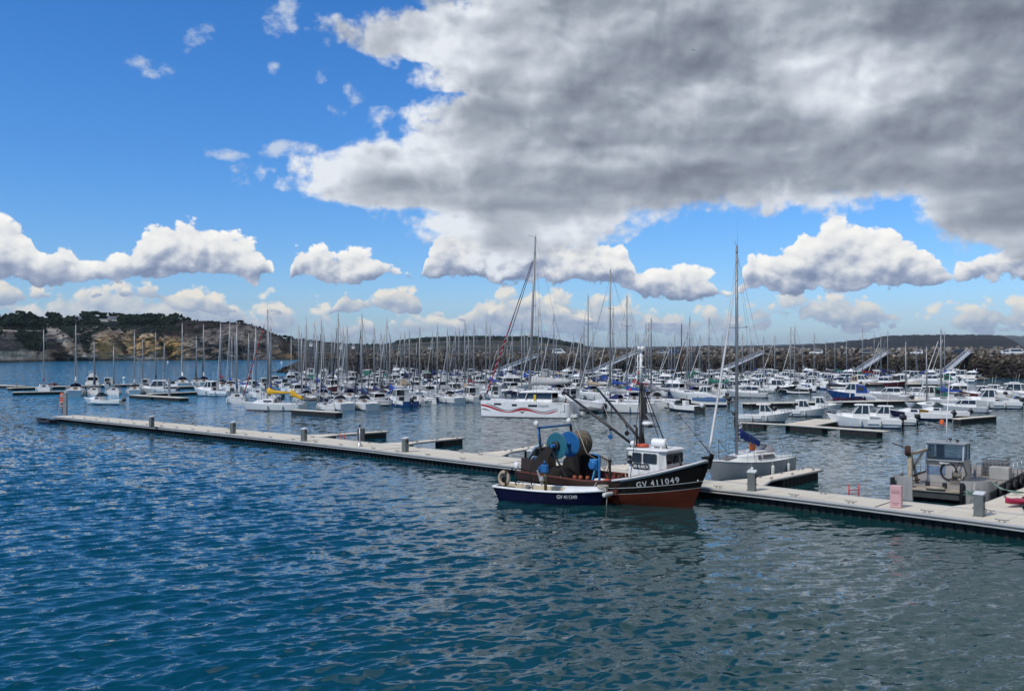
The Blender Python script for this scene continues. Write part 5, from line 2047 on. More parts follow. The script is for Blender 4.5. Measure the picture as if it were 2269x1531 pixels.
RUST = mat('rusty_brown_steel', (0.014, 0.010, 0.008), 0.8, var=0.6, scale=3, stain=(0.055, 0.022, 0.011), stain_amt=0.5)
WHEEL = mat('wheelhouse_white', (0.74, 0.735, 0.70), 0.4, var=0.08, stain=(0.46, 0.31, 0.18), stain_amt=0.5, streak=True)
TEAL = mat('worn_teal_paint', (0.010, 0.115, 0.165), 0.5, var=0.25, scale=2.5, stain=(0.05, 0.10, 0.12), stain_amt=0.5)
BLUE = mat('bright_blue_paint', (0.010, 0.11, 0.31), 0.45, var=0.2, scale=2.5, stain=(0.03, 0.08, 0.17), stain_amt=0.4)
NETM = mat('wound_net_twine', (0.20, 0.165, 0.115), 0.95, var=0.6, scale=6, bump=0.05, bscale=18, stain=(0.075, 0.065, 0.05), stain_amt=0.6)
BLKP = mat('black_spar_paint', (0.012, 0.010, 0.010), 0.45)
CREAM = mat('cream_grp', (0.56, 0.50, 0.37), 0.6, stain=(0.40, 0.30, 0.16), stain_amt=0.4)
NAVY = mat('navy_hull_paint', (0.003, 0.004, 0.030), 0.5, spec=0.2, var=0.25, stain=(0.012, 0.014, 0.035), stain_amt=0.35, streak=True)
YELLOW = mat('yellow_plastic', (0.72, 0.50, 0.02), 0.5)

FB_DIR = Vector((0.745, -0.667, 0)).normalized()
FB_BOW = P(1535, 1125)
fb_h = Hull(12.2, 4.2, 1.18, 1.12, 2.72, tr=0.86, rake=0.095, trake=0.02, deep=0.5, flare=0.10, full=2.7, n=30)


def FX(t):
    return 4.94 - t


def hull_point(h, x, z):
    lo, hi = 0.0, 1.0
    for _ in range(40):
        u = (lo + hi) / 2
        if h.xpos(u, min(z, h.sheer(u))) < x:
            lo = u
        else:
            hi = u
    u = (lo + hi) / 2
    return u, h.side(u, min(max(z / h.sheer(u), 0), 1))[1]


def hull_text(h, s, size, x0, z0, slope, parent, m, name='registration_number', bold=True, spacing=1.15, side=-1, gap=0.012, xscale=1.0):
    vs, fs = text_mesh(s, size, bold, spacing)
    out = []
    for x, y, _ in vs:
        x = x * xscale
        X, Z = x0 + x * cos(slope), z0 + y + x * sin(slope)
        u, b = hull_point(h, X, Z)
        out.append((X, side * (b + gap), Z))
    b = MB()
    b.add(out, fs, 0)
    return b.build(name, m, parent)


def fishing_boat():
    yaw = atan2(FB_DIR.y, FB_DIR.x)
    loc = FB_BOW - FB_DIR * 4.94
    r = empty('fishing_boat', (loc.x, loc.y, 0), yaw)
    tag(r, 'black and brown wooden fishing boat with orange bottom, white wheelhouse and blue net drums', 'fishing boat')
    h = fb_h
    # hull with its painted bands
    m = MB()
    n = 34
    rings = []
    for i in range(n):
        u = (i / (n - 1)) ** 0.92
        zs = h.sheer(u)
        za = 0.28 + 0.86 * u ** 2.6
        zl = za + 0.30 + 0.06 * u
        lv = [zs, zs - 0.12, zl + 0.035 + 0.25 * (zs - 0.12 - zl) * 1.0, zl + 0.035, zl, za + 0.02, za, 0.0]
        right = []
        for z in lv:
            x, y, zz = h.side(u, z / zs)
            right.append((x, y, zz))
        y = h.side(u, 0)[1]
        right += [(h.xpos(u, 0), y * 0.75, -0.3), (h.xpos(u, 0), 0, -0.5)]
        rings.append(right + [(a, -b, c) for a, b, c in reversed(right[:-1])])
    k = len(rings[0])
    half = [3, 0, 0, 2, 0, 2, 1, 1, 1]
    mats = half + half[::-1]
    o = len(m.v)
    m.loft(rings, 0, closed=False, smooth=True, mats=mats + [0])
    for fi, f in enumerate(m.f):
        x = sum(m.v[q][0] for q in f) / len(f)
        j = fi % (k - 1)
        if x < FX(3.6) and mats[j] in (0, 3) and j in (0, 1, k - 2, k - 3):
            m.m[fi] = 4
    m.f.append(tuple(o + j for j in range(k)))
    m.m.append(4)
    m.s.append(False)
    m.build('hull', [BLACKH, REDB, GREYL, GREYL, BROWNH], r)
    # bulwark inside, decks
    m = MB()
    for s in (-1, 1):
        rings = []
        for i in range(22):
            u = 0.01 + 0.63 * i / 21
            z = h.sheer(u)
            b = h.half(u)
            x = h.xpos(u, z)
            rings.append([(x, s * (b + 0.04), z - 0.002), (x, s * (b + 0.04), z + 0.06), (x, s * (b - 0.16), z + 0.06), (x, s * (b - 0.16), z), (x, s * (b - 0.10), z - 0.01), (x, s * (b - 0.14), 0.5)])
        m.loft(rings, 0, closed=False, smooth=False)
        for i in range(14):
            u = 0.05 + 0.58 * i / 13
            x, y, z = h.xpos(u, 1.0), h.half(u) - 0.2, h.sheer(u)
            m.box((x, s * y, (0.5 + z) / 2), (0.09, 0.10, z - 0.5))
    m.build('bulwark', REDBR, r)
    m = MB()
    rings = []
    for i in range(16):
        u = 0.02 + 0.63 * i / 15
        b = h.half(u) - 0.12
        rings.append([(h.xpos(u, 0.5), b, 0.52), (h.xpos(u, 0.5), 0, 0.56), (h.xpos(u, 0.5), -b, 0.52)])
    m.loft(rings, 0, closed=False, smooth=False)
    m.build('working_deck', mat('worn_deck_planks', (0.10, 0.075, 0.055), 0.8, var=0.4, scale=2), r)
    m = MB()
    h.lid(m, 0.16, 0.63, 1.0, k=14, camber=0.02, inset=0.05)
    m.plate([(h.xpos(0.635, 1.3), -1.9, 0.5), (h.xpos(0.635, 1.3), 1.9, 0.5), (h.xpos(0.635, 1.3), 1.9, 1.30), (h.xpos(0.635, 1.3), -1.9, 1.30)], 0.05)
    m.build('foredeck', REDBR, r)
    # rail cap along the bow and red coaming
    for s in (-1, 1):
        m = MB()
        m.tube([(x, s * (y + 0.03), z + 0.01) for x, y, z in h.rail_pts(0.62, 0.985, 14, 0.02)], 0.075, 6)
        m.build('rail_cap', GREYL, r)
        m = MB()
        pts = [(x, s * max(y - 0.16, 0.02), z + 0.05) for x, y, z in h.rail_pts(0.60, 0.93, 12, 0.0)]
        m.tube(pts, 0.06, 5)
        m.build('coaming', REDBR, r)
    m = MB()
    m.bar((h.xpos(1, 2.3) - 0.02, 0, 2.2), (h.xpos(1, 2.72) + 0.02, 0, 3.0), 0.18, 0.2, bev=0.02)
    m.box((h.xpos(1, 2.72) - 0.25, 0, 2.78), (0.5, 0.5, 0.12), bev=0.02)
    m.build('stem_head', BLACKH, r)
    hull_text(h, 'GV 411049', 0.44, FX(2.55), 1.02, 0.185, r, GREYL, spacing=1.22, xscale=0.93)
    for s in (-1, 1):
        m = MB()
        u, b = hull_point(h, FX(-0.45), 1.55)
        m.ball((FX(-0.45), s * (b + 0.01), 1.55), 0.045, 8, sc=(1, 0.4, 1))
        m.build('hawse_eye', WHITEP, r)
    # wheelhouse: two side windows, three canted front windows
    x0, x1, xf = FX(3.44), FX(1.42), FX(1.20)
    zb, zt = 1.30, 3.02
    w, wf = 1.12, 0.84
    m = MB()
    foot = [(x0, -w), (x1, -w), (xf + 0.16, -wf), (xf + 0.16, wf), (x1, w), (x0, w)]
    headp = [(x0, -w), (x1 - 0.05, -w), (xf, -wf), (xf, wf), (x1 - 0.05, w), (x0, w)]
    m.loft([[(x, y, zb) for x, y in foot], [(x, y, zt) for x, y in headp]], 0, closed=True, cap0=True, cap1=True, smooth=False)
    wh = m.build('wheelhouse', WHEEL, r)
    m = MB()
    ro = [(x0 - 0.10, -w - 0.07), (x1 + 0.03, -w - 0.07), (xf + 0.16, -wf - 0.05), (xf + 0.16, wf + 0.05), (x1 + 0.03, w + 0.07), (x0 - 0.10, w + 0.07)]
    m.loft([[(x, y, zt + 0.003) for x, y in ro], [(x, y, zt + 0.055) for x, y in ro], [(x * 0.97 + 0.03 * (x0 + 1), y * 0.93, zt + 0.10) for x, y in ro]], 0, closed=True, cap0=True, cap1=True, smooth=False)
    m.build('roof', WHITEP, r)

    def pane(a, b, z0, z1, nx, ny, name='window'):
        """window between plan points a and b, standing proud of the wall"""
        ax, ay = a
        bx, by = b
        off = Vector((nx, ny, 0))
        cn = 0.06
        q = []
        A0, B0 = Vector((ax, ay, z0)), Vector((bx, by, z0))
        up = Vector((-0.0, 0, z1 - z0))
        D = (B0 - A0)
        ln = D.length
        D = D / ln
        for du, dv in ((cn, 0), (ln - cn, 0), (ln, cn), (ln, z1 - z0 - cn), (ln - cn, z1 - z0), (cn, z1 - z0), (0, z1 - z0 - cn), (0, cn)):
            q.append(A0 + D * du + Vector((0, 0, dv)))
        fm = MB()
        c = sum(q, Vector()) / len(q)
        fm.plate([c + (p - c) * 1.12 + off * 0.014 for p in q], 0.028)
        fo = fm.build(name, mat('window_rubber', (0.10, 0.105, 0.10), 0.6), wh)
        gm = MB()
        gm.plate([p + off * 0.034 for p in q], 0.012)
        gm.build('pane', WINB, fo)

    zw0, zw1 = 2.36, 2.86
    for s in (-1, 1):
        pane((x0 + 0.30, s * w), (x0 + 0.86, s * w), zw0, zw1, 0, s)
        pane((x0 + 1.02, s * w), (x1 - 0.18, s * w), zw0, zw1, 0, s)
    # canted front
    fx_ = lambda z: (zt - z) / (zt - zb) * 0.16
    zmid = (zw0 + zw1) / 2
    k_ = fx_(zmid)
    for y0, y1 in ((-0.80, -0.30), (-0.22, 0.28), (0.36, 0.80)):
        pane((xf + k_ + 0.02, y0), (xf + k_ + 0.02, y1), zw0, zw1, 1, 0)
    # name board
    m = MB()
    q = []
    L0, L1, B0, B1 = x0 + 0.28, x0 + 1.40, 1.99, 2.30
    for du, dv in ((0.08, 0), (1.04, 0), (1.12, 0.08), (1.12, 0.23), (1.04, 0.31), (0.08, 0.31), (0, 0.23), (0, 0.08)):
        q.append((L0 + du, -w - 0.02, B0 + dv))
    m.plate(q, 0.03)
    nb = m.build('name_board', BLKP, wh)
    vs, fs = text_mesh("AN ALARC'H", 0.235, True, 1.0)
    mx = max(v[0] for v in vs)
    m = MB()
    m.add([(L0 + 0.07 + x * 0.98 / mx, -w - 0.04, B0 + 0.075 + y) for x, y, _ in vs], fs)
    m.build('lettering', WHITEP, nb)
    # loudhailer box and lamps on the after side edge
    for dz in (2.35, 2.62):
        m = MB()
        m.box((x0 + 0.13, -w - 0.08, dz), (0.2, 0.14, 0.2), bev=0.02)
        m.build('deck_lamp', DARKM, wh)
    # on the roof
    zr = zt + 0.10
    m = MB()
    m.torus((FX(2.95), -0.45, zr + 0.10), (0, 0, 1), 0.29, 0.085, 22, 8)
    m.build('lifebuoy', mat('orange_red_ring', (0.50, 0.075, 0.035), 0.6, stain=(0.6, 0.5, 0.45), stain_amt=0.3), r)
    m = MB()
    m.lathe([(0.02, -0.44), (0.20, -0.42), (0.245, -0.36), (0.245, -0.02), (0.26, 0.0), (0.245, 0.02), (0.245, 0.36), (0.20, 0.42), (0.02, 0.44)], 10, (FX(2.0), -0.2, zr + 0.30), (1, 0.15, 0))
    for dx in (-0.25, 0.25):
        m.box((FX(2.0) + dx, -0.2, zr + 0.04), (0.08, 0.5, 0.12))
    m.build('liferaft_canister', WHITEP, r)
    m = MB()
    m.tube([(FX(3.25), -0.95, zr - 0.02), (FX(3.25), -0.95, zr + 0.1)], 0.04, 6)
    m.ball((FX(3.25), -0.95, zr + 0.22), 0.17, 12)
    m.build('searchlight', WHITEP, r)
    m = MB()
    m.tube([(FX(3.52), -0.18, 1.2), (FX(3.52), -0.18, 4.15), (FX(3.60), -0.18, 4.25), (FX(3.72), -0.18, 4.27)], 0.06, 8)
    m.build('exhaust_pipe', RUST, r)
    # mast, white above
    xm = FX(3.35)
    m = MB()
    m.tube([(xm, 0, 0.6), (xm, 0, 6.7)], 0.105, 12)
    m.tube([(xm + 0.22, 0, 3.05), (xm + 0.1, 0, 4.3)], 0.05, 8)
    mo = m.build('mast', BLKP, r)
    m = MB()
    m.tube([(xm, 0, 6.7), (xm, 0, 8.55)], [0.10, 0.085], 10)
    for s in (-1, 1):
        m.tube([(xm - 0.1, s * 0.2, 6.8), (xm - 0.1, s * 0.2, 8.3)], 0.025, 5)
    for q in range(5):
        m.tube([(xm - 0.1, -0.2, 6.95 + q * 0.32), (xm - 0.1, 0.2, 6.95 + q * 0.32)], 0.02, 5)
    m.box((xm, 0, 7.6), (0.5, 0.24, 0.04))
    m.box((xm, 0, 8.2), (0.34, 0.2, 0.04))
    m.build('topmast', WHITEP, mo)
    for dy, mm in ((-0.16, WHITEP), (0.16, WHITEP)):
        m = MB()
        m.lathe([(0.05, -0.08), (0.13, -0.02), (0.13, 0.08), (0.09, 0.1)], 10, (xm - 0.02, dy, 8.65), (-0.6, dy * 3, -0.1))
        m.build('flood_lamp', mm, mo)
    for z in (7.72, 8.32):
        m = MB()
        m.lathe([(0.06, 0), (0.06, 0.16), (0.03, 0.2)], 8, (xm + 0.16, 0, z))
        m.build('navigation_lamp', DARKM, mo)
    # radar on its bracket
    m = MB()
    m.bar((xm, 0, 4.18), (xm + 1.25, 0, 4.30), 0.05, 0.05)
    m.bar((xm + 0.1, 0, 4.05), (xm + 0.8, 0, 4.24), 0.03, 0.03)
    m.box((xm + 0.45, 0, 4.30), (0.6, 0.5, 0.03))
    br = m.build('radar_bracket', DARKM, r)
    m = MB()
    m.lathe([(0.24, 0.0), (0.32, 0.05), (0.33, 0.13), (0.27, 0.2), (0.02, 0.23)], 18, (xm + 0.45, 0, 4.33))
    m.build('radar_dome', WHITEP, br)
    # derrick booms
    for i, (tip, py0, zf) in enumerate((((FX(8.9), -0.1, 6.05), -0.5, 3.25), ((FX(8.1), 2.3, 6.15), 0.35, 3.4))):
        foot_ = Vector((xm - 0.25, py0, zf))
        tip = Vector(tip)
        m = MB()
        m.tube([foot_, foot_.lerp(tip, 0.5), tip], [0.075, 0.085, 0.06], 8)
        bo = m.build('derrick_boom', BLKP, r)
        m = MB()
        m.box(foot_ + Vector((0.05, 0, -0.02)), (0.35, 0.22, 0.3), bev=0.03)
        m.build('heel_fitting', RUST, bo)
        m = MB()
        m.lathe([(0.02, -0.06), (0.11, -0.05), (0.11, 0.05), (0.02, 0.06)], 10, tip + Vector((0, 0, -0.1)), (0, 1, 0))
        m.build('head_block', RUST if i == 0 else mat('green_block', (0.02, 0.10, 0.06), 0.6), bo)
        q = foot_.lerp(tip, 0.30)
        m = MB()
        m.ball(q + Vector((0, 0, -0.05)), 0.13, 8)
        m.build('band', DARKM, bo)
        m = MB()
        m.lathe([(0.02, -0.06), (0.14, -0.05), (0.14, 0.05), (0.02, 0.06)], 10, q + Vector((0, -0.03, -0.52)), (0, 1, 0.2))
        m.tube([q, q + Vector((0, 0, -0.45))], 0.02, 5)
        m.build('hanging_block', BLUE if i == 0 else DARKM, bo)
        m = MB()
        m.tube([q + Vector((0, 0, -0.6)), q + Vector((0.02, -0.05, -2.3 if i else -2.6))], 0.014, 5)
        m.tube([tip + Vector((0, 0, -0.1)), foot_.lerp(tip, 0.65) + Vector((0, 0, -1.25)), q + Vector((-0.1, 0, -0.45))], 0.014, 5)
        m.tube([tip, (xm, 0, 6.6)], 0.014, 5)
        m.build('tackle', ROPE if i else WIRE, bo)
    m = MB()
    m.tube([(FX(8.9), -0.1, 5.95), (FX(8.85), -0.6, 4.2)], 0.012, 4)
    m.tube([(FX(8.9), -0.1, 5.95), (FX(6.2), -1.3, 2.6), (FX(5.0), -1.3, 2.15)], 0.012, 4)
    m.tube([(FX(8.9), -0.05, 5.95), (FX(6.4), -1.2, 2.75)], 0.012, 4)
    m.tube([(FX(8.1), 2.3, 6.1), (FX(8.6), 0.8, 3.7)], 0.012, 4)
    m.build('running_lines', ROPE, r)
    # shrouds and stays
    m = MB()
    for s in (-1, 1):
        m.tube([(xm, 0, 6.75), (FX(2.75), s * 1.92, 1.62)], 0.022, 5)
    m.tube([(xm + 0.05, 0, 6.75), (FX(1.45), -0.25, 3.1)], 0.035, 5)
    m.tube([(xm, 0, 7.5), (h.xpos(1, 2.72), 0, 2.95)], 0.012, 4)
    m.tube([(h.xpos(1, 2.72) - 0.02, 0, 2.95), Vector((h.xpos(1, 2.72) - 0.02, 0, 2.95)).lerp(Vector((xm, 0, 7.5)), 0.15)], 0.03, 5)
    m.build('shrouds', DARKM, r)
    m = MB()
    m.add([(xm + 0.18, -0.1, 6.0), (xm + 0.42, -0.12, 5.9), (xm + 0.55, -0.16, 5.0), (xm + 0.2, -0.1, 5.1)], [(0, 1, 2, 3)])
    m.add([(xm + 0.24, -0.2, 5.2), (xm + 0.7, -0.22, 4.65), (xm + 0.16, -0.2, 4.62)], [(0, 1, 2)])
    m.plate([(xm + 0.18, -0.14, 6.0), (xm + 0.42, -0.16, 5.9), (xm + 0.5, -0.18, 5.0), (xm + 0.2, -0.14, 5.1)], 0.02)
    m.build('furled_black_cloth', mat('black_cloth', (0.02, 0.02, 0.022), 0.9), r)
    m = MB()
    for i in range(6):
        p = Vector((xm - 0.1, -0.1, 7.4)).lerp(Vector((xm - 0.75, -0.4, 6.9 - 0.9)), i / 6)
        m.plate([p, p + Vector((-0.12, -0.04, -0.2)), p + Vector((0.06, 0, -0.24))], 0.01, i % 2)
    m.build('bunting', [RED, WHITEP], r)
    # net drums on their axle
    tx, zx = FX(8.35), 2.92
    R = 0.76
    ys = (-1.42, -0.22, 1.04)

    def flange(y, mm, name):
        m = MB()
        m.lathe([(0.01, -0.035), (R - 0.02, -0.035), (R, -0.02), (R, 0.02), (R - 0.02, 0.035), (0.01, 0.035)], 36, (tx, y, zx), (0, 1, 0), smooth=False)
        m.torus((tx, y, zx), (0, 1, 0), R - 0.01, 0.03, 36, 6)
        return m.build(name, mm, r)
    f1 = flange(ys[0], TEAL, 'drum_flange')
    f2 = flange(ys[1], BLUE, 'drum_flange')
    flange(ys[2], mat('dull_slate_blue', (0.03, 0.06, 0.075), 0.6, var=0.4), 'drum_flange')
    m = MB()
    m.lathe([(0.10, 0), (0.13, 0.05), (0.13, 0.3), (0.10, 0.33), (0.10, 0.48), (0.06, 0.5)], 14, (tx, ys[0] - 0.03, zx), (0, -1, 0))
    m.lathe([(0.27, 0), (0.27, 0.16), (0.2, 0.2)], 16, (tx, ys[0] - 0.03, zx), (0, -1, 0), mat=1)
    m.build('drum_motor', [BLUE, DARKM], f1)
    m = MB()
    m.lathe([(0.12, 0), (0.12, 1.2)], 14, (tx, ys[0], zx), (0, 1, 0))
    m.lathe([(0.2, 0), (0.16, 0.1), (0.10, 0.22)], 14, (tx, ys[1], zx), (0, -1, 0))
    m.build('drum_core', BLUE, r)
    m = MB()
    rings = []
    rng = random.Random(3)
    for i in range(25):
        y = ys[1] + 0.05 + (ys[2] - ys[1] - 0.1) * i / 24
        rr = R * (0.86 + 0.07 * sin(i * 0.9) + 0.03 * rng.random())
        rings.append([(tx + (rr + 0.035 * sin(q * 2.2 + i * 1.9)) * cos(2 * pi * q / 26), y, zx + (rr + 0.035 * sin(q * 2.2 + i * 1.9)) * sin(2 * pi * q / 26)) for q in range(26)])
    m.loft(rings, 0, closed=True, smooth=True)
    for i in range(26):
        y = ys[1] + 0.08 + (ys[2] - ys[1] - 0.16) * rng.random()
        y2 = y + rng.uniform(-0.35, 0.35)
        a0 = rng.uniform(0, 6.28)
        rr = R * rng.uniform(0.92, 0.99)
        m.tube([(tx + rr * cos(a0 + q * 0.35), min(max(y + (y2 - y) * q / 9, ys[1] + 0.06), ys[2] - 0.06), zx + rr * sin(a0 + q * 0.35)) for q in range(10)], 0.022, 5)
    m.build('wound_net', NETM, r)
    # gallows that carry the drums, plates and struts
    for s, y in ((-1, -1.72), (1, 1.36)):
        m = MB()
        m.plate([(FX(8.75), y, 0.55), (FX(10.3), y, 0.55), (FX(10.05), y, 1.7), (FX(9.3), y, 2.5), (FX(8.55), y, 3.02), (FX(8.22), y, 2.92), (FX(8.7), y, 2.2)], 0.07)
        m.bar((FX(9.3), y, 2.4), (FX(9.5), y, 3.95), 0.11, 0.11)
        m.bar((FX(8.4), y, 2.6), (FX(7.35), y, 1.1), 0.08, 0.08)
        m.build('gallows_plate', RUST, r)
    m = MB()
    m.tube([(FX(9.5), -1.78, 3.93), (FX(9.5), 1.42, 3.93)], 0.07, 8)
    m.tube([(FX(9.5), -1.78, 3.93), (FX(9.35), -1.75, 2.9)], 0.06, 8)
    m.build('gantry_bar', BLUE, r)
    for y in (-1.74, 1.38):
        m = MB()
        m.lathe([(0.08, 0), (0.14, 0.03), (0.14, 0.2), (0.08, 0.24)], 12, (FX(9.5), y - 0.1, 4.22), (0.2, -1, 0.0))
        m.tube([(FX(9.5), y, 3.95), (FX(9.5), y, 4.15)], 0.04, 6)
        m.build('deck_floodlight', WHITEP, r)
    # shelter panels at the quarter
    m = MB()
    m.plate([(FX(7.9), 1.75, 1.1), (FX(9.5), 1.75, 1.1), (FX(9.7), 1.75, 2.35), (FX(7.6), 1.75, 2.1)], 0.06)
    m.build('shelter_panel', RUST, r)
    m = MB()
    m.plate([(FX(9.0), -1.78, 1.0), (FX(10.9), -1.70, 1.0), (FX(10.9), -1.66, 2.05), (FX(9.2), -1.72, 1.95)], 0.06)
    m.plate([(FX(10.93), -1.7, 0.9), (FX(10.93), 1.7, 0.9), (FX(10.93), 1.6, 1.9), (FX(10.93), -1.6, 2.0)], 0.06)
    m.build('stern_panel', BROWNH, r)
    m = MB()
    m.box((FX(10.5), -0.9, 1.9), (0.5, 0.35, 0.35), bev=0.04)
    m.tube([(FX(10.6), -1.3, 2.0), (FX(10.1), -1.3, 2.7), (FX(9.6), -1.2, 2.9)], 0.10, 8)
    m.build('stern_chute', mat('pale_blue_worn', (0.30, 0.36, 0.42), 0.6, stain=(0.1, 0.1, 0.1), stain_amt=0.5), r)
    # coils of rope on the far panel
    for i, (t, z) in enumerate(((7.2, 1.75), (7.0, 1.65))):
        m = MB()
        for q in range(3):
            m.tube([(FX(t + 0.18 * cos(a)), 1.68 + 0.02 * q - 0.05 * i, z + 0.42 * sin(a)) for a in [2 * pi * e / 16 for e in range(16)]], 0.025, 5, closed=True)
        m.build('rope_coil', ROPE, r)
    # net hauler on the near rail
    hx = FX(5.55)
    m = MB()
    m.box((hx, -1.45, 2.05), (0.5, 0.34, 0.58), bev=0.04)
    m.bar((hx + 0.3, -1.4, 0.55), (hx + 0.32, -1.4, 2.6), 0.10, 0.10)
    m.tube([(hx + 0.32, -1.4, 2.55), (hx - 0.1, -1.5, 2.65)], 0.05, 6)
    hb = m.build('net_hauler', mat('hauler_blue', (0.02, 0.17, 0.42), 0.5, stain=(0.10, 0.22, 0.3), stain_amt=0.5), r)
    m = MB()
    m.lathe([(0.02, 0), (0.2, 0.01), (0.24, 0.06), (0.2, 0.1)], 16, (hx - 0.02, -1.63, 2.02), (0, -1, 0))
    m.build('sheave', BLUE, hb)
    m = MB()
    m.bar((hx + 0.1, -1.5, 1.75), (hx - 0.05, -1.55, 1.15), 0.16, 0.08)
    m.build('chute', mat('pale_hauler_blue', (0.06, 0.25, 0.45), 0.5), hb)
    m = MB()
    m.bar((FX(4.4), -1.5, 0.6), (FX(4.45), -1.5, 2.25), 0.10, 0.10)
    m.box((FX(4.45), -1.5, 2.32), (0.2, 0.16, 0.2), bev=0.03)
    m.tube([(FX(4.45), -1.5, 2.3), (FX(5.2), -1.45, 2.55)], 0.035, 6)
    m.build('hauler_post', RUST, r)
    # heaps of net, floats and rope on the working deck
    rng = random.Random(12)
    for hx_, hy_, a_, b_, hz_, mm in ((9.6, 0.5, 0.9, 1.0, 1.45, mat('black_net_heap', (0.014, 0.013, 0.012), 0.95, var=0.6, scale=9, bump=0.06, bscale=22)), (8.4, -0.8, 0.9, 0.7, 0.95, mat('brown_net_heap', (0.05, 0.034, 0.022), 0.95, var=0.6, scale=9, bump=0.06, bscale=22)), (6.4, 0.3, 0.8, 0.9, 0.85, mat('dark_green_net_heap', (0.014, 0.028, 0.022), 0.95, var=0.6, scale=9, bump=0.06, bscale=22)), (4.9, 0.6, 0.5, 0.7, 0.95, NETM)):
        m = MB()
        rings = []
        for i in range(7):
            t = i / 6
            rr = sqrt(max(0.0, 1 - t ** 1.8)) + 0.02
            rings.append([(FX(hx_) + a_ * rr * cos(q) * (1 + 0.16 * sin(3 * q + i) + 0.1 * rng.random()), hy_ + b_ * rr * sin(q) * (1 + 0.16 * cos(2 * q + i * 2) + 0.1 * rng.random()), 0.5 + (hz_ - 0.5) * t * (1 + 0.1 * rng.random())) for q in [2 * pi * e / 18 for e in range(18)]])
        m.loft(rings, 0, closed=True, cap1=True)
        m.build('net_heap', mm, r)
    for q in range(3):
        m = MB()
        y_, x_ = rng.uniform(-1.2, 1.2), FX(rng.uniform(5, 9))
        m.ball((x_, y_, 1.0 + 0.15 * rng.random()), 0.13, 10)
        m.build('net_float', mat('faded_orange_float', (0.30, 0.07, 0.025), 0.7), r)
    for s in (-1, 1):
        for t in (5.3, 7.7, 10.0):
            m = MB()
            u, b = hull_point(h, FX(t), 1.1)
            m.tube([(FX(t), s * (b - 0.2), 1.2), (FX(t + .1), s * (b - 0.28), 0.95), (FX(t + .3), s * (b - 0.26), 0.8), (FX(t + .45), s * (b - 0.2), 1.15)], 0.03, 5)
            m.build('hung_rope', ROPE, r)
    # winch, boxes and clutter on the working deck
    m = MB()
    m.lathe([(0.3, -0.5), (0.3, -0.46), (0.14, -0.45), (0.14, 0.45), (0.3, 0.46), (0.3, 0.5)], 14, (FX(4.1), -0.3, 1.15), (0, 1, 0))
    m.box((FX(4.1), -0.3, 0.75), (0.6, 1.2, 0.4), bev=0.03)
    m.build('trawl_winch', RUST, r)
    for x, y, c in ((6.2, 0.9, ORANGE), (6.8, 0.8, WHITEP), (5.2, 1.0, BLUE), (7.1, -0.9, WHITEP)):
        m = MB()
        m.box((FX(x), y, 0.72), (0.7, 0.45, 0.32), bev=0.03)
        m.build('fish_box', c, r)
    m = MB()
    m.box((FX(0.2), 0.3, 2.2), (0.4, 0.5, 0.35), bev=0.05)
    m.tube([(FX(0.55), -0.3, 1.9), (FX(0.62), -0.3, 2.65)], 0.05, 6)
    m.tube([(FX(0.75), 0.2, 1.9), (FX(1.0), 0.2, 2.75)], 0.05, 6)
    m.build('anchor_windlass', DARKM, r)
    m = MB()
    m.tube([(FX(2.9), -1.9, 1.55), (FX(2.0), -1.12, 2.05)], 0.012, 4)
    m.tube([(FX(4.9), -2.05, 1.2), (FX(5.05), -2.16, 0.9), (FX(5.4), -2.28, 0.45), (FX(5.8), -2.5, 0.5)], 0.025, 5)
    m.build('mooring_line', ROPE, r)
    for t in (1.2, 4.6, 8.6):
        u, b = hull_point(h, FX(t), 0.6)
        m = MB()
        m.torus((FX(t), b + 0.14, 0.75), (0.1, 1, 0), 0.30, 0.12, 14, 8)
        m.build('tyre_fender', BLACKR, r)
    return r


fishing_boat()


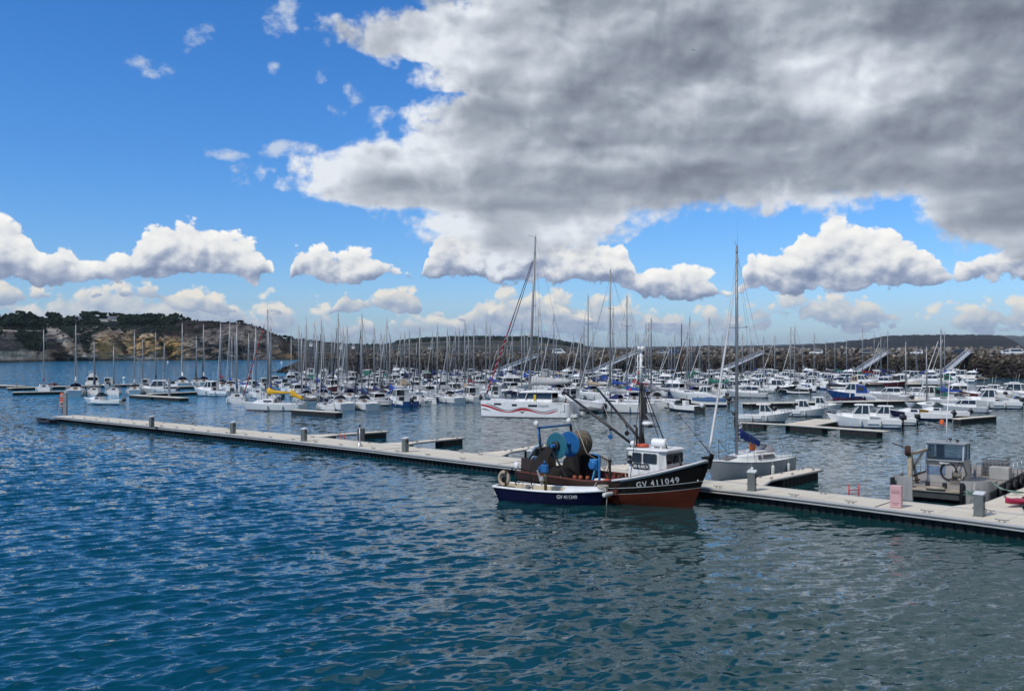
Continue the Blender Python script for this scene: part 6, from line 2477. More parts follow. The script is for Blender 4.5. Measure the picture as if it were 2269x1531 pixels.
# ------------------------------------------------------------------ navy work dinghy alongside
def work_dinghy():
    d = Vector((0.903, -0.429, 0)).normalized()
    r = empty('work_dinghy', (2.40, 52.9, 0), atan2(d.y, d.x))
    tag(r, 'navy blue open dinghy with white gunwale and cream inside, moored beside the fishing boat', 'dinghy')
    h = Hull(6.3, 2.05, 0.78, 0.72, 0.86, tr=0.84, rake=0.07, trake=0.05, deep=0.3, flare=0.14, full=2.6, boot=0.02)
    h.build(r, color=(0.01, 0.01, 0.05), mats=[NAVY, NAVY, NAVY, NAVY])
    m = MB()
    for s in (-1, 1):
        m.tube([(x, s * (y + 0.02), z) for x, y, z in h.rail_pts(0.0, 0.99, 18, 0.0)], 0.065, 8)
    m.tube([(h.xpos(0, .78) + 0.02, -h.half(0), h.fs), (h.xpos(0, .78) + 0.02, h.half(0), h.fs)], 0.065, 8)
    m.build('gunwale', WHITEP, r)
    m = MB()
    for s in (-1, 1):
        rings = []
        for x, y, z in h.rail_pts(0.0, 0.72, 12, 0.0):
            rings.append([(x, s * (y - 0.03), z + 0.02), (x, s * (y - 0.18), z + 0.02), (x, s * (y - 0.22), 0.28)])
        m.loft(rings, 0, closed=False, smooth=False)
    m.plate([(h.xpos(0.02, 0.5), -0.8, 0.28), (h.xpos(0.02, 0.5), 0.8, 0.28), (h.xpos(0.02, 0.7), 0.8, 0.72), (h.xpos(0.02, 0.7), -0.8, 0.72)], 0.05)
    h.lid(m, 0.5, 0.0, 0.75, k=8, camber=0.0, inset=0.18)
    m.build('inner_skin', CREAM, r)
    m = MB()
    h.lid(m, -0.03, 0.66, 0.985, k=12, camber=0.09, inset=0.08)
    m.build('foredeck', WHITEP, r)
    m = MB()
    m.box((-0.3, 0.05, 0.52), (1.3, 1.0, 0.06), bev=0.02)
    m.build('thwart', YELLOW, r)
    m = MB()
    m.tube([(-0.55, 0.0, 0.3), (-0.55, 0, 1.25), (-0.6, 0, 1.7)], [0.10, 0.09, 0.10], 8)
    m.build('hauler_post', mat('olive_post', (0.075, 0.065, 0.035), 0.6), r)
    m = MB()
    m.box((-0.62, 0.0, 1.85), (0.42, 0.32, 0.46), bev=0.04)
    m.tube([(-0.62, 0, 2.08), (-0.62, 0, 2.3)], 0.05, 6)
    hb = m.build('pot_hauler', BLUE, r)
    m = MB()
    m.lathe([(0.02, 0), (0.15, 0.01), (0.18, 0.06), (0.12, 0.1)], 14, (-0.85, -0.05, 1.8), (-1, -0.3, 0))
    m.build('sheave', BLUE, hb)
    m = MB()
    m.plate([(-1.05, -0.1, 1.75), (-0.95, -0.2, 1.72), (-0.62, -0.2, 0.95), (-0.75, -0.1, 0.9)], 0.06)
    m.lathe([(0.04, 0), (0.16, 0.2), (0.1, 0.42), (0.02, 0.46)], 10, (-0.72, -0.15, 1.0), (0, 0, 1))
    m.build('line_guide', mat('pale_grey_plate', (0.30, 0.31, 0.31), 0.5), r)
    # stern rail with lifebuoy and lamp
    m = MB()
    for y in (-0.7, 0.7):
        m.tube([(-2.75, y, 0.75), (-2.75, y, 1.75)], 0.035, 6)
    m.tube([(-2.75, -0.7, 1.6), (-2.75, 0.7, 1.72), (-1.8, 0.75, 1.55)], 0.03, 6)
    m.tube([(-1.75, 0.72, 0.75), (-1.9, 0.72, 1.95)], 0.035, 6)
    m.build('stern_rail', RUST, r)
    m = MB()
    m.torus((-2.95, -0.45, 1.22), (-0.35, -1, 0.05), 0.36, 0.105, 24, 8)
    m.build('lifebuoy', mat('weathered_ring', (0.36, 0.29, 0.20), 0.8, stain=(0.6, 0.55, 0.45), stain_amt=0.5), r)
    m = MB()
    m.lathe([(0.08, 0), (0.19, 0.04), (0.19, 0.16), (0.06, 0.22)], 14, (-2.45, 0.35, 1.92), (-0.5, -0.9, 0.1))
    m.tube([(-2.45, 0.4, 1.7), (-2.45, 0.4, 1.9)], 0.03, 6)
    m.build('work_lamp', WHITEP, r)
    outboard(r, -3.25, 0.05, 0.75, 1.0)
    for i, (x, y) in enumerate(((0.95, 0.35), (-1.25, -0.5))):
        m = MB()
        m.torus((x, y, 0.72), (0.3, -1, 0.1), 0.13, 0.03, 14, 6)
        m.box((x - 0.15, y, 0.62), (0.3, 0.14, 0.16), bev=0.02)
        m.build('hand_winch', DARKM, r)
    m = MB()
    m.lathe([(0.02, 0), (0.16, 0.01), (0.16, 0.06), (0.02, 0.07)], 14, (-2.0, -0.8 + 1.6, 0.62), (0, -1, 0.1))
    m.build('gauge', GALV, r)
    for i, (x, y) in enumerate(((3.16, -0.12), (3.22, 0.16))):
        m = MB()
        m.lathe([(0.04, -0.27), (0.12, -0.22), (0.125, 0.0), (0.12, 0.22), (0.04, 0.27)], 10, (x, y - 0.1, 0.66), (0.35, 1, 0.05))
        m.build('bow_fender', FEND, r)
    m = MB()
    rng = random.Random(8)
    for q in range(5):
        m.tube([(2.85 + 0.3 * cos(a) + 0.05 * rng.random(), 0.28 * sin(a), 0.98 + 0.03 * q) for a in [2 * pi * e / 12 for e in range(12)]], 0.024, 5, closed=True)
    m.tube([(3.1, -0.2, 0.95), (3.22, -0.3, 0.5), (3.2, -0.32, -0.2)], 0.024, 5)
    m.build('bow_rope', ROPE, r)
    hull_text(h, 'GV 411349', 0.30, 0.50, 0.36, 0.03, r, mat('off_white_letters', (0.66, 0.66, 0.64), 0.6), spacing=0.95, xscale=0.86)
    return r


work_dinghy()


# ------------------------------------------------------------------ silver yacht behind the finger
def silver_yacht():
    d = Vector((-0.80, -0.60, 0))
    ctr = Vector((16.15, 64.3, 0))
    r = empty('sailing_yacht', ctr, atan2(d.y, d.x))
    tag(r, 'silver hulled sloop with blue cover on a drooping boom, past the fishing boat bow', 'sailing yacht')
    SIL = mat('silver_hull', (0.36, 0.365, 0.37), 0.42, metal=0.0, var=0.22, scale=0.8, stain=(0.22, 0.22, 0.22), stain_amt=0.5, streak=True)
    SDK = mat('silver_deck_white', (0.78, 0.78, 0.75), 0.5, var=0.1, stain=(0.5, 0.46, 0.40), stain_amt=0.4)
    h = Hull(8.3, 2.75, 1.05, 1.02, 1.30, tr=0.66, rake=0.06, trake=0.0, deep=0.35, flare=0.08, full=2.0, boot=0.02, n=24)
    h.build(r, color=(0.4, 0.4, 0.41), mats=[SIL, SIL, ANTIF, SIL])
    m = MB()
    for s in (-1, 1):
        m.tube([(x, s * y, z + 0.01) for x, y, z in h.rail_pts(0.0, 0.99, 18, 0.01)], 0.035, 6)
    m.build('toe_rail', SDK, r)
    m = MB()
    h.lid(m, 0.02)
    zc = h.fm
    house_mesh(m, [(-2.0, 0.86, zc - 0.05, zc + 0.50, 0.12), (0.0, 0.92, zc - 0.05, zc + 0.52, 0.14), (1.5, 0.74, zc, zc + 0.42, 0.2), (2.9, 0.34, zc + 0.05, zc + 0.14, 0.1)])
    m.box((-3.0, 0.7, zc + 0.08), (1.8, 0.2, 0.22), bev=0.03)
    m.box((-3.0, -0.7, zc + 0.08), (1.8, 0.2, 0.22), bev=0.03)
    m.build('deck', SDK, r)
    GW = glass_mat('smoky_window', (0.06, 0.06, 0.07))
    for s in (-1, 1):
        for a, b in ((-1.85, -0.55), (-0.47, -0.05)):
            m = MB()
            m.plate([(a, s * 0.875, zc + 0.14), (b, s * 0.905, zc + 0.14), (b - 0.04, s * 0.83, zc + 0.40), (a + 0.1, s * 0.79, zc + 0.40)], 0.03)
            m.build('cabin_window', GW, r)
    m = MB()
    m.plate([(2.62, -0.32, zc + 0.225), (2.62, 0.32, zc + 0.225), (1.72, 0.5, zc + 0.43), (1.72, -0.5, zc + 0.43)], 0.03)
    m.build('forward_window', GW, r)
    m = MB()
    m.box((-0.9, 0, zc + 0.60), (1.1, 0.9, 0.08), bev=0.03)
    m.tube([(-1.7, 0.55, zc + 0.6), (0.3, 0.55, zc + 0.62)], 0.03, 6)
    m.tube([(-1.7, -0.55, zc + 0.6), (0.3, -0.55, zc + 0.62)], 0.03, 6)
    m.build('hatch_garage', SDK, r)
    m = MB()
    rings = []
    for x, w_, z1 in ((-2.15, 0.62, zc + 0.95), (-1.8, 0.66, zc + 1.02), (-1.45, 0.62, zc + 0.62)):
        rings.append([(x, w_ * cos(a), zc + 0.5 + (z1 - zc - 0.5) * sin(a)) for a in [pi * i / 8 for i in range(9)]])
    m.loft(rings, 0, closed=False, smooth=True)
    so = m.build('sprayhood', COVER, r)
    so.color = (0.22, 0.22, 0.23, 1)
    xm, zd, H = 1.15, zc + 0.45, 15.1
    m = MB()
    m.tube([(0, 0, 0), (0, 0, 8.0), (0, 0, H - zd)], [0.105, 0.105, 0.075], 10)
    for q, z in enumerate((4.6, 8.6)):
        m.tube([(-0.2, -0.95 + 0.2 * q, z + 0.05), (0, 0, z), (-0.2, 0.95 - 0.2 * q, z + 0.05)], 0.03, 6)
    for q in range(9):
        z = 3.0 + q * 1.25
        m.tube([(0.1, 0, z), (0.02, 0.16, z + 0.12), (-0.08, 0.1, z + 0.2)], 0.014, 4)
    m.lathe([(0.05, 0), (0.09, 0.1), (0.06, 0.5), (0.03, 0.6)], 8, (0, 0, H - zd))
    m.tube([(0, 0, H - zd + 0.5), (0.3, 0.1, H - zd + 0.65), (0.32, 0.1, H - zd + 0.95)], 0.014, 4)
    m.tube([(0, 0.05, H - zd), (0, 0.05, H - zd + 2.2)], 0.012, 4)
    mo = m.build('mast', MASTM, r)
    mo.location = (xm, 0, zd)
    m = MB()
    m.tube([(xm - 0.12, 0, zd + 0.95), (xm - 0.8, 0.1, zd + 0.85), (-2.0, 0.2, zd + 0.45)], 0.06, 8)
    bo = m.build('boom', MASTM, r)
    m = MB()
    rings = []
    for i in range(12):
        t = i / 11
        c = Vector((xm - 0.15, 0.0, zd + 1.55)).lerp(Vector((-0.95, 0.15, zd + 0.72)), t)
        rr = 0.34 * (1 - 0.35 * t) * (1 + 0.14 * sin(i * 1.9))
        rings.append([c + Vector((0.10 * rr * sin(a * 3 + i), rr * 0.62 * cos(a), rr * sin(a) * (1.15 if sin(a) < 0 else 0.9))) for a in [2 * pi * q / 12 for q in range(12)]])
    m.loft(rings, 0, closed=True, cap0=True, cap1=True)
    co = m.build('sail_cover', COVER, bo)
    co.color = (0.008, 0.03, 0.16, 1)
    m = MB()
    for i in range(4):
        z = zd + 1.2 + 0.28 * i
        m.tube([(xm - 0.12, 0.05, z), (xm - 0.34, 0.1, z + 0.16), (xm - 0.42, 0.06, z + 0.02), (xm - 0.16, 0.0, z - 0.16)], 0.085, 7)
    m.build('loose_sail_folds', mat('white_sailcloth', (0.60, 0.60, 0.57), 0.8, bump=0.02), bo)
    m = MB()
    m.plate([(-0.35, -0.15, zd + 0.75), (-0.95, -0.1, zd + 0.70), (-0.88, -0.16, zd + 0.02), (-0.52, -0.2, zd + 0.05)], 0.12)
    m.build('orange_bag', mat('orange_bag', (0.85, 0.17, 0.03), 0.7), r)
    bow = Vector((h.xpos(0.985, 1.3), 0, 1.36))
    m = MB()
    top = Vector((xm + 0.08, 0, zd + (H - zd) * 0.87))
    m.tube([bow.lerp(top, t) for t in (0.05, 0.1, 0.35, 0.6, 0.8, 0.97)], [0.035, 0.085, 0.08, 0.07, 0.055, 0.03], 10)
    j = m.build('furled_sail', COVER, r)
    j.color = (0.66, 0.66, 0.65, 1)
    m = MB()
    m.tube([bow, top], 0.012, 4)
    m.tube([bow, (xm, 0, H - 0.1)], 0.01, 4)
    for s in (-1, 1):
        m.tube([(xm - 0.3, s * 1.28, zc), (xm - 0.2, s * 0.95, zd + 4.65), (xm - 0.1, s * 0.75, zd + 8.65), (xm, 0, H - 0.6)], 0.012, 4)
        m.tube([(xm - 0.5, s * 1.28, zc), (xm, 0, zd + 4.5)], 0.012, 4)
        m.tube([(xm - 0.2, s * 0.95, zd + 4.65), (xm, 0, zd + 8.5)], 0.012, 4)
    m.tube([(h.xpos(0.01, 1), 0, 1.05), (xm - 0.05, 0, H - 0.05)], 0.012, 4)
    m.tube([(-2.0, 0.2, zd + 0.45), (xm - 0.06, 0, H - 0.2)], 0.009, 4)
    m.build('stays', WIRE, r)
    m = MB()
    pulpit(h, m, True, 0.62)
    m.build('pulpit', STEEL, r)
    m = MB()
    pulpit(h, m, False, 0.62)
    m.build('pushpit', STEEL, r)
    m = MB()
    lifelines(h, m, 0.14, 0.82, 6, 0.6)
    m.build('lifelines', STEEL, r)
    m = MB()
    m.tube([(2.6, -0.3, zc + 0.2), (2.65, -0.3, zc + 1.55)], 0.02, 5)
    m.tube([(2.65, -0.3, zc + 1.5), (0.9, -0.9, zc + 0.4)], 0.016, 5)
    m.build('spinnaker_stay', DARKM, r)
    for i, u in enumerate((0.18, 0.42, 0.66)):
        for s in (-1, 1):
            x, y, z = h.side(u, 0.5)
            m = MB()
            m.lathe([(0.03, -0.4), (0.125, -0.33), (0.135, 0.0), (0.125, 0.22), (0.05, 0.3), (0.02, 0.34)], 10, (x, s * (y + 0.13), 0.45))
            m.tube([(x, s * (y + 0.12), 0.75), (x, s * (y + 0.08), h.sheer(u))], 0.012, 4)
            m.build('fender', FEND, r)
    return r


silver_yacht()

# mooring ropes of the yacht
r = empty('mooring_rope')
tag(r, 'dark mooring rope from the silver yacht stern to the finger end', 'rope')
m = MB()
a, b = Vector((19.4, 66.6, 1.05)), P(1771, 1040, 0.7)
m.tube([a.lerp(b, t) + Vector((0, 0, -0.45 * sin(pi * t))) for t in [i / 10 for i in range(11)]], 0.022, 5)
m.build('line', DARKM, r)


# ------------------------------------------------------------------ aluminium workboat
def workboat():
    ax = Vector((0.62, 0.785, 0))             # stern direction, away from the pontoon
    bow_c = Vector((23.75, 52.6, 0))
    r = empty('workboat', bow_c, atan2(-ax.y, -ax.x))      # +x towards the bow, bow at x = 0
    r.scale = (1, -1, 1)
    tag(r, 'flat aluminium workboat with a boxy glazed cabin and small deck crane', 'workboat')
    AL = mat('dull_aluminium_plate', (0.36, 0.35, 0.33), 0.55, metal=0.1, var=0.25, scale=1.2, stain=(0.20, 0.19, 0.17), stain_amt=0.5, streak=True)
    ALD = mat('worn_deck_plate', (0.30, 0.27, 0.235), 0.7, metal=0.15, var=0.3, scale=0.9, stain=(0.24, 0.205, 0.16), stain_amt=0.5, bump=0.004, bscale=30)
    ALK = mat('dark_side_plate', (0.04, 0.042, 0.042), 0.7, var=0.4)
    SAND = mat('sandy_bow_plate', (0.36, 0.30, 0.22), 0.8, var=0.25, stain=(0.2, 0.17, 0.13), stain_amt=0.5)
    hw, Ln, dz = 2.6, 13.0, 0.72
    m = MB()
    m.prism([(-0.9, -hw), (-0.9, hw), (-Ln, hw), (-Ln, -hw)], -0.35, dz)
    m.prism([(-0.9, -1.25), (-0.02, -1.2), (-0.02, 1.2), (-0.9, 1.25)], 0.25, dz - 0.08)
    m.build('hull', ALK, r)
    m = MB()
    m.box((-Ln / 2 - 0.45, 0, dz + 0.02), (Ln - 0.95, hw * 2 - 0.06, 0.05))
    m.build('deck', ALD, r)
    m = MB()
    m.box((-0.45, 0, dz - 0.03), (0.86, 2.5, 0.10), bev=0.03)
    m.tube([(0.0, -1.25, dz - 0.05), (0.0, 1.25, dz - 0.05)], 0.09, 8)
    m.build('bow_apron', SAND, r)
    m = MB()
    m.tube([(0.12, -0.5, dz + 0.12), (0.12, 0.5, dz + 0.12)], 0.09, 8)
    for y in (-0.45, 0.45):
        m.box((-0.05, y, dz + 0.28), (0.2, 0.22, 0.34), bev=0.03, mat=1)
    m.build('bow_roller', [SAND, BLACKR], r)
    # curved shoulders either side of the bow
    for s in (-1, 1):
        m = MB()
        rings = []
        for i in range(9):
            a = pi / 2 * i / 8
            y = s * (1.28 + (hw - 1.28) * sin(a))
            x = -1.25 + 1.2 * cos(a)
            rings.append([(x, y, -0.3), (x + 0.03, y, dz + 0.62), (x - 0.05, y - s * 0.04, dz + 0.62), (x - 0.07, y - s * 0.05, -0.3)])
        m.loft(rings, 0, closed=True, cap0=True, cap1=True, smooth=False)
        m.box((-2.0, s * (hw - 0.03), dz + 0.20), (1.5, 0.06, 0.55))
        m.build('bow_shoulder', AL, r)
        for x in (-3.0, -5.0, -7.0, -9.0, -11.0):
            m = MB()
            m.torus((x, s * (hw + 0.12), 0.40), (0, 1, 0), 0.30, 0.13, 14, 8)
            m.build('tyre_fender', BLACKR, r)
        m = MB()
        m.tube([(-2.6, s * (hw - 0.05), dz + 0.06), (-Ln + 0.2, s * (hw - 0.05), dz + 0.06)], 0.07, 6)
        m.build('gunwale', BLACKR, r)
    for y in (-1.38, 2.4):
        m = MB()
        m.lathe([(0.13, -0.3), (0.13, 1.2), (0.1, 1.24)], 10, (0.08 if y < 0 else -0.2, y, 0))
        m.build('push_fender', BLACKR, r)
    # cabin
    cx0, cx1, cy0, cy1 = -4.75, -3.3, -0.75, 1.35
    zc = dz + 0.045
    m = MB()
    z1 = zc + 1.28
    m.prism([(cx1, cy0), (cx1, cy1), (cx0, cy1), (cx0, cy0)], zc, z1)
    m.add([(cx1, cy0, zc + 1.0), (cx1, cy1, zc + 1.0), (cx1 + 0.20, cy1, z1), (cx1 + 0.20, cy0, z1), (cx1 - 0.02, cy0, z1), (cx1 - 0.02, cy1, z1)], [(0, 1, 2, 3), (0, 3, 4), (1, 5, 2), (3, 2, 5, 4)])
    ca = m.build('cabin', AL, r)
    zt = z1 + 1.0
    m = MB()
    fx = cx1 + 0.18
    tx = cx1 + 0.02
    for y in (cy0 + 0.04, cy1 - 0.04):
        m.bar((fx, y, z1), (tx, y, zt), 0.08, 0.08)
        m.bar((cx0 + 0.04, y, z1), (cx0 + 0.04, y, zt), 0.08, 0.08)
        m.bar(((fx + cx0) / 2, y, z1), ((tx + cx0) / 2, y, zt), 0.09, 0.07)
        m.bar((fx, y, z1 + 0.03), (cx0, y, z1 + 0.03), 0.07, 0.07)
    for z, x in ((z1 + 0.03, fx), (zt - 0.03, tx)):
        m.bar((x, cy0, z), (x, cy1, z), 0.09, 0.08)
    m.bar((cx0 + 0.04, cy0, z1 + 0.03), (cx0 + 0.04, cy1, z1 + 0.03), 0.07, 0.07)
    m.build('window_frame', ALU, ca)
    PANEC = glass_mat('cabin_glass', (0.03, 0.035, 0.04), trans=0.62)
    m = MB()
    m.plate([(fx + 0.01, cy0 + 0.1, z1 + 0.06), (fx + 0.01, cy1 - 0.1, z1 + 0.06), (tx + 0.01, cy1 - 0.1, zt - 0.06), (tx + 0.01, cy0 + 0.1, zt - 0.06)], 0.012)
    m.build('windscreen', PANEC, ca)
    for y in (cy0 + 0.04, cy1 - 0.04):
        m = MB()
        m.plate([(fx - 0.06, y, z1 + 0.06), (cx0 + 0.1, y, z1 + 0.06), (cx0 + 0.1, y, zt - 0.06), (tx - 0.06, y, zt - 0.06)], 0.012)
        m.build('side_pane', PANEC, ca)
    m = MB()
    m.box(((tx + cx0) / 2 + 0.05, (cy0 + cy1) / 2, zt + 0.03), (tx - cx0 + 0.3, cy1 - cy0 + 0.16, 0.07), bev=0.02)
    m.build('roof', ALU, ca)
    m = MB()
    m.box((cx1 - 0.25, (cy0 + cy1) / 2, z1 + 0.03), (0.6, 1.8, 0.05))
    m.box((cx1 - 0.3, 0.75, z1 + 0.12), (0.3, 0.5, 0.14), bev=0.02)
    m.build('dashboard', DARKM, ca)
    m = MB()
    m.box((cx0 + 0.3, 0.85, z1 + 0.45), (0.35, 0.4, 0.9), bev=0.04)
    m.build('seat', mat('plum_seat', (0.10, 0.06, 0.09), 0.8), ca)
    m = MB()
    m.plate([(cx1 + 0.145, cy0 + 0.75, z1 - 0.1), (cx1 + 0.165, cy0 + 1.05, z1 - 0.08), (cx1 + 0.165, cy0 + 1.38, z1 - 0.05), (cx1 + 0.12, cy0 + 1.3, z1 - 0.2), (cx1 + 0.115, cy0 + 0.95, z1 - 0.18)], 0.01)
    m.build('fish_emblem', WHITEP, ca)
    # faint blue wash of old lettering on the cabin front
    m = MB()
    m.box((cx1 + 0.012, cy1 - 0.55, zc + 0.68), (0.02, 1.0, 0.5))
    m.build('faded_blue_patch', mat('faded_blue', (0.13, 0.20, 0.30), 0.6, var=0.5, scale=6), ca)
    # hoses, reel, aerial, lamp
    m = MB()
    for q in range(3):
        m.tube([(cx1 + 0.05 + 0.03 * q, cy0 + 0.85 + (0.40 + 0.03 * q) * cos(a), zc + 0.68 + (0.46 + 0.02 * q) * sin(a)) for a in [2 * pi * e / 20 for e in range(20)]], 0.022, 5, closed=True)
    m.tube([(cx1 + 0.25, cy0 + 0.1, zc + 1.3), (cx1 + 0.3, cy0 - 0.2, zc + 0.6), (cx1 + 0.3, cy0 + 0.15, zc + 0.12), (cx1 + 0.32, cy0 + 0.55, zc + 0.5), (cx1 + 0.25, cy0 + 0.2, zc + 1.3)], 0.03, 6)
    m.build('black_hose', BLACKR, r)
    m = MB()
    m.lathe([(0.3, -0.25), (0.3, -0.22), (0.15, -0.2), (0.15, 0.2), (0.3, 0.22), (0.3, 0.25)], 16, (cx1 + 0.55, cy0 + 0.3, zc + 0.52), (0.2, 1, 0))
    m.box((cx1 + 0.55, cy0 + 0.3, zc + 0.12), (0.4, 0.6, 0.24))
    m.build('hose_reel', mat('rust_grey_reel', (0.15, 0.13, 0.11), 0.7, var=0.4), r)
    m = MB()
    m.tube([(cx0 + 0.9, 0.35, zt + 0.06), (cx0 + 0.9, 0.35, zt + 1.3), (cx0 + 0.8, 0.2, zt + 4.2)], [0.04, 0.035, 0.015], 6)
    m.build('whip_aerial', WHITEP, r)
    m = MB()
    m.box((cx0 + 0.9, 0.62, zt + 1.22), (0.2, 0.22, 0.28), bev=0.04)
    m.tube([(cx0 + 0.9, 0.36, zt + 0.95), (cx0 + 0.9, 0.6, zt + 1.12)], 0.02, 5)
    m.build('orange_beacon', ORANGE, r)
    for y, z in ((0.1, 0.18), (-0.3, 0.1)):
        m = MB()
        m.lathe([(0.03, 0), (0.1, 0.05), (0.1, 0.14)], 10, (cx1 - 0.3, y, zt + z))
        m.tube([(cx1 - 0.3, y, zt + 0.05), (cx1 - 0.3, y, zt + z)], 0.02, 5)
        m.build('roof_lamp', DARKM, r)
    # crane at the far bow quarter
    CR = mat('cream_crane_paint', (0.42, 0.35, 0.25), 0.6, var=0.25, stain=(0.14, 0.08, 0.04), stain_amt=0.55)
    kx, ky = -1.35, 1.75
    m = MB()
    m.bar((kx, ky, dz), (kx, ky, dz + 1.85), 0.26, 0.26, bev=0.03)
    m.bar((kx, ky, dz + 1.78), (kx - 2.3, ky - 0.55, dz + 1.95), 0.14, 0.16, bev=0.02)
    m.bar((kx, ky, dz + 0.7), (kx - 1.5, ky - 0.36, dz + 1.85), 0.12, 0.14, bev=0.02)
    cr = m.build('deck_crane', CR, r)
    m = MB()
    m.lathe([(0.28, -0.16), (0.3, -0.12), (0.3, 0.12), (0.2, 0.16)], 14, (kx + 0.12, ky + 0.1, dz + 1.98), (0.3, 1, 0))
    m.tube([(kx + 0.2, ky + 0.25, dz + 2.15), (kx + 0.3, ky + 0.9, dz + 2.4)], 0.03, 5)
    m.build('crane_winch', mat('dark_rust', (0.05, 0.022, 0.015), 0.9, var=0.5), cr)
    m = MB()
    for q in range(4):
        m.tube([(kx + 0.05, ky - 0.1, dz + 1.7), (kx + 0.22, ky - 0.25 - 0.05 * q, dz + 0.9), (kx + 0.1, ky - 0.35 - 0.05 * q, dz + 0.12)], 0.02, 5)
    m.build('crane_hoses', DARKM, cr)
    # far rail
    m = MB()
    for x in (-2.6, -3.6, -6.4, -7.6, -9.0):
        m.tube([(x, hw - 0.1, dz), (x, hw - 0.1, dz + 1.0)], 0.02, 5)
    m.tube([(-1.8, hw - 0.1, dz + 1.0), (-10.8, hw - 0.1, dz + 1.0)], 0.015, 5)
    m.build('wire_rail', GALV, r)
    # stern: engine, tank cage, locker, hoop
    m = MB()
    m.bar((-6.6, -0.6, dz), (-6.6, -0.6, dz + 0.95), 0.14, 0.14)
    m.build('bollard', AL, r)
    outboard(r, -7.3, 0.1, dz + 0.05, 1.7, color=mat('blue_black_cowl', (0.015, 0.022, 0.04), 0.35))
    m = MB()
    m.box((-2.7, 2.1, dz + 0.1), (1.4, 0.5, 0.1), yaw=0.2)
    m.build('folded_strop', mat('sand_webbing', (0.35, 0.30, 0.22), 0.9), r)
    m = MB()
    x0, y0 = -7.9, -2.0
    for z in (0.08, 0.32, 0.56, 0.8, 1.05):
        m.tube([(x0, y0, dz + z), (x0 - 1.6, y0, dz + z), (x0 - 1.6, y0 + 1.3, dz + z), (x0, y0 + 1.3, dz + z)], 0.025, 5, closed=True)
    for q in range(7):
        for y in (y0, y0 + 1.3):
            m.tube([(x0 - q * 0.266, y, dz + 0.05), (x0 - q * 0.266, y, dz + 1.05)], 0.018, 5)
    for q in range(1, 6):
        for x in (x0, x0 - 1.6):
            m.tube([(x, y0 + q * 0.217, dz + 0.05), (x, y0 + q * 0.217, dz + 1.05)], 0.018, 5)
    cg = m.build('tank_cage', GALV, r)
    m = MB()
    m.box((x0 - 0.8, y0 + 0.65, dz + 0.5), (1.5, 1.2, 0.9), bev=0.08)
    m.build('tank', mat('dirty_grey_tank', (0.12, 0.125, 0.13), 0.6, stain=(0.06, 0.06, 0.06), stain_amt=0.5), cg)
    m = MB()
    m.box((-6.9, -1.95, dz + 0.42), (0.9, 1.1, 0.75), bev=0.03)
    m.build('deck_locker', AL, r)
    m = MB()
    m.tube([(-7.2, -2.6, dz), (-7.2, -2.6, dz + 1.0), (-7.5, -2.6, dz + 1.12), (-10.5, -2.6, dz + 1.12)], 0.035, 6)
    for x in (-8.5, -9.8):
        m.tube([(x, -2.6, dz), (x, -2.6, dz + 1.12)], 0.03, 6)
    m.build('tube_rail', ALU, r)
    # green line heaped over the bow
    m = MB()
    rng = random.Random(2)
    for q in range(10):
        c = Vector((0.55 + rng.uniform(-.2, .2), -2.1 + rng.uniform(-.3, .3), 0.72 + 0.02 * q))
        m.tube([c + Vector((0.28 * cos(a), 0.24 * sin(a), 0.03 * sin(3 * a))) for a in [2 * pi * e / 10 for e in range(10)]], 0.02, 4, closed=True)
    for q in range(5):
        m.tube([(-1.6, -2.4, dz + 0.55), (-1.2 + 0.1 * q, -3.1, dz + 0.25), (-0.9 - 0.25 * q, -3.9 - 0.1 * q, 0.75)], 0.02, 4)
    m.build('green_line', mat('green_rope', (0.14, 0.22, 0.18), 0.9), r)
    m = MB()
    m.tube([(0.08, -2.0, dz + 0.6), (0.4, -2.05, dz + 0.2), (0.6, -2.1, 0.75)], 0.03, 5)
    m.build('white_bow_line', ROPE, r)
    return r


workboat()

# ------------------------------------------------------------------ magenta kayak lying by the broad finger
r = empty('kayak', P(2276, 1116, 0.72), radians(24))
tag(r, 'magenta plastic kayak lying against the broad finger pontoon', 'kayak')
KAY = mat('magenta_plastic', (0.36, 0.012, 0.055), 0.4, var=0.15)
m = MB()
rings = []
for i in range(17):
    t = i / 16
    x = -1.6 + 3.2 * t
    w_ = 0.36 * sin(pi * t) ** 0.6 + 0.01
    lift = 0.16 * abs(2 * t - 1) ** 2.5
    rings.append([(x, w_ * cos(a), lift + 0.16 + (0.13 if sin(a) > 0 else 0.17) * sin(a)) for a in [2 * pi * q / 12 for q in range(12)]])
m.loft(rings, 0, closed=True, cap0=True, cap1=True)
m.build('hull', KAY, r)
m = MB()
m.torus((0.1, 0, 0.30), (0, 0, 1), 0.26, 0.05, 18, 6)
m.build('cockpit_rim', mat('dark_magenta_shade', (0.10, 0.006, 0.02), 0.5), r)
m = MB()
m.box((-0.75, 0, 0.30), (0.4, 0.3, 0.05), bev=0.02)
m.build('hatch', KAY, r)

# small dark dinghy at the seaward end of the walkway
r = open_boat('rowing_dinghy', 3.6, 1.5, (0.012, 0.016, 0.035), engine=False)
tag(r, 'small dark blue rowing dinghy tied at the seaward end of the walkway', 'dinghy')
[c for c in r.children if c.name.startswith('deck')][0].data.materials[0] = mat('dark_boat_inside', (0.02, 0.025, 0.035), 0.7)
p = P(100, 937)
r.location = (p.x, p.y, 0)
r.rotation_euler = (0, 0, radians(148))

# ------------------------------------------------------------------ catamaran with ribbon graphics
NAVYC = (0.010, 0.018, 0.085)
BLUEC = (0.012, 0.055, 0.27)
GREYC = (0.24, 0.24, 0.25)
TANC = (0.36, 0.28, 0.19)
BLACKC = (0.012, 0.013, 0.018)
REDC = (0.16, 0.012, 0.018)
WHITEC = (0.68, 0.68, 0.66)
YELC = (0.66, 0.38, 0.02)
GREENC = (0.010, 0.13, 0.085)


